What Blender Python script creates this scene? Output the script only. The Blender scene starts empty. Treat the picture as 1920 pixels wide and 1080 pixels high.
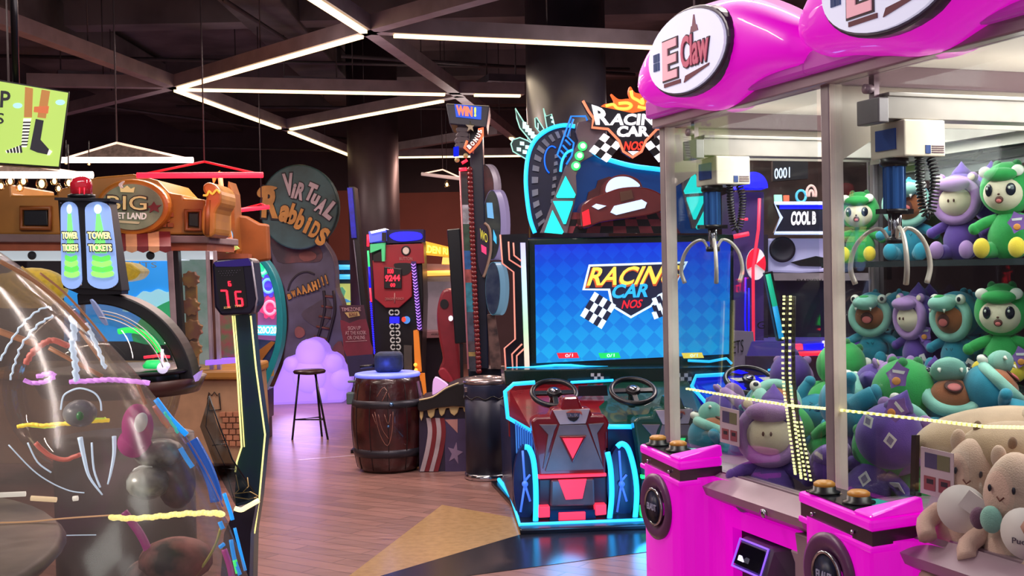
import bpy, bmesh, math, random
from mathutils import Vector, Matrix
random.seed(7)
SC = bpy.context.scene
COL = SC.collection
# ---------------------------------------------------------------- camera
F = 2200.0
PIT = math.atan((540 - 508) / F)
ROLL = -0.02
CP = Vector((0, 0, 1.65))
RM = Matrix.Rotation(math.pi / 2 - PIT, 3, 'X') @ Matrix.Rotation(ROLL, 3, 'Z')
cd = bpy.data.cameras.new('camera'); cam = bpy.data.objects.new('camera', cd); COL.objects.link(cam)
cam.matrix_world = Matrix.Translation(CP) @ RM.to_4x4()
cd.sensor_width = 36; cd.lens = F * 36 / 1920; cd.clip_start = 0.05; cd.clip_end = 200
SC.camera = cam
vs = SC.view_settings
vs.view_transform = 'Standard'; vs.look = 'None'; vs.gamma = 1; vs.use_curve_mapping = False
vs.exposure = 0.12
# ---------------------------------------------------------------- world
wd = bpy.data.worlds.new('world'); SC.world = wd; wd.use_nodes = True
wd.node_tree.nodes['Background'].inputs[0].default_value = (0.62, 0.52, 0.60, 1)
wd.node_tree.nodes['Background'].inputs[1].default_value = 0.55
# ---------------------------------------------------------------- lamps of the room
def area(name, loc, size, power, color=(1, 1, 1), rot=(0, 0, 0), sy=None):
    l = bpy.data.lights.new(name, 'AREA'); l.energy = power; l.color = color; l.size = size
    if sy: l.shape = 'RECTANGLE'; l.size_y = sy
    o = bpy.data.objects.new(name, l); COL.objects.link(o); o.location = loc; o.rotation_euler = rot
    return o
def point(name, loc, power, color, r=.05):
    l = bpy.data.lights.new(name, 'POINT'); l.energy = power; l.color = color; l.shadow_soft_size = r
    o = bpy.data.objects.new(name, l); COL.objects.link(o); o.location = loc
    return o
for x, y, p, c, rz in ((-1.6, 3.2, 40, (1, .90, .82), .5), (.6, 4.6, 34, (1, .86, .80), -.4), (-4.2, 6.5, 34, (1, .86, .74), .3), (-.6, 7.4, 48, (1, .80, .76), -.5), (-2.0, 10.2, 50, (1, .78, .74), .2),
                    (-4.2, 12.6, 55, (1, .72, .68), .6), (2.6, 9.6, 80, (1, .85, .82), .3), (.8, 13.0, 60, (1, .74, .70), -.3), (0.5, 16.4, 90, (1, .55, .45), 0)):
    area('ceiling_strip_light', (x, y, 3.50), 2.6, p * 1.7, c, (0, 0, rz), sy=.07)
# ---------------------------------------------------------------- pixel helpers (used to place things on real planes)
def ray(x, y): return RM @ Vector(((x - 960) / F, -(y - 540) / F, -1))
def gp(x, y, z=0.0):
    r = ray(x, y); return CP + r * ((z - CP.z) / r.z)
def at(x, y, Y):
    r = ray(x, y); return CP + r * (Y / r.y)
# ---------------------------------------------------------------- materials
def lin(h):
    h = h.lstrip('#'); o = []
    for i in (0, 2, 4):
        c = int(h[i:i + 2], 16) / 255
        o.append(c / 12.92 if c <= .04045 else ((c + .055) / 1.055) ** 2.4)
    return (*o, 1)
MC = {}
def mt(name, col='808080', rough=.45, metal=0., emit=0., ecol=None, noise=.12, scale=6., bump=0., bscale=60., coat=0., sheen=0., trans=0., alpha=1., col2=None):
    if name in MC: return MC[name]
    m = bpy.data.materials.new(name); MC[name] = m; m.use_nodes = True
    nt = m.node_tree; b = nt.nodes['Principled BSDF']; c = lin(col)
    tc = nt.nodes.new('ShaderNodeTexCoord')
    if noise > 0 and emit < 1:
        n = nt.nodes.new('ShaderNodeTexNoise'); n.inputs['Scale'].default_value = scale; n.inputs['Detail'].default_value = 4
        nt.links.new(tc.outputs['Object'], n.inputs['Vector'])
        r = nt.nodes.new('ShaderNodeMix'); r.data_type = 'RGBA'
        c2 = lin(col2) if col2 else tuple(max(0, x * (1 - 2.2 * noise)) for x in c[:3]) + (1,)
        r.inputs[6].default_value = c2; r.inputs[7].default_value = c
        k = nt.nodes.new('ShaderNodeMapRange'); k.inputs[1].default_value = .35; k.inputs[2].default_value = .62
        nt.links.new(n.outputs[0], k.inputs[0]); nt.links.new(k.outputs[0], r.inputs[0]); nt.links.new(r.outputs[2], b.inputs['Base Color'])
    else: b.inputs['Base Color'].default_value = c
    b.inputs['Roughness'].default_value = rough; b.inputs['Metallic'].default_value = metal
    b.inputs['Coat Weight'].default_value = coat; b.inputs['Sheen Weight'].default_value = sheen
    b.inputs['Transmission Weight'].default_value = trans; b.inputs['Alpha'].default_value = alpha
    if emit:
        b.inputs['Emission Color'].default_value = lin(ecol or col); b.inputs['Emission Strength'].default_value = emit
    if bump:
        n = nt.nodes.new('ShaderNodeTexNoise'); n.inputs['Scale'].default_value = bscale; nt.links.new(tc.outputs['Object'], n.inputs['Vector'])
        bp = nt.nodes.new('ShaderNodeBump'); bp.inputs['Strength'].default_value = bump; bp.inputs['Distance'].default_value = .01
        nt.links.new(n.outputs[0], bp.inputs['Height']); nt.links.new(bp.outputs[0], b.inputs['Normal'])
    return m
def glassm(name, tint='ffffff', refl=.10, haze=0.0, rough=.02, hcol='ffffff', hmin=0.):
    """thin clear acrylic or glass: mostly see-through, glossy by Fresnel"""
    m = bpy.data.materials.new(name); m.use_nodes = True; nt = m.node_tree; nt.nodes.clear()
    o = nt.nodes.new('ShaderNodeOutputMaterial'); t = nt.nodes.new('ShaderNodeBsdfTransparent'); t.inputs[0].default_value = lin(tint)
    g = nt.nodes.new('ShaderNodeBsdfGlossy'); g.inputs['Roughness'].default_value = rough
    lw = nt.nodes.new('ShaderNodeLayerWeight'); lw.inputs[0].default_value = .25
    mr = nt.nodes.new('ShaderNodeMapRange'); mr.inputs[3].default_value = refl * .35; mr.inputs[4].default_value = min(1, refl * 5)
    nt.links.new(lw.outputs['Fresnel'], mr.inputs[0])
    mx = nt.nodes.new('ShaderNodeMixShader'); nt.links.new(mr.outputs[0], mx.inputs[0]); nt.links.new(t.outputs[0], mx.inputs[1]); nt.links.new(g.outputs[0], mx.inputs[2])
    last = mx
    if haze:
        d = nt.nodes.new('ShaderNodeBsdfDiffuse'); d.inputs[0].default_value = lin(hcol)
        n = nt.nodes.new('ShaderNodeTexNoise'); n.inputs['Scale'].default_value = 3; n.inputs['Detail'].default_value = 6
        k = nt.nodes.new('ShaderNodeMapRange'); k.inputs[1].default_value = .4; k.inputs[2].default_value = .8; k.inputs[3].default_value = hmin; k.inputs[4].default_value = haze
        nt.links.new(n.outputs[0], k.inputs[0])
        m2 = nt.nodes.new('ShaderNodeMixShader'); nt.links.new(k.outputs[0], m2.inputs[0]); nt.links.new(mx.outputs[0], m2.inputs[1]); nt.links.new(d.outputs[0], m2.inputs[2]); last = m2
    nt.links.new(last.outputs[0], o.inputs[0])
    return m
# ---------------------------------------------------------------- mesh builder
class MB:
    def __init__(s): s.v = []; s.f = []; s.mi = []; s.cur = 0; s.sm = []
    def mat(s, i): s.cur = i; return s
    def add(s, vs_, fs, smooth=False):
        n = len(s.v); s.v += [tuple(v) for v in vs_]
        for f in fs: s.f.append([n + i for i in f]); s.mi.append(s.cur); s.sm.append(smooth)
        return s
    def box(s, a, b):
        x0, x1 = sorted((a[0], b[0])); y0, y1 = sorted((a[1], b[1])); z0, z1 = sorted((a[2], b[2]))
        return s.add([(x0,y0,z0),(x1,y0,z0),(x1,y1,z0),(x0,y1,z0),(x0,y0,z1),(x1,y0,z1),(x1,y1,z1),(x0,y1,z1)],
                     [(0,3,2,1),(4,5,6,7),(0,1,5,4),(1,2,6,5),(2,3,7,6),(3,0,4,7)])
    def bar(s, p, q, w, h, up=(0, 0, 1)):
        p = Vector(p); q = Vector(q); d = (q - p).normalized(); sd = d.cross(Vector(up))
        if sd.length < 1e-4: sd = d.cross(Vector((1, 0, 0)))
        sd.normalize(); u = sd.cross(d); a = sd * w / 2; b = u * h / 2
        vs_ = [p - a - b, p + a - b, p + a + b, p - a + b, q - a - b, q + a - b, q + a + b, q - a + b]
        return s.add(vs_, [(0,1,2,3),(7,6,5,4),(0,4,5,1),(1,5,6,2),(2,6,7,3),(3,7,4,0)])
    def prism(s, pts, v0, v1):
        """outline in local x,z extruded along local y"""
        A = sum(pts[i][0] * pts[(i + 1) % len(pts)][1] - pts[(i + 1) % len(pts)][0] * pts[i][1] for i in range(len(pts)))
        if A < 0: pts = pts[::-1]
        n = len(pts); y0, y1 = min(v0, v1), max(v0, v1)
        return s.add([(p[0], y0, p[1]) for p in pts] + [(p[0], y1, p[1]) for p in pts],
                     [tuple(range(n)), tuple(range(2 * n - 1, n - 1, -1))] + [(i, i + n, (i + 1) % n + n, (i + 1) % n) for i in range(n)])
    def hprism(s, pts, z0, z1):
        A = sum(pts[i][0] * pts[(i + 1) % len(pts)][1] - pts[(i + 1) % len(pts)][0] * pts[i][1] for i in range(len(pts)))
        if A < 0: pts = pts[::-1]
        n = len(pts)
        return s.add([(p[0], p[1], z0) for p in pts] + [(p[0], p[1], z1) for p in pts],
                     [tuple(range(n - 1, -1, -1)), tuple(range(n, 2 * n))] + [(i, (i + 1) % n, (i + 1) % n + n, i + n) for i in range(n)])
    def tube(s, pts, r, seg=8, closed=False, r2=None):
        pts = [Vector(p) for p in pts]; n = len(pts); rings = []; prev = None
        for i, p in enumerate(pts):
            if closed: d = pts[(i + 1) % n] - pts[i - 1]
            else: d = pts[min(i + 1, n - 1)] - pts[max(i - 1, 0)]
            d = d.normalized() if d.length > 1e-9 else Vector((0, 0, 1))
            if prev is None:
                a = d.cross(Vector((0, 0, 1)));
                if a.length < .05: a = d.cross(Vector((1, 0, 0)))
            else: a = prev - d * prev.dot(d)
            a.normalize(); prev = a; b = d.cross(a)
            rr = r if r2 is None else r + (r2 - r) * i / (n - 1)
            rings.append([p + (a * math.cos(t * 2 * math.pi / seg) + b * math.sin(t * 2 * math.pi / seg)) * rr for t in range(seg)])
        vs_ = [v for R_ in rings for v in R_]; fs = []
        m = n if closed else n - 1
        for i in range(m):
            for t in range(seg):
                a0 = i * seg + t; a1 = i * seg + (t + 1) % seg; j = (i + 1) % n
                fs.append((a0, a1, j * seg + (t + 1) % seg, j * seg + t))
        if not closed: fs += [tuple(range(seg - 1, -1, -1)), tuple((n - 1) * seg + t for t in range(seg))]
        return s.add(vs_, fs, True)
    def lathe(s, prof, c=(0, 0, 0), seg=32, axis='z', sx=1, sy=1, a0=0, a1=2 * math.pi):
        """prof: list of (radius, height)"""
        full = abs(a1 - a0 - 2 * math.pi) < 1e-6; ns = seg if full else seg + 1; vs_ = []
        for r, h in prof:
            for t in range(ns):
                a = a0 + (a1 - a0) * t / seg; x = r * math.cos(a) * sx; y = r * math.sin(a) * sy
                p = (x, y, h) if axis == 'z' else ((x, -h, y) if axis == 'y' else (h, x, y))
                vs_.append((p[0] + c[0], p[1] + c[1], p[2] + c[2]))
        fs = []; 
        for i in range(len(prof) - 1):
            for t in range(seg if full else seg):
                u = (t + 1) % ns if full else t + 1
                fs.append((i * ns + t, i * ns + u, (i + 1) * ns + u, (i + 1) * ns + t))
        if full:
            if prof[0][0] > 1e-6: fs.append(tuple(range(ns - 1, -1, -1)))
            if prof[-1][0] > 1e-6: fs.append(tuple((len(prof) - 1) * ns + t for t in range(ns)))
        return s.add(vs_, fs, True)
    def ball(s, c, r, seg=20, rings=12, M=None, fn=None):
        rx, ry, rz = r if hasattr(r, '__len__') else (r, r, r); vs_ = []
        for i in range(rings + 1):
            ph = math.pi * i / rings
            for t in range(seg):
                th = 2 * math.pi * t / seg
                p = Vector((math.sin(ph) * math.cos(th), math.sin(ph) * math.sin(th), math.cos(ph)))
                if fn: p = fn(p)
                p = Vector((p[0] * rx, p[1] * ry, p[2] * rz))
                if M: p = M @ p
                vs_.append(p + Vector(c))
        fs = []
        for i in range(rings):
            for t in range(seg):
                a = i * seg + t; b = i * seg + (t + 1) % seg
                if i == 0: fs.append((a, a + seg, b + seg))
                elif i == rings - 1: fs.append((a, a + seg, b))
                else: fs.append((a, a + seg, b + seg, b))
        return s.add(vs_, fs, True)
    def xf(s, M, start=0):
        for i in range(start, len(s.v)): s.v[i] = tuple(M @ Vector(s.v[i]))
        return s
    def mesh(s, name):
        me = bpy.data.meshes.new(name); me.from_pydata(s.v, [], s.f)
        for p, i, k in zip(me.polygons, s.mi, s.sm): p.material_index = i; p.use_smooth = k
        return me
def build(name, mb, mats, parent=None, bevel=0, seg=2, label=None, stuff=False, weld=False):
    me = mb.mesh(name) if isinstance(mb, MB) else mb
    for m in (mats if isinstance(mats, (list, tuple)) else [mats]): me.materials.append(m)
    bm = bmesh.new(); bm.from_mesh(me)
    if weld: bmesh.ops.remove_doubles(bm, verts=bm.verts, dist=1e-5)
    bmesh.ops.recalc_face_normals(bm, faces=bm.faces); bm.to_mesh(me); bm.free()
    o = bpy.data.objects.new(name, me); COL.objects.link(o)
    if parent is not None: o.parent = parent
    if bevel:
        b = o.modifiers.new('bevel', 'BEVEL'); b.width = bevel; b.segments = seg; b.limit_method = 'ANGLE'; b.angle_limit = .6
    if label: o['label'] = label
    if stuff: o['kind'] = 'stuff'
    return o
class Fr:
    """a thing's own frame: x to its right, y away from its front, z up"""
    def __init__(s, name, loc, yaw=0., label=None, cat=None, group=None, empty=True):
        s.M = Matrix.Translation(Vector(loc)) @ Matrix.Rotation(yaw, 4, 'Z'); s.I = s.M.inverted(); s.root = None
        if empty:
            o = bpy.data.objects.new(name, None); COL.objects.link(o); o.matrix_world = s.M; s.root = o; o.empty_display_size = .1
            o['label'] = label or name; o['category'] = cat or name
            if group: o['group'] = group
    def P(s, x, y, v=0.):
        r = s.I.to_3x3() @ ray(x, y); c = s.I @ CP; t = (v - c.y) / r.y; p = c + r * t
        return (p.x, v, p.z)
    def Z(s, x, y, z=0.):
        r = s.I.to_3x3() @ ray(x, y); c = s.I @ CP; p = c + r * ((z - c.z) / r.z); return (p.x, p.y, z)
    def xz(s, x, y, v=0.):
        p = s.P(x, y, v); return (p[0], p[2])
    def O(s, pts, v=0.): return [s.xz(x, y, v) for x, y in pts]
    def part(s, name, mb, mats, parent=None, **k): return build(name, mb, mats, parent or s.root, **k)
    def slab(s, name, pts, v0, v1, mats, parent=None, **k):
        return s.part(name, MB().prism(s.O(pts, v0), v0, v1), mats, parent, **k)
    def tub(s, name, pts, v, r, mats, parent=None, closed=False, **k):
        return s.part(name, MB().tube([s.P(x, y, v) for x, y in pts], r, closed=closed), mats, parent, **k)
    def text(s, st, quad, v, mats, parent=None, th=.004, bold=0., name='lettering', px=True, label=None):
        """quad TL,TR,BR,BL in pixels (px) or local (x,z)"""
        q = [s.xz(x, y, v) for x, y in quad] if px else quad
        return lettering(st, q, v, mats, parent or s.root, th, bold, name, label)
def lettering(st, q, v, mats, parent, th=.004, bold=0., name='lettering', label=None, curve=0.):
    cu = bpy.data.curves.new('t', 'FONT'); cu.body = st; cu.size = 1; cu.extrude = .05; cu.offset = bold; cu.resolution_u = 3
    to = bpy.data.objects.new('t', cu); me = bpy.data.meshes.new_from_object(to); bpy.data.objects.remove(to); bpy.data.curves.remove(cu)
    xs = [p.co.x for p in me.vertices]; ys = [p.co.y for p in me.vertices]
    x0, x1, y0, y1 = min(xs), max(xs), min(ys), max(ys)
    for p in me.vertices:
        a = (p.co.x - x0) / (x1 - x0); b = (p.co.y - y0) / (y1 - y0)
        if curve: b = b + curve * (1 - (2 * a - 1) ** 2)
        tx = q[0][0] * (1 - a) + q[1][0] * a; tz = q[0][1] * (1 - a) + q[1][1] * a
        bx = q[3][0] * (1 - a) + q[2][0] * a; bz = q[3][1] * (1 - a) + q[2][1] * a
        p.co = (bx * (1 - b) + tx * b, v + (-th if p.co.z > 0 else 0), bz * (1 - b) + tz * b)
    me.name = name
    return build(name, me, mats, parent, label=label)
def single(name, mb, mats, label, cat, group=None, **k):
    o = build(name, mb, mats, None, **k); o['label'] = label; o['category'] = cat
    if group: o['group'] = group
    return o
def struct(name, mb, mats, parent=None, **k):
    o = build(name, mb, mats, parent, **k); o['kind'] = 'structure'; return o
def copy_tree(o, parent=None):
    c = o.copy(); COL.objects.link(c); c.parent = parent
    for ch in [x for x in o.children]: copy_tree(ch, c)
    return c
def arc(cx, cy, rx, ry, a0, a1, n=16):
    return [(cx + rx * math.cos(math.radians(a0 + (a1 - a0) * i / n)), cy - ry * math.sin(math.radians(a0 + (a1 - a0) * i / n))) for i in range(n + 1)]
def smooth(pts, n=6, closed=False):
    """Catmull-Rom through the points"""
    out = []; m = len(pts)
    for i in range(m if closed else m - 1):
        p0 = pts[(i - 1) % m] if closed or i > 0 else pts[0]; p1 = pts[i]; p2 = pts[(i + 1) % m]; p3 = pts[(i + 2) % m] if closed or i + 2 < m else pts[-1]
        for k in range(n):
            t = k / n
            out.append(tuple(.5 * ((2 * b) + (-a + c) * t + (2 * a - 5 * b + 4 * c - d) * t * t + (-a + 3 * b - 3 * c + d) * t ** 3) for a, b, c, d in zip(p0, p1, p2, p3)))
    if not closed: out.append(tuple(pts[-1]))
    return out
# common materials
BLK = mt('black_plastic', '16151a', .35); BLKM = mt('black_metal', '1b1a20', .3, .6)
CHROME = mt('chrome', 'c8c8d0', .15, 1., noise=0); GREY = mt('grey_plastic', '6b6874', .4); WHT = mt('white_plastic', 'e6e2e4', .35)
ALU = mt('mauve_grey_aluminium', 'a79aa0', .35, .3); CREAM = mt('cream_enamel', 'e9dfcb', .4)
def neon(name, col, s=4.): return mt(name, col, .5, emit=s, noise=0)
CYAN = neon('cyan_led', '22a8ee', 1.7); WARM = neon('warm_led', 'ffd9a0', 3.0); REDL = neon('red_led', 'ff1c30', 3.0); YEL = neon('yellow_led', 'f6f07a', 1.6)
BLUEL = neon('blue_led', '1010f0', 1.6); GRNL = neon('green_led', '35e070', 1.3); PINKL = neon('pink_red_led', 'ff3350', 1.1); WHL = neon('white_led', 'f4f4ff', 1.2); PURL = neon('purple_led', '7a50ff', 1.5)
# ================================================================ SETTING
def floor_mat():
    m = bpy.data.materials.new('herringbone_floor'); m.use_nodes = True; nt = m.node_tree; b = nt.nodes['Principled BSDF']
    tc = nt.nodes.new('ShaderNodeTexCoord'); mp = nt.nodes.new('ShaderNodeMapping'); mp.inputs['Rotation'].default_value = (0, 0, .6)
    nt.links.new(tc.outputs['Object'], mp.inputs[0])
    br = nt.nodes.new('ShaderNodeTexBrick'); br.inputs['Scale'].default_value = 1.3; br.inputs['Brick Width'].default_value = 1.1; br.inputs['Row Height'].default_value = .16
    br.inputs['Color1'].default_value = lin('ac8078'); br.inputs['Color2'].default_value = lin('94706a'); br.inputs['Mortar'].default_value = lin('745650'); br.inputs['Mortar Size'].default_value = .006
    nt.links.new(mp.outputs[0], br.inputs[0])
    n = nt.nodes.new('ShaderNodeTexNoise'); n.inputs['Scale'].default_value = 3; n.inputs['Detail'].default_value = 8
    mp2 = nt.nodes.new('ShaderNodeMapping'); mp2.inputs['Scale'].default_value = (1, 9, 1); mp2.inputs['Rotation'].default_value = (0, 0, .6)
    nt.links.new(tc.outputs['Object'], mp2.inputs[0]); nt.links.new(mp2.outputs[0], n.inputs[0])
    mx = nt.nodes.new('ShaderNodeMix'); mx.data_type = 'RGBA'; mx.blend_type = 'MULTIPLY'; mx.inputs[0].default_value = .55
    nt.links.new(br.outputs[0], mx.inputs[6]); nt.links.new(n.outputs[1], mx.inputs[7]); nt.links.new(mx.outputs[2], b.inputs['Base Color'])
    b.inputs['Base Color'].default_value = lin('8c6052')
    mr = nt.nodes.new('ShaderNodeMapRange'); mr.inputs[3].default_value = .22; mr.inputs[4].default_value = .40
    nt.links.new(n.outputs[0], mr.inputs[0]); nt.links.new(mr.outputs[0], b.inputs['Roughness'])
    # greyscale the noise colour
    nt.links.new(n.outputs[0], mx.inputs[7])
    return m
FLOORM = floor_mat()
struct('floor', MB().add([(-14, -3, 0), (14, -3, 0), (14, 24, 0), (-14, 24, 0)], [(0, 1, 2, 3)]), FLOORM)
def inlay(name, pts, col, z):
    p = [gp(x, y) for x, y in pts]; struct(name, MB().hprism([(q.x, q.y) for q in p], 0.0, z), mt(name + '_vinyl', col, .22, noise=.08, scale=20))
inlay('trim_1', [(829, 947), (1040, 985), (1040, 988), (985, 1000), (715, 1080), (560, 1128), (655, 1080)], 'b08e62', .002)
inlay('trim_2', [(985, 1000), (1400, 930), (1500, 1000), (1215, 1035), (880, 1080), (640, 1112), (560, 1128), (715, 1080)], '1c1b22', .0025)
inlay('trim_3', [(560, 862), (690, 851), (800, 842), (800, 843.6), (690, 852.6), (560, 863.4)], 'b8a0a8', .0015)
CEILM = mt('black_painted_ceiling', '6e6468', .9, noise=.25, scale=1.2)
CEILZ = 4.7
struct('ceiling', MB().box((-14, 1.0, CEILZ), (14, 24, CEILZ + .1)), CEILM)
DARKW = mt('dark_wall_paint', '56464e', .8, noise=.15, scale=1)
BROWNW = mt('brick_red_wall_paint', '7a4238', .8, noise=.1, scale=1)
struct('wall_back', MB().box((-14, 21.0, 0), (14, 21.2, CEILZ)), DARKW)
struct('wall_left', MB().box((-9.2, -3, 0), (-9.0, 21, CEILZ)), DARKW)
struct('wall_right', MB().box((9.0, -3, 0), (9.2, 21, CEILZ)), DARKW)
def wpanel(name, x0, y0, x1, y1, Y, m, z0=True):
    a = at(x0, y0, Y); b = at(x1, y1, Y); struct(name, MB().box((a.x, Y, 0 if z0 else b.z), (b.x, Y + .12, a.z)), m)
wpanel('trim_4', 748, 362, 868, 640, 19.5, BROWNW)
wpanel('trim_5', 614, 358, 662, 640, 19.0, BROWNW)
wpanel('trim_6', 330, 330, 500, 640, 20.0, mt('maroon_wall_paint', '3a1a22', .8))
# columns
struct('trim_7', MB().lathe([(.335, 0), (.335, CEILZ)], (at(704, 500, 15.5).x, 15.5, 0), 40), mt('dark_column_paint', '3a2a30', .42, noise=.1))
struct('trim_8', MB().lathe([(.36, 0), (.36, CEILZ)], (at(1064, 300, 10.6).x, 10.6, 0), 40), mt('charcoal_column_paint', '2e2a34', .35, noise=.1))
# ceiling ducts, beams and rods
DUCT = mt('dark_duct_metal', '6a6262', .7, .1, noise=.25, scale=1.5)
for k, (x, w, z, h) in enumerate([(-5.2, 1.0, 4.2, .4), (-2.5, .6, 4.32, .34), (2.6, 1.1, 4.2, .4)]):
    single('air_duct', MB().box((x - w / 2, 2, z), (x + w / 2, 20.8, z + h)), DUCT, ['dark painted square duct along the ceiling at the left', 'dark narrow duct above the crossing light beams', 'dark wide duct above the racing game'][k], 'duct', 'ceiling ducts', bevel=.02)
for k, y in enumerate([6.5, 9.5, 12.5, 16.2, 19.0]):
    struct('trim_%d' % (20 + k), MB().box((-9, y, 4.35), (9, y + .35, CEILZ)), CEILM)
PIPE = mt('grey_conduit', '4a4246', .6, .3)
for k, (a, b, z) in enumerate([((0, 105), (1180, 130), 4.1), ((330, 200), (1170, 205), 3.9), ((120, 190), (830, 285), 3.95), ((420, 0), (560, 90), 4.2), ((640, 105), (1190, 140), 4.0), ((300, 275), (640, 283), 3.6)]):
    p = gp(*a, z); q = gp(*b, z)
    single('conduit', MB().tube([p, q], .022, 6), PIPE, 'thin grey conduit crossing under the dark ceiling, %s' % ['highest on the left', 'behind the long lit beam', 'sloping down to the right behind the beams', 'in the upper left corner', 'right of the main beam crossing', 'low over the far games'][k], 'pipe', 'ceiling conduits')
# vents
VENT = mt('vent_frame_metal', '56505a', .5, .3)
def vent(x0, y0, x1, y1, z, lab):
    a = gp(x0, y0, z); b = gp(x1, y1, z); f = Fr('ceiling_vent', ((a.x + b.x) / 2, (a.y + b.y) / 2, z), math.atan2(b.y - a.y, b.x - a.x), lab, 'vent', 'ceiling vents')
    w = math.hypot(b.x - a.x, b.y - a.y) / 2; f.part('frame', MB().box((-w, -.25, 0), (w, -.17, .08)).box((-w, .17, 0), (w, .25, .08)).box((-w, -.17, 0), (-w + .06, .17, .08)).box((w - .06, -.17, 0), (w, .17, .08)), VENT)
    sl = MB()
    for i in range(int(w * 2 / .12)): sl.box((-w + .08 + i * .12, -.17, .03), (-w + .11 + i * .12, .17, .06))
    f.part('slats', sl, VENT)
    f.part('hanger', MB().tube([(-w + .05, 0, .08), (-w + .05, 0, CEILZ - z)], .008, 6).tube([(w - .05, 0, .08), (w - .05, 0, CEILZ - z)], .008, 6), PIPE)
vent(105, 152, 225, 158, 3.75, 'long grey slotted air vent left of the beam crossing')
vent(525, 162, 640, 166, 3.75, 'long dark air vent above the horizontal lit beam')
vent(905, 158, 975, 160, 3.75, 'short grey air vent above the tower game')
# lattice beams with LED undersides
BEAM = mt('mauve_grey_beam_paint', '94868c', .5, .1, noise=.1)
LZ = 3.55
LATT = [  # (start px, end px, led spans (t0,t1), label)
    ((-60, 28), (325, 166), [], 'unlit grey ceiling beam running to the upper left'),
    ((330, 165), (690, 62), [(.02, .97)], 'lit ceiling beam rising from the left crossing to the upper crossing'),
    ((560, -22), (690, 62), [(.0, .93)], 'lit ceiling beam entering from the top edge'),
    ((690, 62), (960, -12), [], 'unlit grey ceiling beam leaving to the top edge right of centre'),
    ((690, 62), (1330, 92), [(.07, 1)], 'long lit ceiling beam running right to the pink claw machine'),
    ((690, 62), (862, 182), [], 'unlit grey ceiling beam joining upper crossing and tower game'),
    ((60, 162), (325, 166), [], 'unlit grey level beam left of the left crossing'),
    ((325, 166), (975, 178), [(.02, .77), (.86, 1)], 'long level lit beam from the left crossing to the tower'),
    ((325, 166), (535, 243), [(.02, .93)], 'lit ceiling beam descending from the left crossing'),
    ((535, 243), (860, 182), [(.04, .92)], 'lit ceiling beam rising from the lower crossing to the tower'),
    ((535, 243), (668, 295), [(.05, .95)], 'short lit ceiling beam below the lower crossing'),
    ((110, 218), (325, 166), [], 'unlit grey beam rising from behind the screen'),
    ((668, 295), (985, 291), [(.06, 1)], 'far level lit beam behind the tower game'),
    ((668, 295), (935, 252), [], 'unlit grey far beam behind the tower game'),
    ((860, 182), (990, 282), [(.68, .95)], 'far beam with a short lit end beside the racing arch'),
    ((1050, 322), (1250, 322), [(.5, 1)], 'far level beam with lit end behind the racing car topper'),
]
for a, b, leds, lab in LATT:
    p = gp(a[0], a[1], LZ); q = gp(b[0], b[1], LZ); d = (q - p); L = d.length; far = max(p.y, q.y)
    if far > 30: sc = 1
    f = Fr('ceiling_beam', p, math.atan2(d.y, d.x), lab, 'light beam', 'ceiling light lattice')
    f.part('profile', MB().bar((-.04, 0, .06), (L + .04, 0, .06), .12, .12), BEAM)
    for t0, t1 in leds:
        f.part('led_diffuser', MB().bar((L * t0, 0, -.012), (L * t1, 0, -.012), .055, .024), WARM)
    f.part('suspension_rod', MB().tube([(L * .5, 0, .12), (L * .5, 0, CEILZ - LZ)], .006, 6), PIPE)
area('lattice_strip_light', (-1.5, 10.5, 3.5), 3.0, 45, (1, .8, .55), sy=1.0)
for x, y in ((-3.1, 12.2), (-1.4, 9.4), (.9, 9.3), (-.5, 13.4), (-1.6, 16.2), (-2.6, 6.5)): point('lattice_glow', (x, y, 3.2), 10, (1, .86, .80), .25)  # added fill points that lift the beams and ceiling
# round lattice rod near the pink machine
q = gp(1302, 20, 3.9); single('hanging_rod', MB().tube([(q.x, q.y, 3.55), (q.x, q.y, CEILZ)], .012, 8), ALU, 'thin grey vertical rod above the pink claw sign', 'rod')
# TV with sock advert
tv = Fr('hanging_screen', at(40, 235, 6.5), math.radians(22), 'flat screen showing striped socks on lime green, hung top left', 'screen')
tvo = [(-70, 141), (128, 174), (110, 312), (-70, 300)]
tv.slab('casing', [(-74, 137), (131, 172), (113, 316), (-74, 304)], .012, .09, BLK, bevel=.005)
TVG = mt('lime_screen', 'a8c860', emit=.95, noise=0, ecol='a6c65e')
sc_ = tv.slab('display', tvo, 0, .015, TVG)
SK = [mt('sock_brown', 'b07840', emit=.8, noise=0), mt('sock_black', '23222c', emit=.6, noise=0), mt('sock_white', 'f0efe0', emit=.85, noise=0), mt('sock_cloud', 'a8d8f0', emit=.9, noise=0), mt('sock_orange', 'c86a40', emit=.8, noise=0)]
mb = MB()
def qd(mb, fr, pts, v, i, t=.002): mb.mat(i); mb.prism(fr.O(pts, v), v - t, v + .001)
qd(mb, tv, [(47, 163), (62, 166), (60, 220), (45, 220)], -.001, 0); qd(mb, tv, [(78, 168), (94, 171), (86, 222), (70, 220)], -.001, 0)
qd(mb, tv, [(64, 200), (92, 199), (90, 213), (63, 210)], -.003, 4)
for i in range(9):
    y = 222 + i * 6
    qd(mb, tv, [(44 - i * .4, y), (59 - i * .8, y), (58 - i * .9, y + 3), (43.5 - i * .5, y + 3)], -.001, 1 if i else 2)
    qd(mb, tv, [(44 - i * .4, y + 3), (58 - i * .9, y + 3), (57.5 - i, y + 6), (43 - i * .5, y + 6)], -.001, 2)
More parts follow.
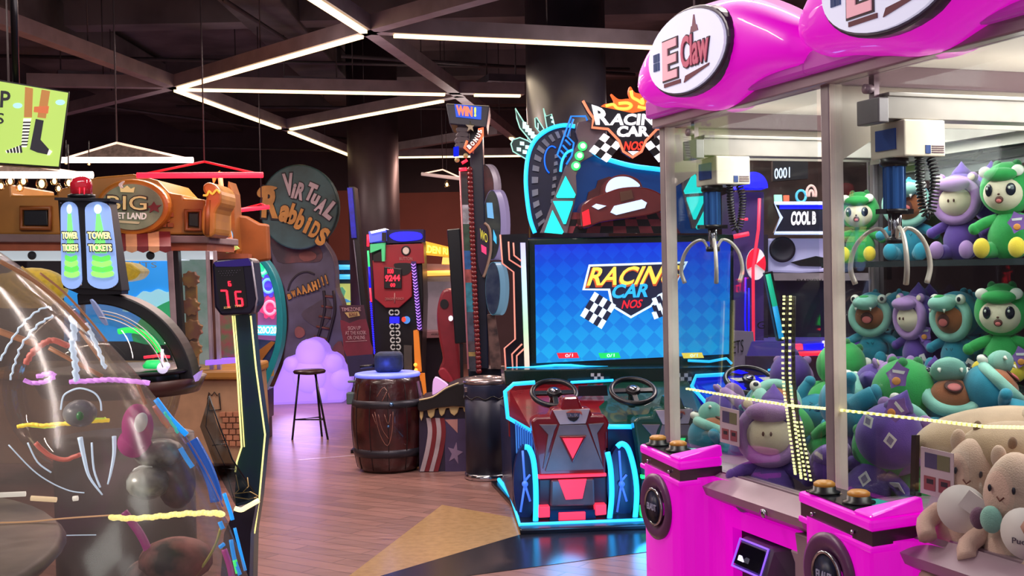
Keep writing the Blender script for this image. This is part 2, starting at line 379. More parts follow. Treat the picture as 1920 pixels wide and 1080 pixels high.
for i in range(5): qd(mb, tv, [(40 - i * 6, 272 + i * 2.2), (36 - i * 6, 273 + i * 2.2), (38 - i * 6, 287), (42 - i * 6, 286)], -.002, 1 if i % 2 else 1); qd(mb, tv, [(36 - i * 6, 273 + i * 2.2), (34 - i * 6, 274 + i * 2.2), (36 - i * 6, 287), (38 - i * 6, 287)], -.002, 2)
qd(mb, tv, [(67, 223), (82, 226), (76, 262), (92, 280), (90, 290), (70, 286), (56, 280)], -.002, 1)
qd(mb, tv, [(92, 280), (98, 284), (93, 291), (88, 291)], -.003, 2)
for x, y in ((33, 198), (113, 192)): mb.mat(3).prism(tv.O(arc(x, y, 9, 5, 0, 360, 12)[:-1], -.001), -.003, 0)
tv.part('sock_picture', mb, SK, sc_)
tv.text('SP', [(-18, 168), (20, 171), (19, 202), (-20, 202)], -.002, SK[1], sc_, bold=.02); tv.text('RS', [(-28, 212), (8, 212), (7, 232), (-28, 234)], -.002, SK[1], sc_, bold=.01)
tv.part('mount_pole', MB().tube([tv.P(30, 160, .06), (tv.P(30, 160, .06)[0], .06, 4.7 - tv.M.translation.z)], .02), BLKM)
# pyramid pendant frames
def pyramid(pts, v, Y, led, lab, extra=None, mesh=True):
    """pts apex, left, right in px at depth Y"""
    A = at(*pts[0], Y + .12); Lp = at(*pts[1], Y); Rp = at(*pts[2], Y); f = Fr('pyramid_pendant', (A.x, A.y, Lp.z), 0, lab, 'pendant light', 'pyramid pendant lights')
    o = Vector((A.x, A.y, Lp.z)); l = Lp - o; r = Rp - o; w = (r.x - l.x); bl = Vector((l.x + w * .16, l.y + 1.1, l.z)); br = Vector((r.x - w * .16, r.y + 1.1, r.z)); a = Vector((0, 0, A.z - Lp.z))
    f.part('led_tube', MB().tube([l, r], .022), led)
    fr = MB()
    for s_, e_ in ((a, l), (a, r)): fr.tube([s_, e_], .010, 6)
    f.part('wire_frame', fr, mt('red_wire_glow', 'c01828', emit=.7, noise=0) if led is REDL else mt('warm_white_tube', 'ffd8c0', emit=.9, noise=0))
    if mesh: f.part('mesh_panel', MB().add([l * .98, r * .98, a * .98], [(0, 1, 2)]), mt('brown_mesh_screen', '6a5850', .9, noise=.2, scale=40))
    f.part('cord', MB().tube([a, (0, 0, CEILZ - Lp.z)], .006, 6), PIPE)
    return f
SOFTW = neon('pendant_white_tube', 'ffe6d8', 2.2)
pyramid([(219, 268), (112, 300), (362, 300)], 0, 8.6, SOFTW, 'white lit pyramid pendant above the castle game sign')
pyramid([(383, 303), (257, 329), (493, 328)], 0, 9.0, REDL, 'red lit pyramid pendant above the castle game', mesh=False)
pyramid([(20, 306), (-60, 328), (174, 328)], 0, 7.2, SOFTW, 'white lit pyramid pendant low at the left edge')
pyramid([(830, 318), (790, 326), (870, 336)], 0, 15, neon('dim_white_tube', 'c0a8a0', .5), 'small far pyramid pendant holding one bulb', mesh=False)
pyramid([(490, 382), (440, 395), (505, 388)], 0, 12.5, REDL, 'short red lit pendant tube beside the mascot sign', mesh=False)
point('red_tube_light', at(380, 345, 8.8), 5, (1, .08, .12), .2)
# bulbs
GLB = glassm('bulb_glass', 'ffe8c0', .12); FIL = neon('bulb_filament', 'ffd9a8', 4.5)
for k, (x, y, r) in enumerate([(2, 347, 9), (19, 338, 10), (44, 338, 10), (37, 350, 9), (78, 342, 13), (102, 338, 9), (110, 352, 8), (129, 341, 10), (52, 322, 7), (124, 304, 4), (167, 306, 4), (838, 345, 6)]):
    Y = 7.3 if k < 9 else (8.6 if k < 11 else 15.1); p = at(x, y, Y); s = r * Y / F
    f = Fr('pendant_bulb', p, 0, ['bare warm filament bulb at the left frame edge', 'bare bulb, second from the left edge under the low pendant', 'bare bulb, third in the upper row under the screen', 'bare bulb hanging low between second and third bulbs', 'largest bare bulb with wide glass under the pendant', 'bare bulb right of the largest bulb', 'small low bare bulb next to the red beacon', 'bare bulb just left of the red beacon', 'small high bare bulb crossing the white tube', 'tiny bulb left under the white pyramid pendant', 'tiny bulb right under the white pyramid pendant', 'lone far bulb above the brown wall panel'][k], 'light bulb', 'filament bulbs')
    f.part('glass_envelope', MB().lathe([(.001, -1.1 * s), (.55 * s, -.95 * s), (.85 * s, -.4 * s), (.8 * s, .1 * s), (.4 * s, .8 * s), (.3 * s, 1.2 * s)], seg=16), GLB)
    f.part('filament', MB().ball((0, 0, -.2 * s), (.42 * s, .42 * s, .6 * s), 10, 8), FIL)
    f.part('socket', MB().lathe([(.32 * s, 1.1 * s), (.34 * s, 2.0 * s), (.1 * s, 2.2 * s)], seg=12), BLKM)
    f.part('cord', MB().tube([(0, 0, 2.1 * s), (0, 0, CEILZ - p.z if k == 11 else 4 * s + .1)], .004, 6), BLK)
# ================================================================ RACING GAME
RC = Fr('racing_game', gp(1080, 990), math.radians(5), 'twin seat racing arcade game with blue screen and cyan neon, topped by a red car', 'arcade game')
DGR = mt('dark_green_gloss', '0d2a26', .2, noise=.1); NAVY = mt('navy_gloss_panel', '0b2450', .25, noise=.1)
LEGM = mt('mauve_topper_panel', '6f6068', .4)
# base
RC.part('base_platform', MB().hprism([RC.Z(975, 1003)[:2], RC.Z(1420, 985)[:2], (RC.Z(1420, 985)[0], 1.6), (RC.Z(975, 1003)[0] - .06, 1.6), RC.Z(958, 950)[:2]], .0, .035), mt('black_base', '0a0c18', .3), bevel=.01)
RC.part('base_neon', MB().tube([(RC.Z(958, 945)[0] - .03, 1.55, .05), (*RC.Z(960, 945)[:2], .05), (RC.P(975, 993, -.02)[0], -.02, .035), (RC.P(1400, 985, -.02)[0], -.02, .035)], .016), CYAN)
sx0 = RC.P(992, 600, 1.3)[0]; sx1 = RC.P(1376, 600, 1.3)[0]
RC.slab('screen_housing', [(990, 448), (1376, 440), (1376, 720), (994, 722)], 1.30, 1.50, DGR, bevel=.01)
RC.part('back_cabinet', MB().box((sx0, 1.5, .07), (sx1, 1.75, 1.9)).box((sx0, 1.2, .07), (sx1, 1.5, .8)), NAVY)
# the picture on the screen: blue diamonds
m = bpy.data.materials.new('racing_screen_picture'); m.use_nodes = True; nt = m.node_tree; b = nt.nodes['Principled BSDF']
tc = nt.nodes.new('ShaderNodeTexCoord'); mp = nt.nodes.new('ShaderNodeMapping'); mp.inputs['Rotation'].default_value = (0, math.radians(45), 0); nt.links.new(tc.outputs['Object'], mp.inputs[0])
ck = nt.nodes.new('ShaderNodeTexChecker'); ck.inputs['Scale'].default_value = 11.5; nt.links.new(mp.outputs[0], ck.inputs[0])
sp = nt.nodes.new('ShaderNodeSeparateXYZ'); nt.links.new(tc.outputs['Object'], sp.inputs[0])
cr = nt.nodes.new('ShaderNodeValToRGB'); mr = nt.nodes.new('ShaderNodeMapRange'); mr.inputs[1].default_value = 1.0; mr.inputs[2].default_value = 1.85
nt.links.new(sp.outputs[2], mr.inputs[0]); nt.links.new(mr.outputs[0], cr.inputs[0])
cr.color_ramp.elements[0].color = lin('20b0f4'); cr.color_ramp.elements[1].color = lin('0a30e0'); e = cr.color_ramp.elements.new(.55); e.color = lin('0878e8')
mx = nt.nodes.new('ShaderNodeMix'); mx.data_type = 'RGBA'; mx.blend_type = 'MULTIPLY'; mx.inputs[7].default_value = (.72, .68, .9, 1)
mr2 = nt.nodes.new('ShaderNodeMapRange'); mr2.inputs[3].default_value = .0; mr2.inputs[4].default_value = .9
nt.links.new(ck.outputs[1], mr2.inputs[0]); nt.links.new(mr2.outputs[0], mx.inputs[0]); nt.links.new(cr.outputs[0], mx.inputs[6])
nt.links.new(mx.outputs[2], b.inputs['Emission Color']); b.inputs['Emission Strength'].default_value = .95; b.inputs['Base Color'].default_value = (0, 0, 0, 1); b.inputs['Roughness'].default_value = .15
scr = RC.slab('screen', [(1003, 459), (1370, 452), (1367, 664), (1006, 681)], 1.285, 1.305, m)
SW = neon('screen_white', 'cfe8ff', .9); SB = neon('screen_dark', '1b2038', .8); SY = neon('screen_yellow', 'f0cf50', .95); SO = neon('screen_orange', 'b4502a', .9); SC_ = neon('screen_cyan', '28a8f0', .95); SR = neon('screen_red', 'e02030', .9); SG = neon('screen_green', '18c860', .9)
RC.part('title_shield', MB().prism(RC.O([(1092, 544), (1104, 496), (1290, 490), (1262, 545), (1238, 556), (1222, 575), (1183, 597), (1146, 575), (1140, 545)], 1.28), 1.28, 1.284).mat(1).prism(RC.O([(1097, 541), (1107, 500), (1284, 494), (1259, 541), (1234, 552), (1219, 572), (1183, 592), (1150, 572), (1144, 541)], 1.277), 1.276, 1.281), [SW, SB], scr)
RC.text('RACING', [(1110, 502), (1284, 498), (1264, 536), (1097, 540)], 1.272, SO, scr, bold=.03); RC.text('RACING', [(1112, 501), (1282, 497), (1262, 532), (1100, 536)], 1.268, SY, scr, bold=.02)
RC.text('CAR', [(1152, 533), (1222, 531), (1214, 557), (1144, 560)], 1.268, SC_, scr, bold=.03); RC.text('NOS', [(1169, 563), (1206, 561), (1201, 577), (1165, 579)], 1.268, SR, scr, bold=.02)
fl = MB(); fr_ = MB()
for i in range(5):
    for j in range(3):
        a = (1115 + i * 8 - j * 9, 547 + i * 5 + j * 15); fl.mat((i + j) % 2).prism(RC.O([a, (a[0] + 8, a[1] + 5), (a[0] - 1, a[1] + 20), (a[0] - 9, a[1] + 15)], 1.274), 1.272, 1.279)
for i in range(5):
    for j in range(3):
        a = (1222 + i * 8, 560 - i * 3 + j * 13); fr_.mat((i + j) % 2).prism(RC.O([a, (a[0] + 8, a[1] - 3), (a[0] + 13, a[1] + 10), (a[0] + 5, a[1] + 13)], 1.274), 1.272, 1.279)
RC.part('chequered_flag_picture', fl, [SW, SB], scr); RC.part('chequered_flag_picture', fr_, [SW, SB], scr)
for x, mcol in ((1062, SR), (1140, SG), (1296, SY)):
    RC.slab('status_bar', [(x - 18, 662), (x + 20, 661), (x + 24, 671), (x - 14, 672)], 1.279, 1.284, mcol, scr); RC.text('0/1', [(x - 2, 664), (x + 12, 663), (x + 12, 669), (x - 2, 670)], 1.275, SW, scr)
# lower sill below the screen
RC.tub('sill_neon', [(950, 691), (1000, 689), (1040, 685), (1070, 685), (1100, 688), (1140, 689)], 1.2, .010, CYAN); RC.tub('sill_neon', [(1290, 676), (1330, 678), (1362, 672), (1372, 682)], 1.2, .010, CYAN)
RC.slab('control_shelf', [(945, 694), (1376, 688), (1376, 722), (948, 724)], .98, 1.3, DGR, bevel=.01)
chk = MB(); ch2 = MB()
for i in range(4):
    for j in range(2): chk.mat((i + j) % 2).prism(RC.O([(1108 + i * 6, 700 + j * 6), (1114 + i * 6, 700 + j * 6), (1114 + i * 6, 706 + j * 6), (1108 + i * 6, 706 + j * 6)], .97), .972, .979)
for i in range(6):
    for j in range(5): ch2.mat((i + j) % 2).prism(RC.O([(1255 + i * 7, 700 + j * 7), (1262 + i * 7, 700 + j * 7), (1262 + i * 7, 707 + j * 7), (1255 + i * 7, 707 + j * 7)], .97), .972, .979)
RC.part('chequered_decal', chk, [WHT, BLK]); RC.part('chequered_decal', ch2, [WHT, BLK])
# circuit pattern side wing
LNP = neon('salmon_line', 'e08878', .75); 
sw = RC.slab('side_wing', [(938, 440), (990, 438), (994, 722), (950, 722), (946, 653), (966, 636), (963, 510), (942, 494)], 1.22, 1.30, mt('side_wing_black', '0b1018', .2))
for pts in ([(938, 440), (942, 494), (963, 510), (966, 636), (946, 653), (950, 720)], [(953.5, 453), (955, 487), (977, 501)], [(962.6, 455), (964, 479), (982, 493)], [(962, 699), (960, 664), (979, 645)], [(969, 689), (969, 667), (986, 651)]):
    RC.tub('circuit_line', pts, 1.205, .006, LNP, sw)
m2 = bpy.data.materials.new('rainbow_light_strip'); m2.use_nodes = True; nt = m2.node_tree; b = nt.nodes['Principled BSDF']
tc = nt.nodes.new('ShaderNodeTexCoord'); sp = nt.nodes.new('ShaderNodeSeparateXYZ'); nt.links.new(tc.outputs['Object'], sp.inputs[0]); cr = nt.nodes.new('ShaderNodeValToRGB'); mr = nt.nodes.new('ShaderNodeMapRange'); mr.inputs[1].default_value = .8; mr.inputs[2].default_value = 1.86
nt.links.new(sp.outputs[2], mr.inputs[0]); nt.links.new(mr.outputs[0], cr.inputs[0]); E_ = cr.color_ramp.elements; E_[0].color = lin('d05a50'); E_[1].color = lin('2058d0')
for t, c in ((.2, 'c0b090'), (.4, '50c080'), (.65, '30b8c8'), (.82, '50a8e8')): k = E_.new(t); k.color = lin(c)
nt.links.new(cr.outputs[0], b.inputs['Emission Color']); b.inputs['Emission Strength'].default_value = .9
RC.slab('light_strip', [(976, 455), (985, 455), (994, 716), (985, 716)], 1.195, 1.22, m2)
# ---- topper
def T(name, pts, v0, v1, m, parent=None, **k): return RC.slab(name, pts, v0, v1, m, parent, **k)
tb = T('topper_back_panel', [(1062, 437), (1080, 300), (1110, 290), (1250, 318), (1268, 330), (1330, 437)], 1.42, 1.46, mt('blue_acrylic_panel', '0c3468', .2, emit=.25, ecol='0a4a9a', noise=0))
SKY = mt('skyline_green', '0c3a34', .35); SKL = neon('skyline_line', '9ad8c8', .6); SKW = neon('skyline_window', 'bfe8e0', .75)
for pts, wins in (([(966, 203), (984, 232), (1010, 262), (1004, 272), (998, 268), (975, 240), (969, 222)], [(980 + i * 5, 228 + i * 6, 7, 14) for i in range(5)]),
                  ([(958, 270), (962, 262), (975, 258), (990, 264), (998, 270), (992, 300), (986, 298), (962, 284)], [(975, 265, 8, 8), (985, 272, 8, 8), (969, 276, 8, 8), (980, 281, 8, 8)]),
                  ([(1003, 222), (1006, 220), (1020, 242), (1012, 248), (1004, 238)], [(1008, 230, 2, 12)]),
                  ([(1019, 203), (1024, 218), (1034, 214), (1040, 236), (1026, 242)], [(1032, 218, 5, 5), (1034, 226, 5, 5)])):
    s = T('skyline_panel', pts, 1.38, 1.40, SKY); RC.tub('outline', pts, 1.375, .005, SKL, s, closed=True)
    w = MB()
    for x, y, a, c in wins: w.prism(RC.O([(x, y), (x + a, y + 1), (x + a, y + c), (x, y + c - 1)], 1.37), 1.37, 1.378)
    RC.part('lit_windows', w, SKW, s)
arcp = smooth([(1003, 437), (994, 410), (988, 370), (986, 330), (991, 290), (1004, 262), (1028, 243), (1055, 235), (1078, 237)], 5)
RC.tub('arch_neon', arcp, 1.33, .016, CYAN)
ty = T('tyre_panel', [(x, y) for x, y in arcp] + [(1085, 265), (1059, 315), (1025, 408)], 1.36, 1.40, mt('tyre_panel_navy', '131a38', .4))
TRM = mt('tread_grey', '7c8290', .5); tp = smooth([(1010, 425), (999, 380), (998, 320), (1010, 272), (1040, 248), (1070, 244)], 5); t2 = smooth([(1022, 415), (1010, 375), (1010, 322), (1022, 282), (1046, 260), (1070, 256)], 5)
for i in range(0, len(tp) - 1, 1):
    if i % 2 == 0: RC.part('tread_block', MB().prism(RC.O([tp[i], tp[i + 1], t2[i + 1], t2[i]], 1.35), 1.345, 1.358), TRM, ty)
for i in range(8): 
    y = 290 + i * 14; x = 1044 - i * 1.2; RC.part('tread_block', MB().prism(RC.O([(x - 4, y), (x + 2, y - 2), (x + 3, y + 5), (x - 4, y + 7)], 1.35), 1.345, 1.358), TRM, ty)
RC.tub('hub_ring', arc(1035, 300, 14, 26, 60, 250, 12), 1.345, .006, neon('deep_blue_led', '1060d8', 1.0), ty)
BN = neon('blue_frame_led', '1a78e8', 1.0)
for pts in ([(1101, 226), (1098, 218), (1071, 218), (1045, 290), (1054, 300)], [(1075, 223), (1064, 256), (1076, 268), (1072, 292), (1062, 308)], [(1060, 262), (1070, 272)], [(1055, 272), (1066, 284)], [(1051, 282), (1062, 294)]):
    RC.tub('blue_neon_frame', pts, 1.29, .007, BN)
RC.tub('arch_neon', smooth([(1074, 281), (1062, 287), (1054, 302), (1051, 322)], 4), 1.28, .010, CYAN)
RC.tub('arch_neon', smooth([(1112, 284), (1130, 295), (1160, 305), (1190, 312), (1222, 316), (1272, 322)], 4), 1.30, .018, CYAN)
def leg(mir):
    g = (lambda p: [(2 * 1181 - x, y - (x - 1181) * -.035 * 2) for x, y in p]) if mir else (lambda p: p)
    lp = T('topper_leg', g([(1084, 229), (1108, 224), (1137, 242), (1129, 284), (1108, 294), (1090, 304), (1080, 330), (1082, 361), (1064, 437), (1013, 437), (1025, 408), (1059, 315), (1085, 265), (1079, 247)]), 1.31, 1.35, LEGM, bevel=.004)
    for t_ in ([(1060.5, 330), (1079.5, 365), (1077, 371), (1045, 371), (1043, 368)], [(1037, 377), (1074, 377), (1074, 382), (1061, 420), (1057, 420)], [(1036, 394), (1057, 435), (1054, 439), (1021, 436)]):
        RC.slab('arrow_lamp', g(t_), 1.295, 1.31, neon('turquoise_lamp', '18e0d8', .95), lp)
    if not mir:
        for x, y in ((1092.5, 274), (1086.5, 292), (1080, 311)):
            c = RC.P(x, y, 1.29); RC.part('signal_light', MB().lathe([(.034, 0), (.034, .02), (.022, .022), (.022, .03), (.001, .034)], (c[0], 1.31, c[2]), 20, 'y').xf(Matrix.Identity(4)), [neon('green_signal', '40e070', 1.0)], lp)
            RC.part('signal_core', MB().ball((c[0], 1.27, c[2]), (.02, .01, .02), 12, 8), neon('signal_core', 'e8ffe8', 1.1), lp)
leg(False); leg(True)
# flames and shield
sh = T('logo_shield', [(1093, 189), (1128, 200), (1186, 212), (1244, 200), (1279, 189), (1262, 222), (1262, 239), (1232, 242), (1211, 264), (1203, 284), (1186, 295), (1169, 284), (1161, 264), (1140, 242), (1110, 239), (1113, 222), (1104, 209)], 1.20, 1.30, mt('shield_navy', '191a28', .3))
RC.tub('shield_outline', [(1093, 189), (1104, 209), (1113, 222), (1110, 239), (1140, 242), (1161, 264), (1169, 284), (1186, 295), (1203, 284), (1211, 264), (1232, 242), (1262, 239)], 1.19, .010, neon('coral_outline', 'f0805c', .95), sh)
FLO = neon('flame_orange', 'f0662c', .9); FLY = neon('flame_yellow', 'f8d458', .95)
fm = T('flame_panel', smooth([(1128, 201), (1134, 195), (1152, 192), (1146, 176), (1160, 186), (1178, 185), (1184, 188), (1179, 174), (1182, 162), (1190, 173), (1205, 177), (1222, 188), (1238, 192), (1244, 203), (1215, 210), (1180, 212), (1150, 206)], 4, True), 1.24, 1.29, FLO)
for pts in ([(1136, 199), (1150, 196), (1158, 203), (1176, 204), (1184, 198), (1176, 193), (1160, 194)], [(1183, 170), (1186, 182), (1196, 188), (1206, 194), (1203, 184)], [(1196, 200), (1212, 203), (1228, 198)]):
    RC.tub('flame_swirl', smooth(pts, 4), 1.232, .012, FLY, fm)
WL = neon('white_letter_glow', 'f4f2f8', .95)
RC.text('R', [(1109, 196), (1144, 207), (1144, 235), (1117, 234)], 1.18, WL, sh, bold=.04); RC.text('ACING', [(1147, 213), (1252, 213), (1252, 235), (1142, 235)], 1.18, WL, sh, bold=.04)
RC.text('CAR', [(1158, 236), (1217, 236), (1217, 256), (1155, 257)], 1.18, WL, sh, bold=.05); RC.text('NOS', [(1172, 265), (1207, 265), (1202, 282), (1169, 282)], 1.18, neon('nos_red', 'f03828', .95), sh, bold=.03)
RC.slab('white_chevron', [(1178, 283.5), (1198, 283.5), (1187, 291)], 1.185, 1.2, WL, sh)
for dx, mm in ((0, 1), (1, -1)):
    k = MB()
    for i in range(3):
        for j in range(3):
            P_ = lambda a, c: (1132 + a * 11 - c * 9, 250 + a * 7 + c * 11)
            pts = [P_(i, j), P_(i + 1, j), P_(i + 1, j + 1), P_(i, j + 1)]
            if dx: pts = [(2 * 1187 - x, y) for x, y in pts]
            k.mat((i + j) % 2).prism(RC.O(pts, 1.26), 1.25, 1.28)
    RC.part('chequered_flag', k, [WL, mt('flag_black', '24242c', .4)])
# car
MAR = mt('maroon_gloss', '6e2a28', .18, coat=.5, noise=.08)
T('car_shadow_shape', [(1098, 385), (1104, 360), (1118, 352), (1122, 338), (1142, 331), (1160, 336), (1160, 380)], 1.36, 1.40, mt('maroon_matt', '54252c', .5))
car = T('car', smooth([(1090, 390), (1104, 374), (1130, 364), (1160, 353), (1195, 350), (1222, 355), (1244, 368), (1250, 390), (1222, 402), (1180, 409), (1150, 413), (1123, 418), (1102, 427), (1091, 424)], 4, True), 1.12, 1.34, MAR, bevel=.02)
T('car_roof', smooth([(1130, 366), (1133, 346), (1146, 333), (1170, 327), (1196, 336), (1206, 354)], 5) + [(1206, 362)], 1.2, 1.32, MAR, car)
CW = neon('car_window', 'c0dcff', .85)
T('windscreen', smooth([(1137, 360), (1139, 345), (1150, 334), (1168, 331), (1185, 335), (1200, 349), (1172, 352), (1152, 357)], 4, True), 1.18, 1.2, CW, car)
T('headlight', [(1110, 387), (1118, 382), (1137, 386), (1122, 393)], 1.105, 1.12, CW, car); T('grille', [(1145, 398), (1152, 386), (1203, 374), (1213, 380), (1209, 390), (1156, 403)], 1.105, 1.12, CW, car)
T('side_lamp', [(1092, 398), (1104, 392), (1108, 420), (1094, 424)], 1.10, 1.12, neon('car_red', 'e01c2c', .8), car)
T('bonnet_stripe', [(1162, 360), (1184, 356), (1188, 372), (1164, 378)], 1.108, 1.12, mt('brown_stripe', '6e4c3c', .4), car)
ckm = MB()
for i in range(9):
    for j in range(3):
        def Q(a, c): return (1070 + a * 20 - c * 2.2 * (4 - a) * .8, 398 + c * 13)
        ckm.mat((i + j) % 2).prism(RC.O([Q(i, j), Q(i + 1, j), Q(i + 1, j + 1), Q(i, j + 1)], 1.345), 1.35, 1.38)
RC.part('chequered_deck', ckm, [mt('deck_red', 'a04450', .4), BLK])
# ---- consoles
def console(dx, cbody, cpanel, clight, nm):
    g = lambda pts: [(x + dx, y) for x, y in pts]
    B = mt(nm + '_body', cbody, .22, coat=.4, noise=.1); L_ = neon(nm + '_lamp', clight, .95)
    f = RC.slab('seat_back', g([(1055.4, 744.5), (1083.7, 743), (1091.6, 765), (1105.8, 765), (1110.5, 777.6), (1134, 777.6), (1143.5, 793), (1137, 812), (1137, 844), (1135.7, 891), (1011, 893), (1003.4, 837), (1000, 818.5), (995.6, 790), (1005, 782), (1030, 781), (1035, 766.6), (1050.7, 765)]), .12, .26, B, bevel=.015)
    GP = mt('seat_grey_panel', '74686e', .35)
    for p in ([(1049, 797), (1099.5, 796), (1132.5, 880), (1022.3, 884)], [(1011, 796), (1045, 796), (1040, 806), (1018, 880), (1028, 815)], [(1103, 795), (1133, 793), (1120, 812), (1130, 872), (1107, 806)]):
        RC.slab('inset_panel', g(p), .105, .12, GP, f, bevel=.003)
    RC.slab('name_plate', g([(1037, 770), (1106, 767), (1098, 794), (1050, 796)]), .10, .12, mt('plate_pale', 'b8a4a8', .4), f)
    RC.text('RACING CAR', g([(1062, 774), (1088, 773), (1086, 781), (1064, 782)]), .096, SB, f, name='plate_lettering'); RC.slab('plate_flame', g([(1062, 774), (1072, 769), (1090, 772), (1092, 778), (1086, 775)]), .094, .1, mt('flame_print', 'c05a48', .4), f); RC.slab('plate_shield', g([(1064, 783), (1086, 782), (1082, 788), (1076, 791), (1068, 788)]), .094, .1, BLK, f)
    RC.slab('triangle_rim', g([(1049, 818), (1100, 817), (1073.5, 868)]), .095, .12, B, f, bevel=.004); RC.slab('triangle_lamp', g([(1055, 822), (1093, 821.5), (1074, 860)]), .088, .1, L_, f)
    RC.slab('light_bar', g([(1010, 892), (1137, 888), (1137, 893), (1010, 898)]), .09, .14, L_)
    k = RC.slab('foot_block', g([(1010, 898), (1138, 893), (1138, 970), (1010, 976)]), .16, .6, mt(nm + '_dark', cpanel, .3), bevel=.01)
    RC.slab('grey_shell', g([(1033, 900), (1114, 897), (1116, 948), (1032, 950)]), .11, .16, mt('shell_grey', '6c5f64', .25, .2), k, bevel=.012)
    RC.slab('trapezoid_lamp', g([(1047, 900), (1100, 898), (1092, 935), (1061, 937)]), .095, .11, L_, k); 
    for p in ([(1010, 951), (1031, 950), (1031, 970), (1010, 971)], [(1116, 947), (1137, 946), (1137, 965), (1117, 967)], [(1048, 962), (1098, 960), (1098, 975), (1048, 977)]): RC.slab('foot_lamp', g(p), .08, .16, L_, k, bevel=.004)
    RC.slab('blue_skirt', g([(1032, 958), (1116, 956), (1118, 982), (1030, 984)]), .1, .17, NAVY, k)
console(0, '7c1420', '3a1428', 'ff3048', 'red_console')
console(193, '14483c', '103a34', '20d070', 'green_console')
for dx, x1 in ((0, 0), (150, 0)):
    c = RC.P(984 + dx * 1.2, 908, .2)
for cx, rx in ((984, 21), (1165, 27)):
    w = RC.part('road_wheel', MB().prism(RC.O(arc(cx, 907, rx, 72, 0, 360, 32)[:-1], .22), .22, .3), mt('wheel_navy', '101a50', .3))
    RC.part('spokes', MB().tube([RC.P(cx, 907, .21), RC.P(cx - 4, 845, .21)], .008).tube([RC.P(cx, 907, .21), RC.P(cx + 10, 940, .21)], .008).tube([RC.P(cx, 907, .21), RC.P(cx - 8, 960, .21)], .008).tube([RC.P(cx - 4, 907, .21), RC.P(cx + 10, 890, .21)], .008).lathe([(.02, 0), (.02, .02)], (RC.P(cx, 907, .21)[0], .21, RC.P(cx, 907, .21)[2]), 16, 'y'), neon('spoke_glow', '4a7ae0', .6), w)
for pts in ([(984, 838), (992, 841), (1000, 862), (1004, 900), (1005, 940), (1004, 985)], [(1139, 848), (1145, 880), (1147, 930), (1142, 980)], [(1157, 838), (1166, 832), (1178, 842), (1189, 880), (1194, 925), (1190, 980)]):
    RC.tub('wheel_arch_neon', smooth(pts, 4), .10, .018, CYAN)
fl2 = MB()
for i in range(8): fl2.prism(RC.O([(966 + i * 4.3, 790 + i * 3), (968 + i * 4.3, 791 + i * 3), (970 + i * 4, 850 + i * 2), (968 + i * 4, 850 + i * 2)], .30), .28, .32)
RC.part('fluted_side', fl2, neon('flute_blue', '3a7ad0', .5)); RC.part('side_body', MB().prism(RC.O([(956, 785), (1000, 810), (1004, 985), (975, 985), (962, 940)], .33), .33, 1.2), NAVY); RC.slab('centre_body', [(1140, 800), (1200, 800), (1200, 985), (1140, 985)], .33, 1.2, NAVY)
def dash(front, back, vf, vb, m, name='dashboard'):
    a = [RC.P(x, y, vf) for x, y in front]; c = [RC.P(x, y, vb) for x, y in back]; n = len(a)
    lo = [(p[0], vf, p[2] - .12) for p in a]; lb = [(p[0], vb, p[2] - .3) for p in c]
    return RC.part(name, MB().add(a + c + lo + lb, [tuple(range(n)) + tuple(range(2 * n - 1, n - 1, -1))] + [(i, i + 1, 2 * n + i + 1, 2 * n + i) for i in range(n - 1)] + [(0, 2 * n, 3 * n, n), (n - 1, 2 * n - 1, 4 * n - 1, 3 * n - 1)]), m, bevel=.008)
RD = MC['red_console_body']; GD = MC['green_console_body']
dash([(953, 784), (996, 808), (1140, 806)], [(955, 734), (966, 722), (1132, 719)], .34, .95, RD); dash([(1140, 804), (1200, 803), (1340, 800)], [(1100, 719), (1200, 716), (1290, 714)], .345, .96, GD)
RC.slab('vent_grille', [(1085, 724), (1138, 722), (1140, 742), (1084, 743)], .72, .74, BLK)
RC.tub('dash_neon', [(1003, 717), (963, 720), (947, 734), (952, 783), (997, 809)], .33, .014, CYAN); RC.tub('dash_neon', [(1140, 800), (1188, 800)], .32, .016, CYAN); RC.tub('dash_neon', [(1070, 717), (1150, 713)], .9, .01, CYAN)
def swheel(fr, x, y, v, r, tilt, mat=BLK, parent=None):
    c = Vector(fr.P(x, y, v)); M = Matrix.Translation(c) @ Matrix.Rotation(tilt, 4, 'X')
    ring = MB().tube([(r * math.cos(t * math.pi / 18), r * math.sin(t * math.pi / 18), 0) for t in range(36)], .018, 8, True)
    ring.xf(M); w = fr.part('steering_wheel', ring, mat, parent)
    h = MB().lathe([(.001, .025), (.045, .022), (.055, 0), (.03, -.03), (.03, -.12)], seg=20).box((-r, -.02, -.008), (r, .025, .008)).box((-.018, -r, -.008), (.018, 0, .008)).xf(M)
    fr.part('wheel_hub', h, BLK, w, bevel=.003)
    fr.part('hub_badge', MB().lathe([(.001, .034), (.024, .032), (.026, .02)], seg=20).xf(M), CHROME, w)
    fr.part('chrome_trim', MB().tube([(r * .98 * math.cos(math.radians(a)), r * .98 * math.sin(math.radians(a)), -.014) for a in range(200, 341, 10)], .012, 6).xf(M), CHROME, w)
swheel(RC, 1039, 737, .50, .150, math.radians(28)); swheel(RC, 1187, 733, .50, .150, math.radians(28))
point('racing_neon_glow', RC.M @ Vector((-.1, -.35, .25)), 5, (.05, .45, 1), .15)
point('racing_neon_glow', RC.M @ Vector((.45, -.35, .15)), 8, (.05, .4, 1), .15)
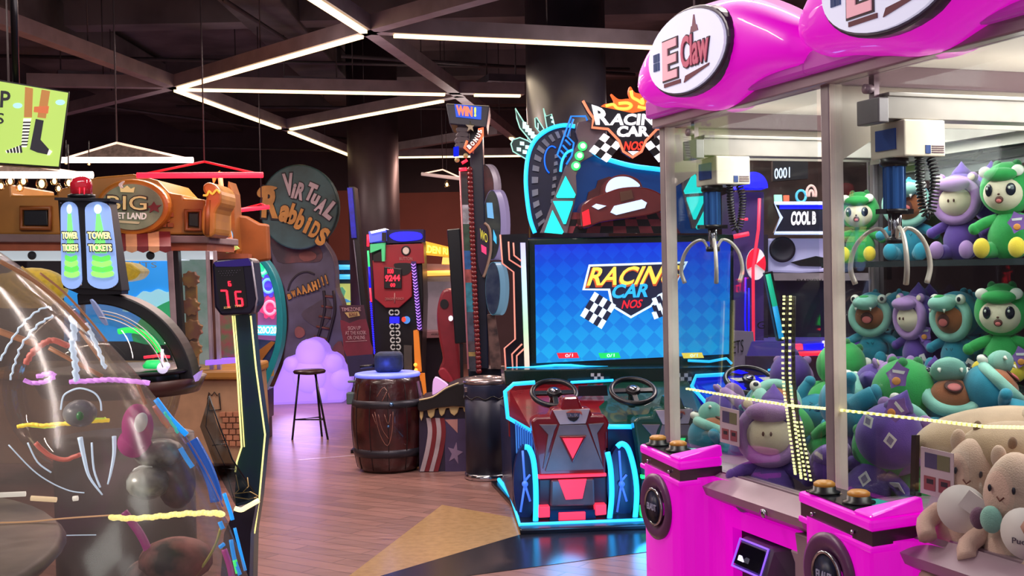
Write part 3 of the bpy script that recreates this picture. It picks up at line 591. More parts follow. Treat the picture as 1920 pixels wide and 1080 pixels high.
# ---- blue twin beside it, seen through the claw glass
RB = Fr('racing_console', gp(1400, 975), math.radians(5), 'blue racing console with black steering wheel behind the pink claw machine', 'arcade game')
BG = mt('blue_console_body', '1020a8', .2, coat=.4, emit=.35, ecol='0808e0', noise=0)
def rb(front, back, vf, vb, m, name):
    a = [RB.P(x, y, vf) for x, y in front]; c = [RB.P(x, y, vb) for x, y in back]; n = len(a); lo = [(p[0], vf, p[2] - .12) for p in a]; lb = [(p[0], vb, p[2] - .3) for p in c]
    return RB.part(name, MB().add(a + c + lo + lb, [tuple(range(n)) + tuple(range(2 * n - 1, n - 1, -1))] + [(i, i + 1, 2 * n + i + 1, 2 * n + i) for i in range(n - 1)] + [(0, 2 * n, 3 * n, n), (n - 1, 2 * n - 1, 4 * n - 1, 3 * n - 1)]), m, bevel=.008)
rb([(1345, 774), (1400, 790), (1480, 788)], [(1300, 716), (1312, 706), (1480, 702)], .3, .9, BG, 'dashboard')
RB.part('dash_neon', MB().tube([RB.P(1345, 774, .28), RB.P(1334, 767, .3), RB.P(1297, 725, .85), RB.P(1305, 705, .85), RB.P(1358, 702, .88)], .014), CYAN)
RB.part('body', MB().prism(RB.O([(1348, 775), (1480, 785), (1480, 975), (1350, 975)], .32), .32, 1.2), mt('blue_body', '0c1a6a', .3)); RB.slab('green_edge_light', [(1331, 775), (1335, 775), (1336, 838), (1332, 838)], .3, .32, GRNL); RB.slab('blue_edge_light', [(1357, 838), (1361, 838), (1361, 900), (1357, 900)], .29, .31, CYAN)
swheel(RB, 1405, 713, .5, .165, math.radians(28))
for pts in ([(1372, 698), (1386, 693), (1404, 699), (1390, 702)], [(1366, 708), (1380, 714), (1400, 728), (1394, 734), (1376, 724)], [(1416, 704), (1430, 712), (1440, 726), (1420, 722)]):
    RB.slab('blue_wheel_insert', pts, .44, .45, BLUEL)
# ================================================================ other games seen through the claw glass
G1 = Fr('boombox_game', gp(1500, 830), math.radians(-4), 'basketball hoop cabinet with white boombox front and glowing ribbon sign', 'arcade game')
BW = mt('boombox_white', 'b8b4dc', .4, emit=.35, ecol='b0a8e0', noise=0)
b1 = G1.slab('boombox_panel', smooth([(1440, 447), (1575, 447), (1572, 508), (1500, 512), (1440, 510)], 1, True), 0, .25, BW, bevel=.02)
for x in (1466, 1578):
    c = G1.P(x, 468, 0); G1.part('speaker', MB().lathe([(.115, -.02), (.12, .03), (.09, .03), (.03, .0), (.001, .01)], (c[0], 0, c[2]), 28, 'y'), mt('speaker_cone', '2c2838', .5), b1)
G1.slab('cassette_slot', [(1482, 492), (1530, 480), (1560, 486), (1540, 500), (1500, 499)], -.015, 0, BLK, b1)
G1.slab('cabinet_side', [(1432, 440), (1440, 440), (1440, 830), (1432, 830)], -.1, 1.4, mt('cabinet_plum', '2c2236', .5)); G1.slab('glass_window', [(1440, 520), (1640, 522), (1640, 640), (1440, 640)], .3, .32, mt('plum_back_panel', '3c3050', .4)); G1.slab('ledge', [(1436, 512), (1640, 512), (1640, 526), (1436, 526)], -.05, .3, ALU)
G1.text('DADIOH TH', [(1494, 523), (1560, 523), (1560, 529), (1494, 529)], -.055, BLK)
sg = G1.slab('ribbon_sign', [(1452, 382), (1574, 382), (1562, 408), (1574, 436), (1452, 436), (1464, 408)], -.1, 0, mt('sign_dark_navy', '14142a', .4))
G1.part('ribbon_neon', MB().tube([G1.P(x, y, -.12) for x, y in [(1452, 381), (1574, 381), (1561, 408), (1574, 437), (1452, 437), (1465, 408)]], .016, closed=True), neon('ribbon_white', 'c8d4ff', .95), sg)
G1.text('COOL B', [(1484, 396), (1530, 396), (1530, 421), (1482, 423)], -.105, neon('cool_white', 'e8e0e8', .8), sg, bold=.05); G1.slab('blue_light_bar', [(1462, 384), (1580, 384), (1580, 392), (1462, 392)], -.106, -.1, BLUEL, sg)
G1.slab('score_board', [(1449, 302), (1515, 300), (1515, 335), (1449, 340)], .1, .2, BLK); G1.text('0001', [(1452, 316), (1481, 313), (1481, 333), (1452, 336)], .095, neon('score_white', 'c8e0ff', .95), bold=.01)
for pts, c in (([(1452, 365), (1466, 365), (1467, 380), (1453, 380)], 'a0e0c0'), ([(1470, 366), (1480, 366), (1480, 380), (1470, 380)], 'd86040')): G1.slab('topper_block', pts, -.05, 0, neon('topper_' + c, c, .7))
for pts, mm in ((arc(1502, 368, 9, 11, 0, 360, 16), neon('swirl_cyan', '50b0d0', .7)), (arc(1521, 364, 9, 16, -20, 200, 16), neon('swirl_pale', 'd8b0a8', .6)), (arc(1521, 366, 4, 9, -20, 200, 12), neon('swirl_pale', 'd8b0a8', .6))): G1.tub('topper_swirl', pts, -.03, .012, mm)
G2 = Fr('prize_wheel_game', gp(1412, 850), 0, 'tall narrow game with pink red edge light and red and white disc', 'arcade game')
G2.tub('red_edge_light', [(1424, 372), (1422, 430), (1412, 500), (1413, 690)], 0, .014, PINKL); G2.slab('tower_body', [(1372, 360), (1432, 360), (1432, 850), (1376, 850)], .1, .6, mt('tower_purple', '3a2a5a', .4, emit=.1, ecol='6040c0', noise=0))
dk = G2.slab('disc', arc(1418, 495, 18, 30, 0, 360, 24)[:-1], .02, .06, neon('disc_white', 'e0d8e0', .7)); G2.slab('disc_sector', arc(1418, 495, 18, 30, -25, 30, 6) + [(1418, 495)], .01, .02, neon('disc_red', 'e01838', .8), dk); G2.slab('disc_sector', arc(1418, 495, 18, 30, 70, 200, 8) + [(1418, 495)], .01, .02, neon('disc_red', 'e01838', .8), dk)
dm = G2.slab('blue_dome', arc(1413, 352, 27, 30, 0, 180, 16), .0, .3, BLUEL)
for pts in ([(1398, 520), (1397, 600), (1399, 640)], [(1404, 540), (1404, 630)]): G2.tub('blue_line', pts, .05, .008, BLUEL)
G2.tub('pink_bar', [(1376, 444), (1404, 438)], .02, .02, PINKL); G2.tub('pink_bar', [(1385, 412), (1402, 411)], .02, .012, PINKL)
G2.slab('white_lower_panel', [(1373, 620), (1412, 622), (1420, 700), (1374, 700)], -.02, .05, mt('lower_panel_mauve', '80748c', .4, emit=.1, ecol='a090b0', noise=0)); G2.text('G', [(1419, 604), (1434, 602), (1434, 616), (1420, 617)], -.03, BLK); G2.text('ETS', [(1374, 640), (1394, 636), (1394, 660), (1374, 664)], -.025, BLK)
s_ = Fr('light_stick', at(1456, 575, 7.0), 0, 'slanted teal to blue light stick behind the claw glass', 'light'); s_.part('tube', MB().tube([s_.P(1440, 514), s_.P(1453, 574)], .016), neon('teal_stick', '18b890', .95)); s_.part('tube', MB().tube([s_.P(1453, 574), s_.P(1465, 634)], .016), neon('blue_stick', '1498d8', .95)); s_.part('post', MB().tube([Vector(s_.P(1466, 640)) + Vector((0, .04, 0)), (s_.P(1466, 640)[0], .04, 0)], .02), BLK); s_.part('mount', MB().bar(s_.P(1442, 510), s_.P(1467, 638), .05, .05).xf(Matrix.Translation((0, .04, 0))), BLK)
G3 = Fr('coin_pusher_table', gp(1560, 850), 0, 'low purple lit pusher table with red light rail behind the claw glass', 'arcade game')
G3.slab('table_body', [(1400, 668), (1640, 668), (1640, 800), (1400, 800)], 0, .8, mt('table_plum', '4a3a5c', .4)); G3.slab('playfield', [(1410, 640), (1640, 640), (1640, 668), (1400, 668)], .05, .7, mt('playfield_violet', '4a3c8a', .3, emit=.2, ecol='6050d0', noise=0)); G3.tub('red_rail', [(1488, 664), (1560, 661), (1640, 658)], -.03, .020, REDL)
G3.tub('blue_rail', [(1440, 694), (1478, 690)], -.03, .010, CYAN); G3.slab('blue_keys', [(1510, 646), (1545, 644), (1545, 656), (1510, 657)], -.02, .05, BLUEL); G3.slab('white_keys', [(1545, 640), (1590, 636), (1590, 646), (1545, 650)], -.01, .05, neon('key_white', 'e8e0ff', .9)); G3.slab('red_keys', [(1488, 646), (1505, 645), (1506, 656), (1488, 657)], -.02, .05, neon('key_red', 'f03858', .8))
wb = at(1500, 380, 10.5); single('wooden_wall_cladding', MB().box((at(1380, 300, 13.2).x, 13.2, 1.6), (at(1680, 300, 13.2).x, 13.3, 3.1)), mt('timber_cladding', '5c4440', .6, noise=.3, scale=4), 'brown timber cladding above the boombox game', 'cladding')
# ================================================================ CLAW MACHINES
KL = .884
_p = at(1240, 500, 3.8)
K = Fr('claw_machine', (_p.x, _p.y, 0), math.radians(-70), 'magenta lit claw crane machine holding hooded plush toys, left of the pair', 'claw machine', 'pink claw crane machines')
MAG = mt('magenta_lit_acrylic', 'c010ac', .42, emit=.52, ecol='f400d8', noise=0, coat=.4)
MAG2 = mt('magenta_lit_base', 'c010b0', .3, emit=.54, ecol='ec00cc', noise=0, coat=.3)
MAUVE = mt('mauve_sheet_metal', 'a8909c', .35, .25, noise=.06)
LIGHTIN = mt('white_enamel_interior', 'd8cfc4', .45, noise=.03)
DEP = .84
for u, v in ((0, 0), (0, DEP - .04)): K.part('corner_post', MB().box((u, v, 1.0), (u + .036, v + .04, 2.14)), ALU, bevel=.004)
K.part('post_trim', MB().box((.036, .002, 1.045), (.039, .038, 2.10)), mt('post_cream_trim', 'efe4d6', .35)); K.part('top_frame', MB().box((-.01, -.02, 2.10), (KL, .03, 2.155)).box((-.01, DEP - .04, 2.10), (KL, DEP, 2.155)).box((-.01, 0, 2.10), (.035, DEP, 2.155)), MAUVE, bevel=.004)  # cream strip paints the lamp-lit inner side of the post
K.part('roof_panel', MB().box((0, 0, 2.155), (KL, DEP, 2.18)), mt('lit_roof_panel', 'cfc4b8', .6, emit=.52, ecol='cfc2b6', noise=0))  # glow added so the roof panel looks lit from inside
K.part('side_header', MB().add([(.020, .04, 1.91), (.020, .20, 2.0), (.020, DEP - .04, 2.0), (.020, DEP - .04, 2.155), (.020, .04, 2.155), (.026, .04, 1.91), (.026, .20, 2.0), (.026, DEP - .04, 2.0), (.026, DEP - .04, 2.155), (.026, .04, 2.155)], [(0, 1, 2, 3, 4), (9, 8, 7, 6, 5), (0, 5, 6, 1), (1, 6, 7, 2), (2, 7, 8, 3), (3, 8, 9, 4), (4, 9, 5, 0)]), LIGHTIN); K.part('back_header', MB().box((.03, DEP - .045, 1.99), (KL - .01, DEP - .04, 2.155)), LIGHTIN)
# canopy: lofted lobe shape
tops = [(.05, 2.24), (.07, 2.285), (.12, 2.335), (.2, 2.375), (.3, 2.40), (.4, 2.415), (.5, 2.41), (.6, 2.39), (.7, 2.35), (.8, 2.30), (.88, 2.255), (.92, 2.22)]
bots = [(.05, 2.22), (.07, 2.17), (.12, 2.145), (.2, 2.135), (.3, 2.12), (.4, 2.10), (.5, 2.10), (.6, 2.125), (.7, 2.145), (.8, 2.15), (.88, 2.15), (.92, 2.17)]
tp_ = smooth(tops, 3); bt_ = smooth(bots, 3); n_ = len(tp_); S = 12; mb = MB(); vv = []
for i, ((u, zt), (_, zb)) in enumerate(zip(tp_, bt_)):
    t = i / (n_ - 1); d = .05 + .085 * max(0, math.sin(math.pi * min(1, max(0, t * 1.0 + .06)))) ** .5; zc = (zt + zb) / 2; hz = (zt - zb) / 2
    for k in range(S + 1):
        a = -math.pi / 2 + math.pi * k / S; c = math.cos(a); s = math.sin(a)
        vv.append((u, .04 - (d + .04) * (abs(c) ** .6), zc + hz * (abs(s) ** .75) * (1 if s > 0 else -1)))
fs = [(i * (S + 1) + k, (i + 1) * (S + 1) + k, (i + 1) * (S + 1) + k + 1, i * (S + 1) + k + 1) for i in range(n_ - 1) for k in range(S)]
fs += [tuple(range(S + 1)), tuple((n_ - 1) * (S + 1) + k for k in range(S, -1, -1))] + [((n_ - 1 - 0) * 0 + i * (S + 1), i * (S + 1) + S, (i + 1) * (S + 1) + S, (i + 1) * (S + 1)) for i in range(n_ - 1)]
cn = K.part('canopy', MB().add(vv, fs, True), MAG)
K.part('canopy_base', MB().box((-.01, -.045, 2.13), (KL + .0, .02, 2.19)), mt('magenta_dim_trim', '9a3c8e', .35, emit=.25, ecol='d030c0', noise=0), bevel=.01)
ou, ov, oz = .44, -.135, 2.262
def oval(a, b, n=40): return [(ou + a * math.cos(2 * math.pi * i / n), oz + b * math.sin(2 * math.pi * i / n)) for i in range(n)]
K.part('sign_rim', MB().prism(oval(.235, .124), ov, ov + .06), mt('sign_rim_dark', '4a3a52', .3), bevel=.006)
sf = K.part('sign_face', MB().prism(oval(.222, .113), ov - .008, ov), mt('sign_face_white', 'dcdcf0', .35, emit=.55, ecol='d4d4f0', noise=0))
PK = mt('sign_pink', 'c8607c', .4, emit=.3, noise=0); NV = mt('sign_navy', '1a3a7a', .4, emit=.15, noise=0)
dv = ov - .008
def kt(st, q, m, v=dv, th=.003, bold=0.): return lettering(st, [(ou + a, oz + b) for a, b in q], v, m, sf, th, bold)
kt('E', [(-.128, .052), (-.03, .052), (-.03, -.07), (-.128, -.07)], mt('sign_ink', '4a3040', .4), bold=.07); kt('E', [(-.122, .047), (-.036, .047), (-.036, -.065), (-.122, -.065)], mt('sign_pale_pink', 'e8a8b8', .4, emit=.45, noise=0), dv - .003, bold=.03)
kt('Claw', [(-.015, .045), (.15, .045), (.15, -.052), (-.015, -.052)], mt('sign_ink', '4a3040'), bold=.06); kt('Claw', [(-.011, .041), (.146, .041), (.146, -.048), (-.011, -.048)], PK, dv - .003, bold=.02)
sq = MB()
for i in range(2):
    for j in range(2): sq.box((ou - .185 + i * .019, dv - .003, oz - .028 + j * .026), (ou - .168 + i * .019, dv + .001, oz - .004 + j * .026))
K.part('blue_squares', sq, NV, sf)
K.part('underline', MB().prism([(ou - .12, oz - .085), (ou - .02, oz - .085), (ou - .02, oz - .074), (ou - .12, oz - .074)], dv - .003, dv).prism([(ou, oz - .088), (ou + .14, oz - .062), (ou + .145, oz - .056), (ou + .01, oz - .07)], dv - .003, dv), mt('sign_maroon', '7a2c44', .4), sf)
K.part('tower_emblem', MB().prism([(ou + .04, oz + .045), (ou + .085, oz + .045), (ou + .078, oz + .062), (ou + .072, oz + .062), (ou + .068, oz + .078), (ou + .065, oz + .092), (ou + .060, oz + .092), (ou + .056, oz + .078), (ou + .052, oz + .062), (ou + .046, oz + .062)], dv - .002, dv), mt('tower_print', '9a6078', .4), sf)
# glass
CG = glassm('clear_cabinet_glass', 'f6fafa', .03)
K.part('front_glass', MB().box((.036, .012, 1.045), (KL - .04, .018, 2.10)), CG); K.part('side_glass', MB().box((.012, .04, 1.045), (.018, DEP - .04, 2.10)), CG); K.part('back_glass', MB().box((.036, DEP - .022, 1.045), (KL - .04, DEP - .016, 2.10)), CG)
# prize deck and lower body
K.part('prize_deck', MB().box((.03, .03, .90), (KL - .005, DEP - .03, .93)), mt('deck_grey', '6a5f70', .5))
body = K.part('lower_body', MB().box((.0, .0, .04), (.40, DEP, 1.045)).box((.40, .12, .04), (KL - .004, DEP, .90)).box((.40, .0, .9), (KL - .004, .03, 1.045)).box((.40, .0, .04), (.44, .12, .9)).box((.86, .0, .04), (KL - .004, .12, .9)), MAUVE)
# magenta front: curved from console column into the door frame
pl = smooth([(.055, -.095), (.09, -.115), (.20, -.13), (.33, -.135), (.365, -.11), (.385, -.06), (.42, -.035), (.47, -.03)], 4)
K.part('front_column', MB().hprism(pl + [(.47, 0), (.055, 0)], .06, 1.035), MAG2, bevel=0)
uL, zT = K.xz(1357, 972, -.03); uR, _ = K.xz(1492, 1010, -.03); zT = .905
def g_(x, y, v=.0): return K.xz(x, y, v)
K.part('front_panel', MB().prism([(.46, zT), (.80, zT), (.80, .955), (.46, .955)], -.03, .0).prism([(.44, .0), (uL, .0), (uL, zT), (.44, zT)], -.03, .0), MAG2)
K.part('door_frame', MB().prism([(uR, .05), (.874, .05), (.874, .955), (.79, .955), (.80, zT), (uR - .02, zT), (uR, zT - .03)], -.035, .0), MAUVE, bevel=.004)
K.part('window_sill', MB().add([(.375, -.012, 1.045), (.878, -.012, 1.045), (.878, -.075, 1.01), (.36, -.075, 1.01), (.375, -.012, .955), (.878, -.012, .955), (.878, -.065, .985), (.36, -.065, .985)], [(0, 1, 2, 3), (3, 2, 6, 7), (7, 6, 5, 4), (0, 3, 7, 4), (1, 5, 6, 2), (0, 4, 5, 1)]), MAUVE)
K.part('sill_lock', MB().lathe([(.012, 0), (.012, .01), (.001, .012)], (.72, -.078, .995), 14, 'y'), CHROME)
K.part('sill_bolt', MB().lathe([(.012, 0), (.012, .012), (.001, .014)], (.378, -.04, .975), 12, 'y'), MAUVE)
rc = K.part('service_door', MB().box((uL, .05, .05), (uR, .07, zT)), mt('door_plum', '6c4a66', .4, .1), bevel=.003)
K.part('recess_rim', MB().box((uL, -.0, zT - .01), (uR, .05, zT + .02)).box((uL, 0, .05), (uL + .012, .05, zT)), mt('recess_plum', '6c4868', .4))
q_ = [g_(1384, 1060, -.03), g_(1432, 1076, -.03), g_(1436, 1034, -.03), g_(1395, 1018, -.03)]
ra, rb_, rz0, rz1 = q_[0][0], q_[1][0] + .02, q_[1][1] - .01, q_[3][1] + .01
rd = K.part('card_reader', MB().add([(ra - .03, .05, rz0 - .05), (rb_ + .04, .05, rz0 - .05), (rb_ + .04, .05, rz1 + .01), (ra - .01, .05, rz1 + .01), (ra, -.05, rz0), (rb_, -.05, rz0), (rb_, -.02, rz1), (ra, -.02, rz1)], [(0, 3, 2, 1), (4, 5, 6, 7), (0, 1, 5, 4), (1, 2, 6, 5), (2, 3, 7, 6), (3, 0, 4, 7)]), mt('reader_grey', '64586e', .35), bevel=.012)
K.part('reader_glow', MB().tube([(ra + .004, -.052, rz0 + .006), (rb_ - .004, -.052, rz0 + .006), (rb_ - .004, -.024, rz1 - .004), (ra + .004, -.024, rz1 - .004)], .003, 6, True), PURL, rd)
K.part('reader_screen', MB().add([(ra + .014, -.0525, rz0 + .016), (rb_ - .014, -.0525, rz0 + .016), (rb_ - .014, -.028, rz1 - .012), (ra + .014, -.028, rz1 - .012)], [(0, 1, 2, 3)]), mt('reader_screen', '0c0a1c', .1), rd)
K.part('tap_symbol', MB().prism([(ra + .04, rz0 + .03), (ra + .07, rz0 + .03), (ra + .06, rz0 + .045), (ra + .048, rz0 + .045)], -.056, -.052), neon('tap_white', 'e8e8ff', .9), rd)
sa, sz0 = g_(1462, 1070, .04); sb, sz1 = g_(1482, 1018, .04)
K.part('coin_slot_plate', MB().box((sa, .035, sz0 - .02), (sb, .05, sz1 + .0)), BLKM, bevel=.003); K.part('slot_label', MB().box((sa + .006, .03, sz1 - .035), (sb - .012, .035, sz1 - .006)), CREAM); K.part('slot_red_line', MB().box((sb - .008, .032, sz0), (sb - .004, .036, sz1)), PINKL)
# console tray
tray = [(.03, -.105), (.385, -.155), (.37, .0), (.03, .0)]
K.part('console_tray', MB().hprism(tray, 1.062, 1.09), MAG, bevel=.008); K.part('console_trim', MB().hprism([(.035, -.10), (.38, -.148), (.365, 0), (.035, 0)], 1.03, 1.062), mt('trim_dark_chrome', '5a4254', .25, .5)); K.part('console_lip', MB().hprism(tray, 1.015, 1.03), MAG, bevel=.004)
K.part('trim_screw', MB().lathe([(.005, 0), (.005, .006), (.001, .008)], (.1, -.108, 1.046), 10, 'y'), CHROME); K.part('trim_screw', MB().lathe([(.005, 0), (.005, .006), (.001, .008)], (.3, -.138, 1.046), 10, 'y'), CHROME)
K.part('console_wedge', MB().add([(.30, -.145, 1.09), (.385, -.155, 1.09), (.372, .0, 1.09), (.33, .0, 1.09), (.31, -.14, 1.10), (.38, -.15, 1.10), (.368, -.002, 1.125), (.345, -.002, 1.125)], [(0, 3, 2, 1), (4, 5, 6, 7), (0, 1, 5, 4), (1, 2, 6, 5), (2, 3, 7, 6), (3, 0, 4, 7)]), MAG, bevel=.006)
K.part('console_plate', MB().hprism([(.05, -.095), (.30, -.13), (.33, -.005), (.05, -.005)], 1.09, 1.094), mt('console_black_print', '1c1c24', .15))
K.part('plate_print', MB().hprism([(.20, -.06), (.30, -.07), (.31, -.01), (.22, -.01)], 1.094, 1.0955), mt('teal_print', '2aa8a0', .3, emit=.1)).modifiers
K.part('plate_print', MB().hprism([(.07, -.05), (.13, -.06), (.13, -.045), (.07, -.04)], 1.094, 1.0955), mt('cream_print', 'd8c8b0', .3))
for u, v in ((.10, -.075), (.235, -.075)):
    b_ = K.part('push_button', MB().lathe([(.038, 1.094), (.038, 1.099), (.028, 1.102), (.027, 1.112)], (u, v, 0), 24), BLK); K.part('button_cap', MB().lathe([(.026, 1.112), (.026, 1.119), (.019, 1.124), (.001, 1.125)], (u, v, 0), 24), mt('amber_button', 'b07c34', .35, emit=.15, ecol='c08030', noise=0), b_)
# speaker
spk = K.part('speaker_ring', MB().lathe([(.098, 0), (.10, .012), (.085, .02), (.062, .012), (.055, .004), (.001, .004)], (.205, -.130, .925), 40, 'y'), mt('speaker_ring_plum', '6a3c68', .35))
K.part('speaker_trim', MB().lathe([(.054, .0), (.058, .012), (.052, .014), (.05, .006)], (.205, -.138, .925), 32, 'y'), CHROME, spk); K.part('speaker_centre', MB().lathe([(.052, .010), (.001, .014)], (.205, -.138, .925), 32, 'y'), mt('speaker_navy', '161c48', .5, noise=.3, scale=60), spk)
lettering('ELAUT', [(.175, .935), (.235, .935), (.235, .915), (.175, .915)], -.153, mt('speaker_print', 'a8a8c8', .4), spk, .002, .03)
K.part('kick_plate', MB().box((.02, -.06, 0), (KL - .004, DEP, .04)), BLK)
# instruction card on the inner glass
def card(pts, v, idx):
    c = K.slab('instruction_card', pts, v, v + .002, mt('instruction_card_grey', 'b8a8b0', .5)); xs = [p[0] for p in pts]; ys = [p[1] for p in pts]
    x0, y0 = pts[0]; w = pts[1][0] - x0; h = pts[3][1] - y0; sk = (pts[1][1] - y0) / w
    def R_(a, b, c2, d): return [(x0 + a * w, y0 + b * h + sk * a * w), (x0 + c2 * w, y0 + b * h + sk * c2 * w), (x0 + c2 * w, y0 + d * h + sk * c2 * w), (x0 + a * w, y0 + d * h + sk * a * w)]
    for (q, col) in (((.12, .1, .5, .42), '4a4468'), ((.5, .1, .88, .42), '6a6a50'), ((.1, .6, .45, .9), '8a4a50'), ((.55, .6, .9, .9), '8a4a50')): K.slab('card_picture', R_(*q), v - .001, v, mt('print_' + col, col, .5), c)
    for q in ((.18, .66, .38, .76), (.62, .66, .82, .76)):
        K.slab('card_button_picture', R_(*q), v - .0015, v - .001, mt('print_dark', '2c2830', .5), c)
card([(1350, 762), (1385, 770), (1386, 838), (1350, 828)], -.004, 0)
# gantry, carriage and claw
RAIL = mt('rail_grey_white', '968e88', .4, .1)
K.part('gantry_rail', MB().box((.14, .05, 1.995), (.20, DEP - .05, 2.055)).box((.135, .05, 2.048), (.205, DEP - .05, 2.058)), RAIL, bevel=.002)
K.part('rail_end_cap', MB().box((.12, .02, 1.985), (.205, .05, 2.045)), mt('end_cap_grey', '8a8488', .35, .3), bevel=.003); K.part('rail_hanger', MB().box((.15, .035, 2.04), (.17, .05, 2.155)).lathe([(.012, 0), (.012, .02)], (.16, .035, 2.07), 12, 'y'), MAUVE); K.part('long_rail', MB().box((.04, DEP - .09, 2.02), (KL - .05, DEP - .05, 2.07)), RAIL)
cg = K.part('carriage', MB().box((.085, .085, 1.905), (.215, .205, 1.993)), CREAM, bevel=.004)
K.part('carriage_panel', MB().box((.11, .081, 1.925), (.185, .085, 1.975)), NV, cg); K.part('carriage_sticker', MB().box((.215, .145, 1.912), (.217, .160, 1.932)), NV, cg)
st = MB()
for i in range(4): st.box((.215, .164, 1.914 + i * .005), (.217, .20, 1.916 + i * .005))
K.part('sticker_lines', st, mt('sticker_plum', '6a4a5a', .5), cg)
cu_, cv_ = .15, .105
BLM = mt('anodised_blue', '3568b0', .28, .5, noise=0)
rib = []
for i in range(32):
    a = 2 * math.pi * i / 32; r = .027 if i % 4 < 2 else .023; rib.append((cu_ + r * math.cos(a), cv_ + r * math.sin(a)))
cl = K.part('claw_motor', MB().hprism(rib, 1.775, 1.895), BLM, cg if False else None)
K.part('motor_collar', MB().lathe([(.03, 1.885), (.034, 1.89), (.034, 1.905), (.02, 1.907)], (cu_, cv_, 0), 20).lathe([(.031, 1.772), (.031, 1.782)], (cu_, cv_, 0), 20).box((cu_ - .008, cv_ - .05, 1.77), (cu_ + .008, cv_ + .05, 1.782)), BLK, cl)
K.part('plunger_rod', MB().tube([(cu_, cv_, 1.78), (cu_, cv_, 1.70)], .010).tube([(cu_ - .02, cv_, 1.78), (cu_ - .02, cv_, 1.73)], .004).tube([(cu_ + .02, cv_, 1.78), (cu_ + .02, cv_, 1.73)], .004), CHROME, cl); K.part('claw_hub', MB().lathe([(.02, 1.698), (.022, 1.702), (.022, 1.712), (.01, 1.714)], (cu_, cv_, 0), 16), BLK, cl)
for k in range(3):
    a = math.radians(95 + 120 * k); dx, dy = math.cos(a), math.sin(a)
    pts = smooth([(.015, 1.705), (.035, 1.735), (.07, 1.725), (.10, 1.69), (.112, 1.64), (.10, 1.60)], 4)
    K.part('claw_arm', MB().tube([(cu_ + r * dx, cv_ + r * dy, z) for r, z in pts], .0045, 6, r2=.007), mt('claw_arm_cream', 'd8d0c4', .3, .3), cl)
def coil(fr, path, r, turns, rt, name, parent, mat):
    path = smooth(path, 10); L = [0]
    for i in range(1, len(path)): L.append(L[-1] + (Vector(path[i]) - Vector(path[i - 1])).length)
    pts = []; N = turns * 8
    for k in range(N + 1):
        s = L[-1] * k / N; i = max(j for j in range(len(L)) if L[j] <= s + 1e-9); i = min(i, len(path) - 2); t = (s - L[i]) / max(1e-6, L[i + 1] - L[i])
        p = Vector(path[i]).lerp(Vector(path[i + 1]), t); d = (Vector(path[i + 1]) - Vector(path[i])).normalized(); x = d.cross(Vector((1, 0, 0))).normalized(); y = d.cross(x)
        a = 2 * math.pi * k / 8; pts.append(p + x * r * math.cos(a) + y * r * math.sin(a))
    return fr.part(name, MB().tube(pts, rt, 5), mat, parent)
coil(K, [(.20, .140, 1.905), (.20, .142, 1.84), (.20, .150, 1.78), (.20, .163, 1.765), (.20, .176, 1.79), (.20, .185, 1.86), (.19, .180, 1.905)], .010, 34, .0028, 'coiled_cable', cl, BLK)
# the second machine is a copy of the whole tree
K2 = copy_tree(K.root); K2.location = K.M @ Vector((KL, 0, 0)); K2.rotation_euler = (0, 0, math.radians(-70))
build('end_posts', MB().box((KL - .036, 0, 1.0), (KL, .04, 2.14)).box((KL - .036, DEP - .04, 1.0), (KL, DEP, 2.14)), ALU, K2, bevel=.004)
K2['label'] = 'magenta lit claw crane machine with capybara plush, nearest at right edge'
K3L = K.M @ Vector((KL * 2, 0, 0))
# interior lamps of the two machines
for k in range(2):
    p = K.M @ Vector((KL * (k + .5), DEP * .5, 2.09)); area('claw_interior_lamp', p, .6, 11, (1, .95, .88), (0, 0, math.radians(-70)))
    for uu, w in ((.2, 5.0), (.65, 2.5)):
        pass
K1 = K
# glowing bead strips that imitate LED reflections in the claw glass
def beads(fr, a, b, n, r, name, mat, parent=None, sag=0.):
    a = Vector(a); b = Vector(b); m = MB()
    for i in range(n):
        t = (i + .5) / n; p = a.lerp(b, t) + Vector((0, 0, -sag * 4 * t * (1 - t))); m.box(p - Vector((r, r * .5, r * .8)), p + Vector((r, r * .5, r * .8)))
    return fr.part(name, m, mat, parent)
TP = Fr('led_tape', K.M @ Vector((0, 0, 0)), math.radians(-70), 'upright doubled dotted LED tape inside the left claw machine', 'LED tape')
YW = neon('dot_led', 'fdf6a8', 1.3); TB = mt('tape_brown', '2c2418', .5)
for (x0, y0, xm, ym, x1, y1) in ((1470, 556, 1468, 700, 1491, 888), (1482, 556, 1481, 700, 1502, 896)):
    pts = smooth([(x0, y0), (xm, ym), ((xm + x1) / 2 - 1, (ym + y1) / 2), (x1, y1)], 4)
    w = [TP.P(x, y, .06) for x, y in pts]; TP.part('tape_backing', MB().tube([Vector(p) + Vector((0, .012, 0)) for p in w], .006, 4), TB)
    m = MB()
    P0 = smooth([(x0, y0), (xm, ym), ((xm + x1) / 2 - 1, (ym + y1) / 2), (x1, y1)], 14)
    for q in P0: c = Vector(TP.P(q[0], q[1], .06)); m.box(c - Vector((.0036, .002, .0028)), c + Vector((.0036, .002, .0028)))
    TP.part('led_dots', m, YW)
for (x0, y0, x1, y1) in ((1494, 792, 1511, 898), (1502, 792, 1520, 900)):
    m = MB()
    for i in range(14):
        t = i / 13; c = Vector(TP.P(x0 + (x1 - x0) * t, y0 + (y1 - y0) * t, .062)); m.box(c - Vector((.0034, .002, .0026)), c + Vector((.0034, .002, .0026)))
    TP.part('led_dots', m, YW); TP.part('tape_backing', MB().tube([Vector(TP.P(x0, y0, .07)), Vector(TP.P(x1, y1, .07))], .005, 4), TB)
TQ = Fr('led_tape', K.M @ Vector((0, 0, 0)), math.radians(-70), 'long level yellow dotted LED tape crossing both claw machines', 'LED tape')  # level strip stands in for a reflection of another game's LEDs
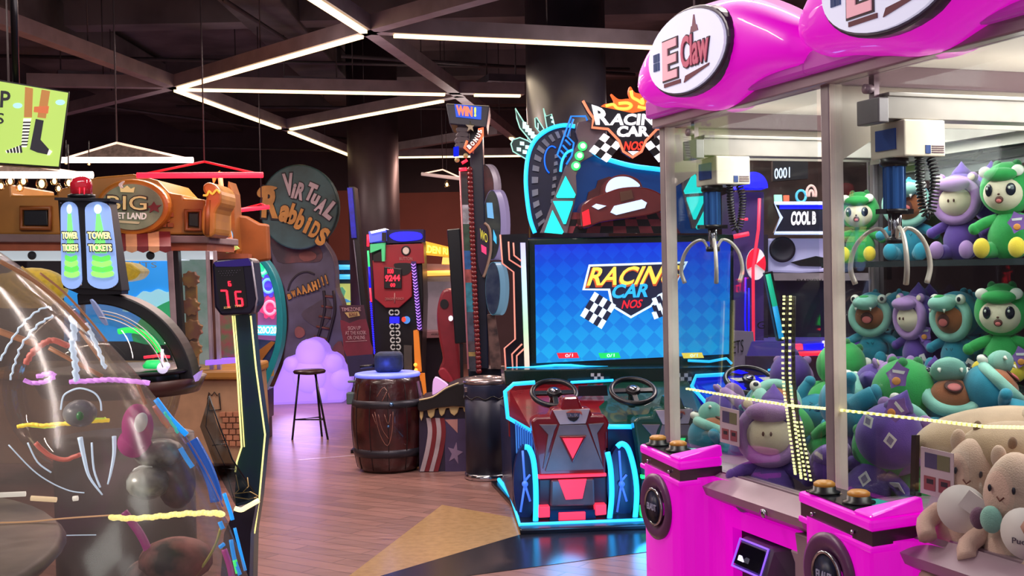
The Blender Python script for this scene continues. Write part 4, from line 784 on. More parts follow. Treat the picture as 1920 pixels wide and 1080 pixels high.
a_ = [(1290, 729, .022), (1380, 744, .022), (1480, 760, .022), (1560, 767, .022), (1720, 785, .022), (1850, 800, .022), (1960, 802, .022)]
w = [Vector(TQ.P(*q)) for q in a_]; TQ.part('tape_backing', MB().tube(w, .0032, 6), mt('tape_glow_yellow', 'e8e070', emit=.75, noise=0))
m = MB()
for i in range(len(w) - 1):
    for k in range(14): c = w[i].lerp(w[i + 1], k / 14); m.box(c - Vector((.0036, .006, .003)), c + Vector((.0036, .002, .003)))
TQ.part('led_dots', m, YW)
# glass display shelves along the back of the left machine
SG = glassm('shelf_acrylic', 'c8d8d8', .3, .25, hcol='30404a')
for z, lab in ((1.645, 'upper'), (1.302, 'lower')):
    s = Fr('glass_shelf', K.M @ Vector((0, .60, z)), math.radians(-70), '%s clear shelf carrying a row of hooded plush toys' % lab, 'shelf', 'clear plush shelves')
    s.part('shelf_board', MB().box((.02, 0, 0), (1.4, .19, .010)), SG); s.part('front_edge', MB().box((.02, -.004, -.006), (1.4, .0, .012)), mt('shelf_edge_dark', '2c3438', .2)); s.part('bracket', MB().box((.1, .19, -.05), (.115, .21, .03)).box((.8, .19, -.05), (.815, .21, .03)), BLKM)
# ================================================================ PLUSH TOYS
def fur(name, c, k=.1): return mt(name, c, .95, noise=k, scale=14, bump=.22, bscale=420, sheen=.25)
FG = fur('green_fur', '2fa04e'); FGD = fur('dark_green_fur', '1f7a3c'); FT = fur('teal_fur', '1f86a0'); FM = fur('mint_fur', '8cc4b4'); FP = fur('purple_fur', '5c3c96'); FLI = fur('lilac_fur', 'a57cb8'); FC = fur('cream_fur', 'e2d2b8', .05); FBR = fur('brown_fur', 'a05a34'); FY = fur('yellow_fur', 'e8c83c')
EYE = mt('eye_black', '1e2030', .15); EYW = mt('eye_white', 'f0ece0', .5); MOU = mt('mouth_pink', 'e07070', .6); TAGM = mt('paper_tag', 'e8e4e0', .7); HTP = mt('hang_tag_purple', '8a60b0', .5); MOD = mt('mouth_brown', '5a2418', .6)
def plush(kind, s=1.):
    """sitting hooded doll facing -y, seat at z=0, about .30 tall"""
    r = bpy.data.objects.new('plush_toy', None); COL.objects.link(r); r.empty_display_size = .05
    bd, hd, fc, ft = {'g': (FG, FG, FC, FY), 't': (FT, FT, FBR, FT), 'p': (FP, FLI, FC, FLI)}[kind]
    def b(n, mb, m, p=None): return build(n, mb, m, p or r)
    def pear(p): k = 1 - .28 * max(0, p.z) + .06 * max(0, -p.z); return Vector((p.x * k, p.y * k, p.z))
    b('body', MB().ball((0, .0, .075), (.062, .052, .082), 24, 16, fn=pear), bd)
    for sx in (-1, 1):
        b('arm', MB().tube(smooth([(sx * .03, .0, .125), (sx * .065, -.012, .115), (sx * .095, -.02, .098)], 4), .020, 10, r2=.017).ball((sx * .097, -.022, .096), .019, 12, 8), bd)
        b('leg', MB().tube(smooth([(sx * .03, .0, .03), (sx * .045, -.04, .028), (sx * .052, -.07, .028)], 4), .027, 10), bd)
        b('foot', MB().ball((sx * .054, -.078, .034), (.026, .018, .032), 16, 10), ft)
    def hood(p):
        k = 1.0; y = p.y
        return Vector((p.x, y if y > -.35 else -.35 + (y + .35) * .55, p.z * (1.08 if p.z > 0 else .95)))
    h = b('hood', MB().ball((0, .0, .215), (.083, .078, .083), 28, 18, fn=hood), FG if kind == 'g' else (FT if kind == 't' else FP))
    if kind != 'g':
        b('hood_front', MB().tube(smooth([(.072 * math.cos(t), -.036, .207 + .07 * math.sin(t)) for t in [i * math.pi / 8 for i in range(16)]], 2, True), .018, 10, True), FM if kind == 't' else FLI, h)
    f = b('face', MB().ball((0, -.022, .205), (.066, .052, .058), 24, 16), fc, h)
    def spot(n, x, z, rx, rz, m, par, d=0.0, y=None):
        yy = -.022 - .052 * math.sqrt(max(.01, 1 - (x / .066) ** 2 - ((z - .205) / .058) ** 2)) - d
        return b(n, MB().ball((x, yy if y is None else y, z), (rx, .005, rz), 14, 10, M=Matrix.Rotation(math.atan2(x, .06), 3, 'Z')), m, par)
    if kind == 'g':
        for sx in (-1, 1):
            e = spot('eye', sx * .034, .214, .015, .020, EYE, f); spot('eye_glint', sx * .034 - .003, .219, .004, .005, EYW, e, .005)
            b('hood_eye', MB().ball((sx * .05, -.052, .272), (.020, .010, .018), 14, 10), EYW, h)
        m_ = spot('mouth', 0, .183, .013, .012, MOD, f, .001); spot('tongue', 0, .180, .009, .007, MOU, m_, .004); spot('nose', 0, .20, .004, .003, MOD, f, .002)
        b('brow', MB().ball((0, -.058, .262), (.052, .026, .022), 20, 12), FG, h)
        b('crest', MB().ball((-.03, .0, .293), (.014, .02, .018), 12, 8).ball((.03, .0, .293), (.014, .02, .018), 12, 8).ball((0, .04, .285), (.014, .02, .018), 12, 8), FGD, h)
    elif kind == 't':
        sn = b('snout', MB().ball((-.006, -.075, .262), (.050, .045, .030), 20, 12), FM, h); b('snout_patch', MB().ball((-.006, -.085, .284), (.022, .022, .010), 14, 8), FG, sn)
        for sx in (-1, 1):
            w = b('hood_eye', MB().ball((sx * .055, -.05, .276), (.019, .015, .019), 14, 10), EYW, h); b('pupil', MB().ball((sx * .058, -.064, .277), (.008, .004, .009), 10, 8), EYE, w)
            b('tooth', MB().lathe([(.006, 0), (.001, -.014)], (sx * .03 - .006, -.10, .243), 8), EYW, sn)
        m_ = spot('mouth', 0, .20, .026, .024, MOD, f, .001); spot('tongue', 0, .193, .019, .015, MOU, m_, .005)
        b('spine', MB().ball((0, .06, .275), (.012, .02, .022), 10, 8).ball((0, .075, .24), (.012, .02, .022), 10, 8).ball((0, .04, .298), (.012, .02, .018), 10, 8), FT, h)
        b('stitching', MB().tube([(-.01, -.054, .10), (0, -.056, .092), (-.004, -.056, .10)], .0012, 4).tube([(.01, -.054, .10), (.016, -.054, .09), (.02, -.052, .10)], .0012, 4), EYE)
    else:
        b('snout', MB().ball((0, -.062, .262), (.060, .034, .026), 20, 12), FLI, h)
        for sx in (-1, 1):
            ea = b('ear', MB().ball((sx * .058, -.03, .285), (.020, .010, .018), 14, 10), FLI, h); b('inner_ear', MB().ball((sx * .058, -.040, .285), (.013, .004, .012), 12, 8), FC, ea)
            spot('nostril', sx * .010, .205, .003, .006, MOD, f, .001)
        b('tuft', MB().lathe([(.04, .285), (.03, .31), (.012, .33), (.001, .345)], (0, .01, 0), 14), FP, h)
    return r
PR = {k: plush(k) for k in 'gtp'}; used = set(); PLUSH = []
def tagm(root, kind, at_, rz):
    o = build('paper_label', MB().box((-.015, -.001, -.022), (.015, .001, .022)).mat(1).box((-.006, -.002, -.006), (.006, -.001, .008)), [TAGM, mt('tag_ink', '504858')], root); o.location = at_; o.rotation_euler = rz; return o
def hangtag(root, at_, rz):
    pts = [(.030 * (1 if i % 2 else .72) * math.cos(i * math.pi / 5), .036 * (1 if i % 2 else .72) * math.sin(i * math.pi / 5)) for i in range(10)]
    o = build('hang_tag', MB().prism(pts, 0, .002), HTP, root); o.location = at_; o.rotation_euler = rz
    build('tag_picture', MB().ball((0, -.001, -.014), (.011, .002, .010), 10, 8), mt('tag_orange', 'e09040', .5), o); build('tag_print_band', MB().prism([(-.016, .012), (.016, .014), (.014, .006), (-.014, .005)], -.001, .0), TAGM, o); return o
def put(kind, px, py, v, label, face=0., pitch=0., roll=0., s=1., tag=None, hang=None, cz=.12, seat=None):
    """place by the pixel of the body centre on plane v of the machine; face: 0 = looking at the camera"""
    r = PR[kind] if kind not in used else copy_tree(PR[kind]); used.add(kind)
    c = K.M @ Vector(K.P(px, py, v)); yaw = math.atan2(c.x, c.y) * -1 + math.radians(face)
    if seat: c.z = seat + cz * s
    R_ = Matrix.Rotation(yaw, 4, 'Z') @ Matrix.Rotation(math.radians(roll), 4, 'Y') @ Matrix.Rotation(math.radians(pitch), 4, 'X')
    r.matrix_world = Matrix.Translation(c) @ R_ @ Matrix.Scale(s, 4) @ Matrix.Translation((0, 0, -cz)); r['label'] = label; r['category'] = 'plush toy'; r['group'] = {'g': 'green hooded plush toys', 't': 'teal hooded plush toys', 'p': 'purple hooded plush toys'}[kind]; PLUSH.append((r, tag, hang)); return r
# top shelf row
put('g', 1613, 440, .68, 'green plush behind the claw, leftmost on the upper shelf', -12, cz=.14, s=0.77, seat=1.657)
put('t', 1703, 438, .68, 'teal plush on the upper shelf, hidden behind the coiled cable', -8, cz=.14, s=0.84, seat=1.657)
put('p', 1802, 428, .68, 'purple plush on the upper shelf between teal and green ones', -25, cz=.14, s=0.84, hang=None, seat=1.657)
put('g', 1890, 425, .68, 'large green plush at the right end of the upper shelf', -20, cz=.14, s=0.89, hang=((.06, -.09, .11), (0, 0, 0)), seat=1.657)
put('p', 1862, 395, .80, 'dark purple plush behind the upper shelf row, only its hood visible', 160, cz=.16, s=0.85, seat=1.657)
# lower shelf row
put('t', 1637, 635, .68, 'teal plush at the left end of the lower shelf', -18, cz=.14, s=0.8, tag=((.06, -.05, .03), (0, .2, .3)), seat=1.314)
put('p', 1720, 635, .68, 'purple plush turned left on the lower shelf between two teal ones', -50, cz=.14, s=0.8, tag=((.05, -.03, .05), (0, 1.2, .5)), hang=((.075, -.03, .15), (0, 0, .7)), seat=1.314)
put('t', 1795, 638, .68, 'teal plush on the lower shelf left of the big eyed green one', -38, cz=.14, s=0.82, tag=((.07, -.03, .04), (0, .5, .3)), seat=1.314)
put('g', 1880, 642, .68, 'big eyed green plush at the right end of the lower shelf', -10, cz=.14, s=0.9, hang=((.07, -.10, .08), (0, 0, -.2)), seat=1.314)
put('t', 1690, 590, .80, 'teal plush facing away behind the lower shelf row, left', 170, cz=.14, s=0.8, seat=1.314)
put('p', 1745, 600, .79, 'purple pointed hood behind the lower shelf row, centre', 165, cz=.16, s=0.78, seat=1.314)
put('t', 1820, 605, .80, 'teal plush facing away behind the lower shelf row, right', 175, cz=.14, s=0.8, seat=1.314)
# pile
put('p', 1447, 850, .10, 'purple plush with cream face pressed to the front glass under the tape', -10, pitch=-12, cz=.16, s=1.1)
put('p', 1400, 800, .34, 'purple plush lying on its side behind the instruction card', 60, pitch=-60, roll=40, cz=.12, s=1.)
put('t', 1365, 835, .22, 'teal plush lying low at the left corner of the pile', 40, pitch=-80, roll=20, cz=.12, s=.95)
put('t', 1500, 770, .34, 'teal plush lying flat under a green one in the pile', 80, pitch=-70, roll=-70, cz=.12, s=0.95)
put('g', 1558, 722, .50, 'green plush toppled at the top left of the pile', 150, pitch=30, roll=-15, cz=.14, s=0.95)
put('p', 1480, 745, .52, 'dark purple plush behind the upright LED tape', 170, pitch=20, cz=.12, s=0.85)
put('t', 1590, 765, .30, 'teal plush with mint snout lying on its back beside the post', 30, pitch=-65, roll=75, cz=.16, s=1.0, tag=((.05, -.06, .06), (.3, .5, .3)))
put('p', 1655, 738, .46, 'purple plush with a white label high in the pile below the shelf', 120, pitch=-40, roll=-60, cz=.12, s=0.8, tag=((-.05, .02, .1), (.2, .6, 2)))
put('t', 1650, 765, .44, 'teal plush buried between green and purple in the pile', 150, pitch=-60, roll=50, cz=.12, s=0.85)
put('g', 1695, 795, .36, 'green plush wearing a purple hang tag in the middle of the pile', 170, pitch=12, cz=.14, s=1.1, hang=((0, .10, .25), (0, .2, 3.0)))
put('p', 1590, 862, .22, 'purple plush with lilac hood lying behind the black divider bar', 20, pitch=-30, roll=80, cz=.14, s=1.0)
put('p', 1645, 872, .20, 'purple plush covered with packing stickers in the pile', 150, pitch=10, roll=-20, cz=.14, s=1.05, hang=((-.03, .09, .30), (0, .5, 3.2)))
put('g', 1700, 900, .28, 'green plush deep in the pile right of the sticker covered one', 140, pitch=-20, roll=30, cz=.12, s=1.0, tag=((-.02, .075, .12), (.2, .4, 3)))
put('g', 1530, 830, .36, 'green plush low in the pile beside the upright tape', 100, pitch=-50, roll=40, cz=.12, s=1.)
put('t', 1785, 768, .44, 'teal plush with open mouth lying back above the capybara', 10, pitch=-50, cz=.18, s=0.95)
put('t', 1872, 745, .52, 'teal plush with staring eye lying back right below the shelf', 60, pitch=-55, roll=30, cz=.18, s=0.88)
put('t', 1735, 845, .34, 'teal plush wedged beside the capybara', 120, pitch=-40, roll=40, cz=.12, s=0.9)
put('p', 1752, 752, .6, 'dark purple plush in shade under the lower shelf', 170, pitch=10, cz=.12, s=.6)
for r, tg, hg in PLUSH:
    if tg: tagm(r, 0, *tg)
    if hg: hangtag(r, *hg)
# packing stickers: squares on the sticker covered plush
_r = PLUSH[[i for i, p in enumerate(PLUSH) if 'packing stickers' in p[0]['label']][0]][0]
for q, rr in (((-.045, .052, .225), .5), ((.02, .060, .245), .9), ((-.02, .045, .11), .2)):
    o_ = build('packing_sticker', MB().prism([(-.016, 0), (0, -.020), (.016, 0), (0, .020)], 0, .003).mat(1).prism([(-.009, 0), (0, -.012), (.009, 0), (0, .012)], .003, .004), [TAGM, mt('sticker_mauve', '8a80a0', .5)], _r); o_.location = (q[0] * 1.0, q[1] + .035, q[2]); o_.rotation_euler = (0, rr, math.atan2(-q[0], .08))
# capybara (second machine)
FB = fur('beige_fur', 'c0a488', .08); FB2 = fur('pale_pink_beige_fur', 'd6b6a4', .06)
c = K.M @ Vector(K.P(1835, 850, .10)); r = bpy.data.objects.new('capybara_plush', None); COL.objects.link(r); r.matrix_world = Matrix.Translation(c) @ Matrix.Rotation(math.radians(-20), 4, 'Z')
r['label'] = 'large beige capybara plush lying on its belly at the right edge'; r['category'] = 'plush toy'
def cap(p): return Vector((p.x, p.y, p.z * (1 + .12 * p.x)))
bo = build('body', MB().ball((.06, .10, .0), (.20, .13, .095), 32, 20, fn=cap), FB, r)
hd_ = build('head', MB().ball((.10, -.02, -.0), (.15, .085, .075), 28, 18, fn=lambda p: Vector((p.x, p.y, p.z * (1 - .18 * p.x)))), FB, r)
for p in ((-.002, -.03, .060), (.065, -.09, .035)): build('ear', MB().ball(p, (.010, .009, .017), 12, 8), fur('brown_ear_fur', '8a6a54'), hd_)
build('nostril_crease', MB().tube([(-.03, -.075, .01), (-.022, -.082, .004)], .002, 5), MOD, hd_); build('haunch', MB().ball((.17, .06, .06), (.09, .08, .06), 20, 14), FB, r)
for k, (px, py, lab) in enumerate([(1822, 920, 'small pink beige plush with round paper tag in the front of the right machine'), (1905, 955, 'small beige plush with mint nose at the lower right corner')]):
    c = K.M @ Vector(K.P(px, py, .06)); r = bpy.data.objects.new('small_plush', None); COL.objects.link(r); r.scale = (1.3, 1.3, 1.3); r.matrix_world = Matrix.Translation(c) @ Matrix.Rotation(math.atan2(c.x, c.y) * -1 + math.radians([-12, -28][k]), 4, 'Z') @ Matrix.Rotation(math.radians([6, 0][k]), 4, 'Y') @ Matrix.Scale(1.3, 4)
    r['label'] = lab; r['category'] = 'plush toy'; r['group'] = 'small beige plush toys'
    build('body', MB().ball((0, .01, -.08), (.058, .05, .09), 24, 16), FB2, r); h = build('head', MB().ball((0, 0, .03), (.050, .045, .062), 24, 16, fn=lambda p: Vector((p.x * (1 - .25 * p.z), p.y, p.z))), FB2, r)
    for sx in (-1, 1): build('ear', MB().ball((sx * .030, .004, .080), (.013, .010, .020), 14, 10), FB2, h); build('eye', MB().ball((sx * .020, -.044, .038), (.003, .003, .006), 10, 8), EYE, h); build('arm', MB().tube(smooth([(sx * .045, -.01, -.04), (sx * .06, -.04, -.06), (sx * .05, -.06, -.08)], 3), .016, 8), FB2, r); build('foot', MB().ball((sx * .04, -.05, -.15), (.022, .026, .018), 14, 10), FB2, r)
    build('muzzle_mark', MB().tube([(-.006, -.048, .026), (0, -.05, .020), (.006, -.048, .026)], .0014, 5), MOD, h)
    if k: build('mint_nose', MB().ball((-.012, -.055, -.01), (.018, .012, .022), 14, 10), FM, h); build('plum_nose', MB().ball((-.036, -.05, -.012), (.014, .012, .018), 14, 10), fur('plum_fur', '6a4860'), h)
    tg = build('round_tag', MB().lathe([(.040, 0), (.040, .002)], (0, 0, 0), 28, 'y'), TAGM, r); tg.location = [(-.0, -.062, -.02), (.052, -.07, -.02)][k]
    if k: lettering('Pudding', [(-.02, -.008), (.028, -.008), (.028, -.020), (-.02, -.020)], -.003, mt('tag_ink'), tg, .001, 0, 'tag_lettering'); build('tag_picture', MB().lathe([(.012, 0), (.012, .003)], (.005, 0, .010), 6, 'y'), mt('tag_peach', 'd8a898', .6), tg)
    else: o = build('folded_label', MB().box((-.02, -.004, -.016), (.02, -.0, .016)), TAGM, tg); o.location = (.02, -.006, .012); o.rotation_euler = (0, .5, 0)
# white corrugated header and handle behind the second machine, black divider bars, second instruction card
HD = Fr('white_roller_cabinet', K.M @ Vector((0, .86, 0)), math.radians(-70), 'white ridged metal cabinet with a black handle behind the plush shelves', 'cabinet')
HD.slab('cabinet_body', [(1655, 352), (1722, 341), (1990, 292), (1990, 150), (1655, 210)], .03, .4, mt('white_ridged_metal', 'd4cdca', .35)); 
for a, b in (((1660, 262), (1990, 192)), ((1660, 276), (1990, 206)), ((1660, 300), (1990, 240)), ((1660, 318), (1990, 262)), ((1660, 330), (1990, 280))): HD.part('ridge', MB().tube([HD.P(*a, .025), HD.P(*b, .025)], .004, 6), mt('ridge_grey', '948c8e', .4))
point('cabinet_lamp', K.M @ Vector((1.1, .60, 1.96)), 3.5, (1, .95, .9), .12); HD.part('handle', MB().tube(smooth([HD.P(1822, 260, .0), HD.P(1836, 266, -.01), HD.P(1840, 282, -.01), HD.P(1824, 298, .0)], 4), .006, 8), BLK); HD.slab('slot_plate', [(1755, 276), (1808, 264), (1808, 272), (1755, 285)], .015, .03, mt('slot_grey', 'a49c9e', .4))  # point light is added fill to brighten the ridged cabinet
HD.slab('status_lights', [(1757, 335), (1790, 329), (1790, 331.5), (1757, 337.5)], .0, .02, WHL)
DV = Fr('divider_bar', K.M @ Vector((0, 0, 0)), math.radians(-70), 'black upright divider bar behind the near console, left one', 'divider', 'black divider bars'); DV.slab('bar', [(1562, 796), (1576, 796), (1574, 905), (1560, 905)], .02, .03, BLK); DV.part('foot', MB().box(DV.P(1560, 905, .018), (DV.P(1576, 905, .02)[0], .034, DV.P(1560, 912, .02)[2])), BLK)
DV = Fr('divider_bar', K.M @ Vector((0, 0, 0)), math.radians(-70), 'black upright divider bar left of the near instruction card', 'divider', 'black divider bars'); DV.slab('bar', [(1709, 816), (1718, 816), (1716, 922), (1706, 922)], .02, .03, BLK); DV.part('foot', MB().box(DV.P(1706, 922, .018), (DV.P(1718, 922, .02)[0], .034, DV.P(1706, 928, .02)[2])), BLK)
# ================================================================ LEFT AND MIDDLE OF THE ARCADE
def TH(name, px, py, Y, label, cat, group=None, yaw=0.):
    p = at(px, py, Y); return Fr(name, (p.x, p.y, 0), yaw, label, cat, group)
def box_px(f, name, x0, y0, x1, y1, v0, v1, m, parent=None, **k): return f.slab(name, [(x0, y0), (x1, y0), (x1, y1), (x0, y1)], v0, v1, m, parent, **k)
def circ(cx, cy, rx, ry=None, n=24): return arc(cx, cy, rx, ry or rx, 0, 360, n)[:-1]
# ---------------- castle themed crane
BS = TH('sweet_crane_game', 250, 500, 9.4, 'large castle shaped sweet crane game with oval BIG sign and striped awning', 'arcade game')
TAN = mt('castle_tan_plastic', 'a87632', .35, noise=.12, scale=3); TAN2 = mt('castle_tan_ledge', '8a5224', .4); OVD = mt('oval_frame_orange', 'b8742a', .3)
BS.slab('castle_wall', [(-40, 345), (20, 345), (22, 366), (106, 366), (106, 356), (140, 347), (180, 332), (250, 326), (296, 338), (318, 362), (342, 365), (344, 372), (384, 374), (384, 440), (-40, 440)], 0, .9, TAN, bevel=.02)
BS.slab('cornice', [(-40, 438), (392, 442), (392, 456), (-40, 454)], -.06, .95, mt('cornice_grey', '7c6c70', .5), bevel=.01); BS.slab('terracotta_band', [(-40, 454), (388, 456), (388, 470), (-40, 470)], -.02, .9, mt('terracotta', 'a0583c', .5))
for pts in ([(44, 394), (88, 394), (90, 423), (44, 423)], [(353, 399), (372, 399), (373, 426), (353, 424)]):
    w = BS.slab('castle_window', pts, -.03, 0.0, mt('window_dark', '141a20', .2), bevel=.008); x0, y0 = pts[0]; x1, y1 = pts[2]
    BS.tub('window_surround', [(x0 - 4, y0 - 4), (x1 + 4, y0 - 4), (x1 + 4, y1 + 5), (x0 - 4, y1 + 5)], -.02, .022, TAN2, w, closed=True)
bk = MB()
for j in range(5):
    for i in range(4):
        x = 288 + i * 13 + (j % 2) * 6; y = 380 + j * 9.5
        if x + 10 < 326 and (x - 247) ** 2 / 68 ** 2 + (y + 4 - 388) ** 2 / 52 ** 2 > 1: bk.prism(BS.O([(x, y), (x + 11, y), (x + 11, y + 8), (x, y + 8)], -.015), -.02, 0)
BS.part('brick_relief', bk, mt('brick_brown', '9c5c34', .5), bevel=.003)
ov_ = BS.slab('oval_frame', circ(247, 388, 70, 53, 40), -.12, .02, OVD, bevel=.03); BS.slab('oval_face', circ(247, 388, 58, 43, 40), -.14, -.11, mt('oval_dark_cream', '7a8068', .3, emit=.12, ecol='90a080', noise=.2), ov_)
CRM = mt('cream_letter', 'dccb8a', .4, emit=.25, noise=0)
BS.text('BIG', [(199, 364), (278, 366), (278, 397), (199, 395)], -.145, mt('letter_shadow_brown', '3c2a28', .5), ov_, .01, .03); BS.text('BIG', [(202, 367), (275, 368), (275, 394), (202, 393)], -.158, CRM, ov_, .01, .0)
BS.text('SWEET LAND', [(192, 398), (276, 399), (274, 412), (194, 409)], -.15, mt('letter_cream_white', 'd8d8d0', .4, emit=.25, noise=0), ov_, .008, .03); BS.slab('crown', [(224, 347), (230, 354), (238, 348), (245, 354), (252, 351), (250, 361), (226, 360)], -.16, -.15, CRM, ov_); BS.slab('candy_stripe', smooth([(226, 352), (222, 346), (229, 340), (233, 340), (228, 347), (231, 352)], 3, True), -.165, -.15, mt('candy_white', 'e8e0e0', .4), ov_)
BS.slab('star', [(276, 388), (284, 384), (288, 378), (292, 385), (302, 384), (295, 390), (297, 398), (288, 394), (280, 399), (282, 391)], -.16, -.14, mt('star_maroon', '7a2c34', .4), ov_)
BS.slab('reading_strip', [(208, 412), (262, 416), (260, 420), (212, 417)], -.15, -.14, mt('strip_cream', 'c8c8a0', .4), ov_)
for i in range(5):
    x0 = 214 + i * 21; c = mt('awning_maroon', '6c1c26', .6) if i % 2 == 0 else mt('awning_tan', 'c0906a', .6)
    BS.part('awning_stripe', MB().add([BS.P(x0, 434, -.04), BS.P(x0 + 21, 434, -.04), BS.P(x0 + 22.5, 462, -.42), BS.P(x0 + 1, 462, -.42), BS.P(x0 + 22.5, 470, -.42), BS.P(x0 + 12, 474, -.42), BS.P(x0 + 1, 470, -.42)], [(0, 1, 2, 3), (3, 2, 4, 5, 6)]), c).modifiers.new('thick', 'SOLIDIFY').thickness = .01
# cabinet with prizes
BS.slab('white_light_box', [(-40, 470), (330, 470), (330, 488), (-40, 488)], .1, .7, mt('crane_light_box', 'dcdce4', emit=.7, noise=0))
for x in (60, 282): BS.part('camera_dome', MB().ball(BS.P(x, 479, .06), (.035, .03, .035), 16, 10), BLKM)
box_px(BS, 'back_poster', 120, 488, 330, 640, .7, .74, mt('sky_poster_blue', '1e90e8', emit=.75, noise=.2, scale=2, col2='4ab0f0'))
BS.slab('cloud_shapes', smooth([(236, 575), (244, 560), (256, 556), (268, 546), (282, 548), (296, 542), (312, 548), (330, 546), (330, 580), (236, 585)], 3, True), .68, .7, mt('cloud_pale', 'a8dcf0', emit=.7, noise=0)); BS.slab('hill_shape', smooth([(262, 600), (290, 578), (330, 566), (330, 640), (250, 640)], 3, True), .66, .68, mt('hill_green', '30b070', emit=.5, noise=0))
BS.text('ENTS', [(232, 490), (294, 492), (294, 502), (234, 502)], .66, mt('poster_grey_print', '8a94a0', .5, emit=.3))
GD = mt('prize_gold', 'e0a818', .3, emit=.3, ecol='f0b818', noise=.2, scale=20)
BS.part('gold_prize_heap', MB().ball(BS.P(60, 540, .35), (.30, .2, .17), 20, 12).ball(BS.P(20, 545, .4), (.25, .2, .15), 20, 12), GD); BS.slab('yellow_spout', [(218, 490), (242, 494), (264, 508), (252, 524), (222, 530), (214, 520)], .2, .5, GD, bevel=.03)
for x0, x1, m in ((312, 324, ALU), (324, 334, BLK)): BS.slab('door_post', [(x0, 470), (x1, 470), (x1 + 14, 720), (x0 + 14, 720)], -.02, .06, m, bevel=.005)
BS.slab('door_post', [(150, 488), (156, 488), (158, 640), (150, 640)], .3, .34, ALU)
BGL = glassm('crane_glass', 'f0f8f8', .06)
BS.slab('front_glass', [(-40, 470), (312, 470), (324, 700), (-40, 700)], .0, .012, BGL)
# angled right bay
BS.slab('bay_back', [(334, 470), (388, 470), (398, 690), (342, 690)], .5, .55, mt('bay_back_grey', '8a8c90', .4, emit=.25, ecol='a8b8b0', noise=.4, scale=5, col2='3c6a50')); BS.slab('bay_light_bar', [(328, 487), (333, 487), (336, 526), (331, 524)], .1, .14, neon('bay_teal', '20d0a0', 1.0)); BS.slab('bay_light_box', [(334, 470), (386, 470), (386, 486), (334, 486)], .1, .4, MC['crane_light_box'])
gt = MB()
for cx, cy, r in ((357, 524, 15), (357, 575, 16), (360, 618, 18), (362, 655, 15)): gt.prism(BS.O([(cx + r * (1.15 if i % 2 else .92) * math.cos(i * math.pi / 9), cy + r * (1.15 if i % 2 else .92) * math.sin(i * math.pi / 9)) for i in range(18)], .1), .08, .14)
gt.prism(BS.O([(346, 535), (368, 535), (372, 700), (352, 700)], .12), .12, .16)
BS.part('chute_column', gt, mt('chute_brown', '8a4a34', .4, noise=.3, scale=8, col2='a87830'), bevel=.006)
for x in (388, 402): BS.slab('bay_post', [(x - 3, 470), (x + 2, 470), (x + 12, 700), (x + 5, 700)], -.05, .0, ALU, bevel=.003)
BS.slab('bay_glass', [(334, 470), (388, 470), (398, 690), (345, 690)], -.02, -.01, BGL)
BS.slab('orange_ledge', [(-40, 696), (452, 694), (452, 712), (-40, 712)], -.12, .95, TAN, bevel=.02); BS.slab('lower_cabinet', [(-40, 712), (450, 712), (456, 800), (456, 870), (-40, 870)], -.05, .95, mt('cabinet_sand', 'b08a6a', .45, noise=.1), bevel=.01)
bk = MB()
for j in range(6):
    for i in range(4):
        x = 412 + i * 13 + (j % 2) * 6; y = 772 + j * 11; bk.prism(BS.O([(x, y), (x + 11, y), (x + 11, y + 9), (x, y + 9)], -.06), -.075, -.05)
BS.part('lower_bricks', bk, mt('brick_peach', 'b87c5c', .5), bevel=.003)
BS.tub('castle_doodle', [(390, 748), (392, 736), (397, 742), (402, 735), (407, 742), (411, 737), (412, 750), (414, 768), (392, 770), (390, 748)], -.06, .005, BLK); BS.slab('tray_light', [(385, 676), (448, 672), (448, 680), (385, 685)], -.14, -.10, PURL)
# turret
tur = BS.slab('turret', smooth([(380, 440), (378, 400), (386, 372), (379, 352), (388, 342), (402, 345), (413, 358), (414, 380), (404, 400), (402, 440)], 3, True), -.2, .3, TAN, bevel=.04)
BS.tub('gold_squiggle', smooth([(381, 366), (388, 366), (392, 358), (398, 364), (406, 356), (412, 362)], 3), -.22, .008, neon('gold_line', 'f0b040', .8), tur)
BS.tub('turret_rib', [(390, 375), (388, 440)], -.2, .02, TAN2, tur)
# ---------------- orange pole game behind
OG = TH('pirate_game', 460, 500, 10.6, 'tan cabinet game with a glowing orange flag pole, right of the castle game', 'arcade game')
OG.slab('cabinet_back', [(425, 400), (462, 405), (485, 418), (502, 420), (505, 488), (430, 500)], .2, .3, mt('tan_cabinet', '84481e', .45, noise=.1), bevel=.02); OG.slab('cabinet_side', [(428, 340), (436, 362), (444, 470), (436, 500), (424, 400)], .0, .3, TAN2); OG.slab('mast_pole', [(432, 360), (438, 360), (442, 470), (434, 470)], -.02, .04, TAN2)
OG.tub('glowing_pole', [(412, 323), (416, 360), (424, 410), (436, 470)], -.12, .022, neon('orange_red_tube', 'ff7850', 1.1)); OG.slab('flag', [(397, 330), (412, 320), (400, 345)], -.1, -.08, neon('orange_flag', 'f07030', .8))
OG.slab('blue_round_window', circ(420, 443, 15, 18), -.06, -.02, mt('aqua_window', '3ca0d0', .3, emit=.5, ecol='38a0d0', noise=.2, scale=10)); OG.slab('white_emblem_panel', [(400, 455), (418, 458), (416, 470), (400, 470)], -.08, -.05, neon('emblem_pale', 'b8d8f0', .7)); OG.text('R', [(402, 457), (410, 457), (410, 466), (402, 466)], -.085, NV if False else mt('emblem_blue', '2050b0', .5))
OG.slab('colour_skirt', [(418, 462), (438, 456), (448, 466), (424, 474)], -.07, -.03, neon('mixed_glow', '90b060', .6)); OG.slab('lower_body', [(398, 470), (470, 480), (470, 800), (400, 800)], .1, .4, mt('brown_lower', '6c3c24', .5)); OG.slab('terracotta_shelf', [(400, 474), (466, 476), (466, 484), (402, 486)], -.04, .1, mt('terracotta'))
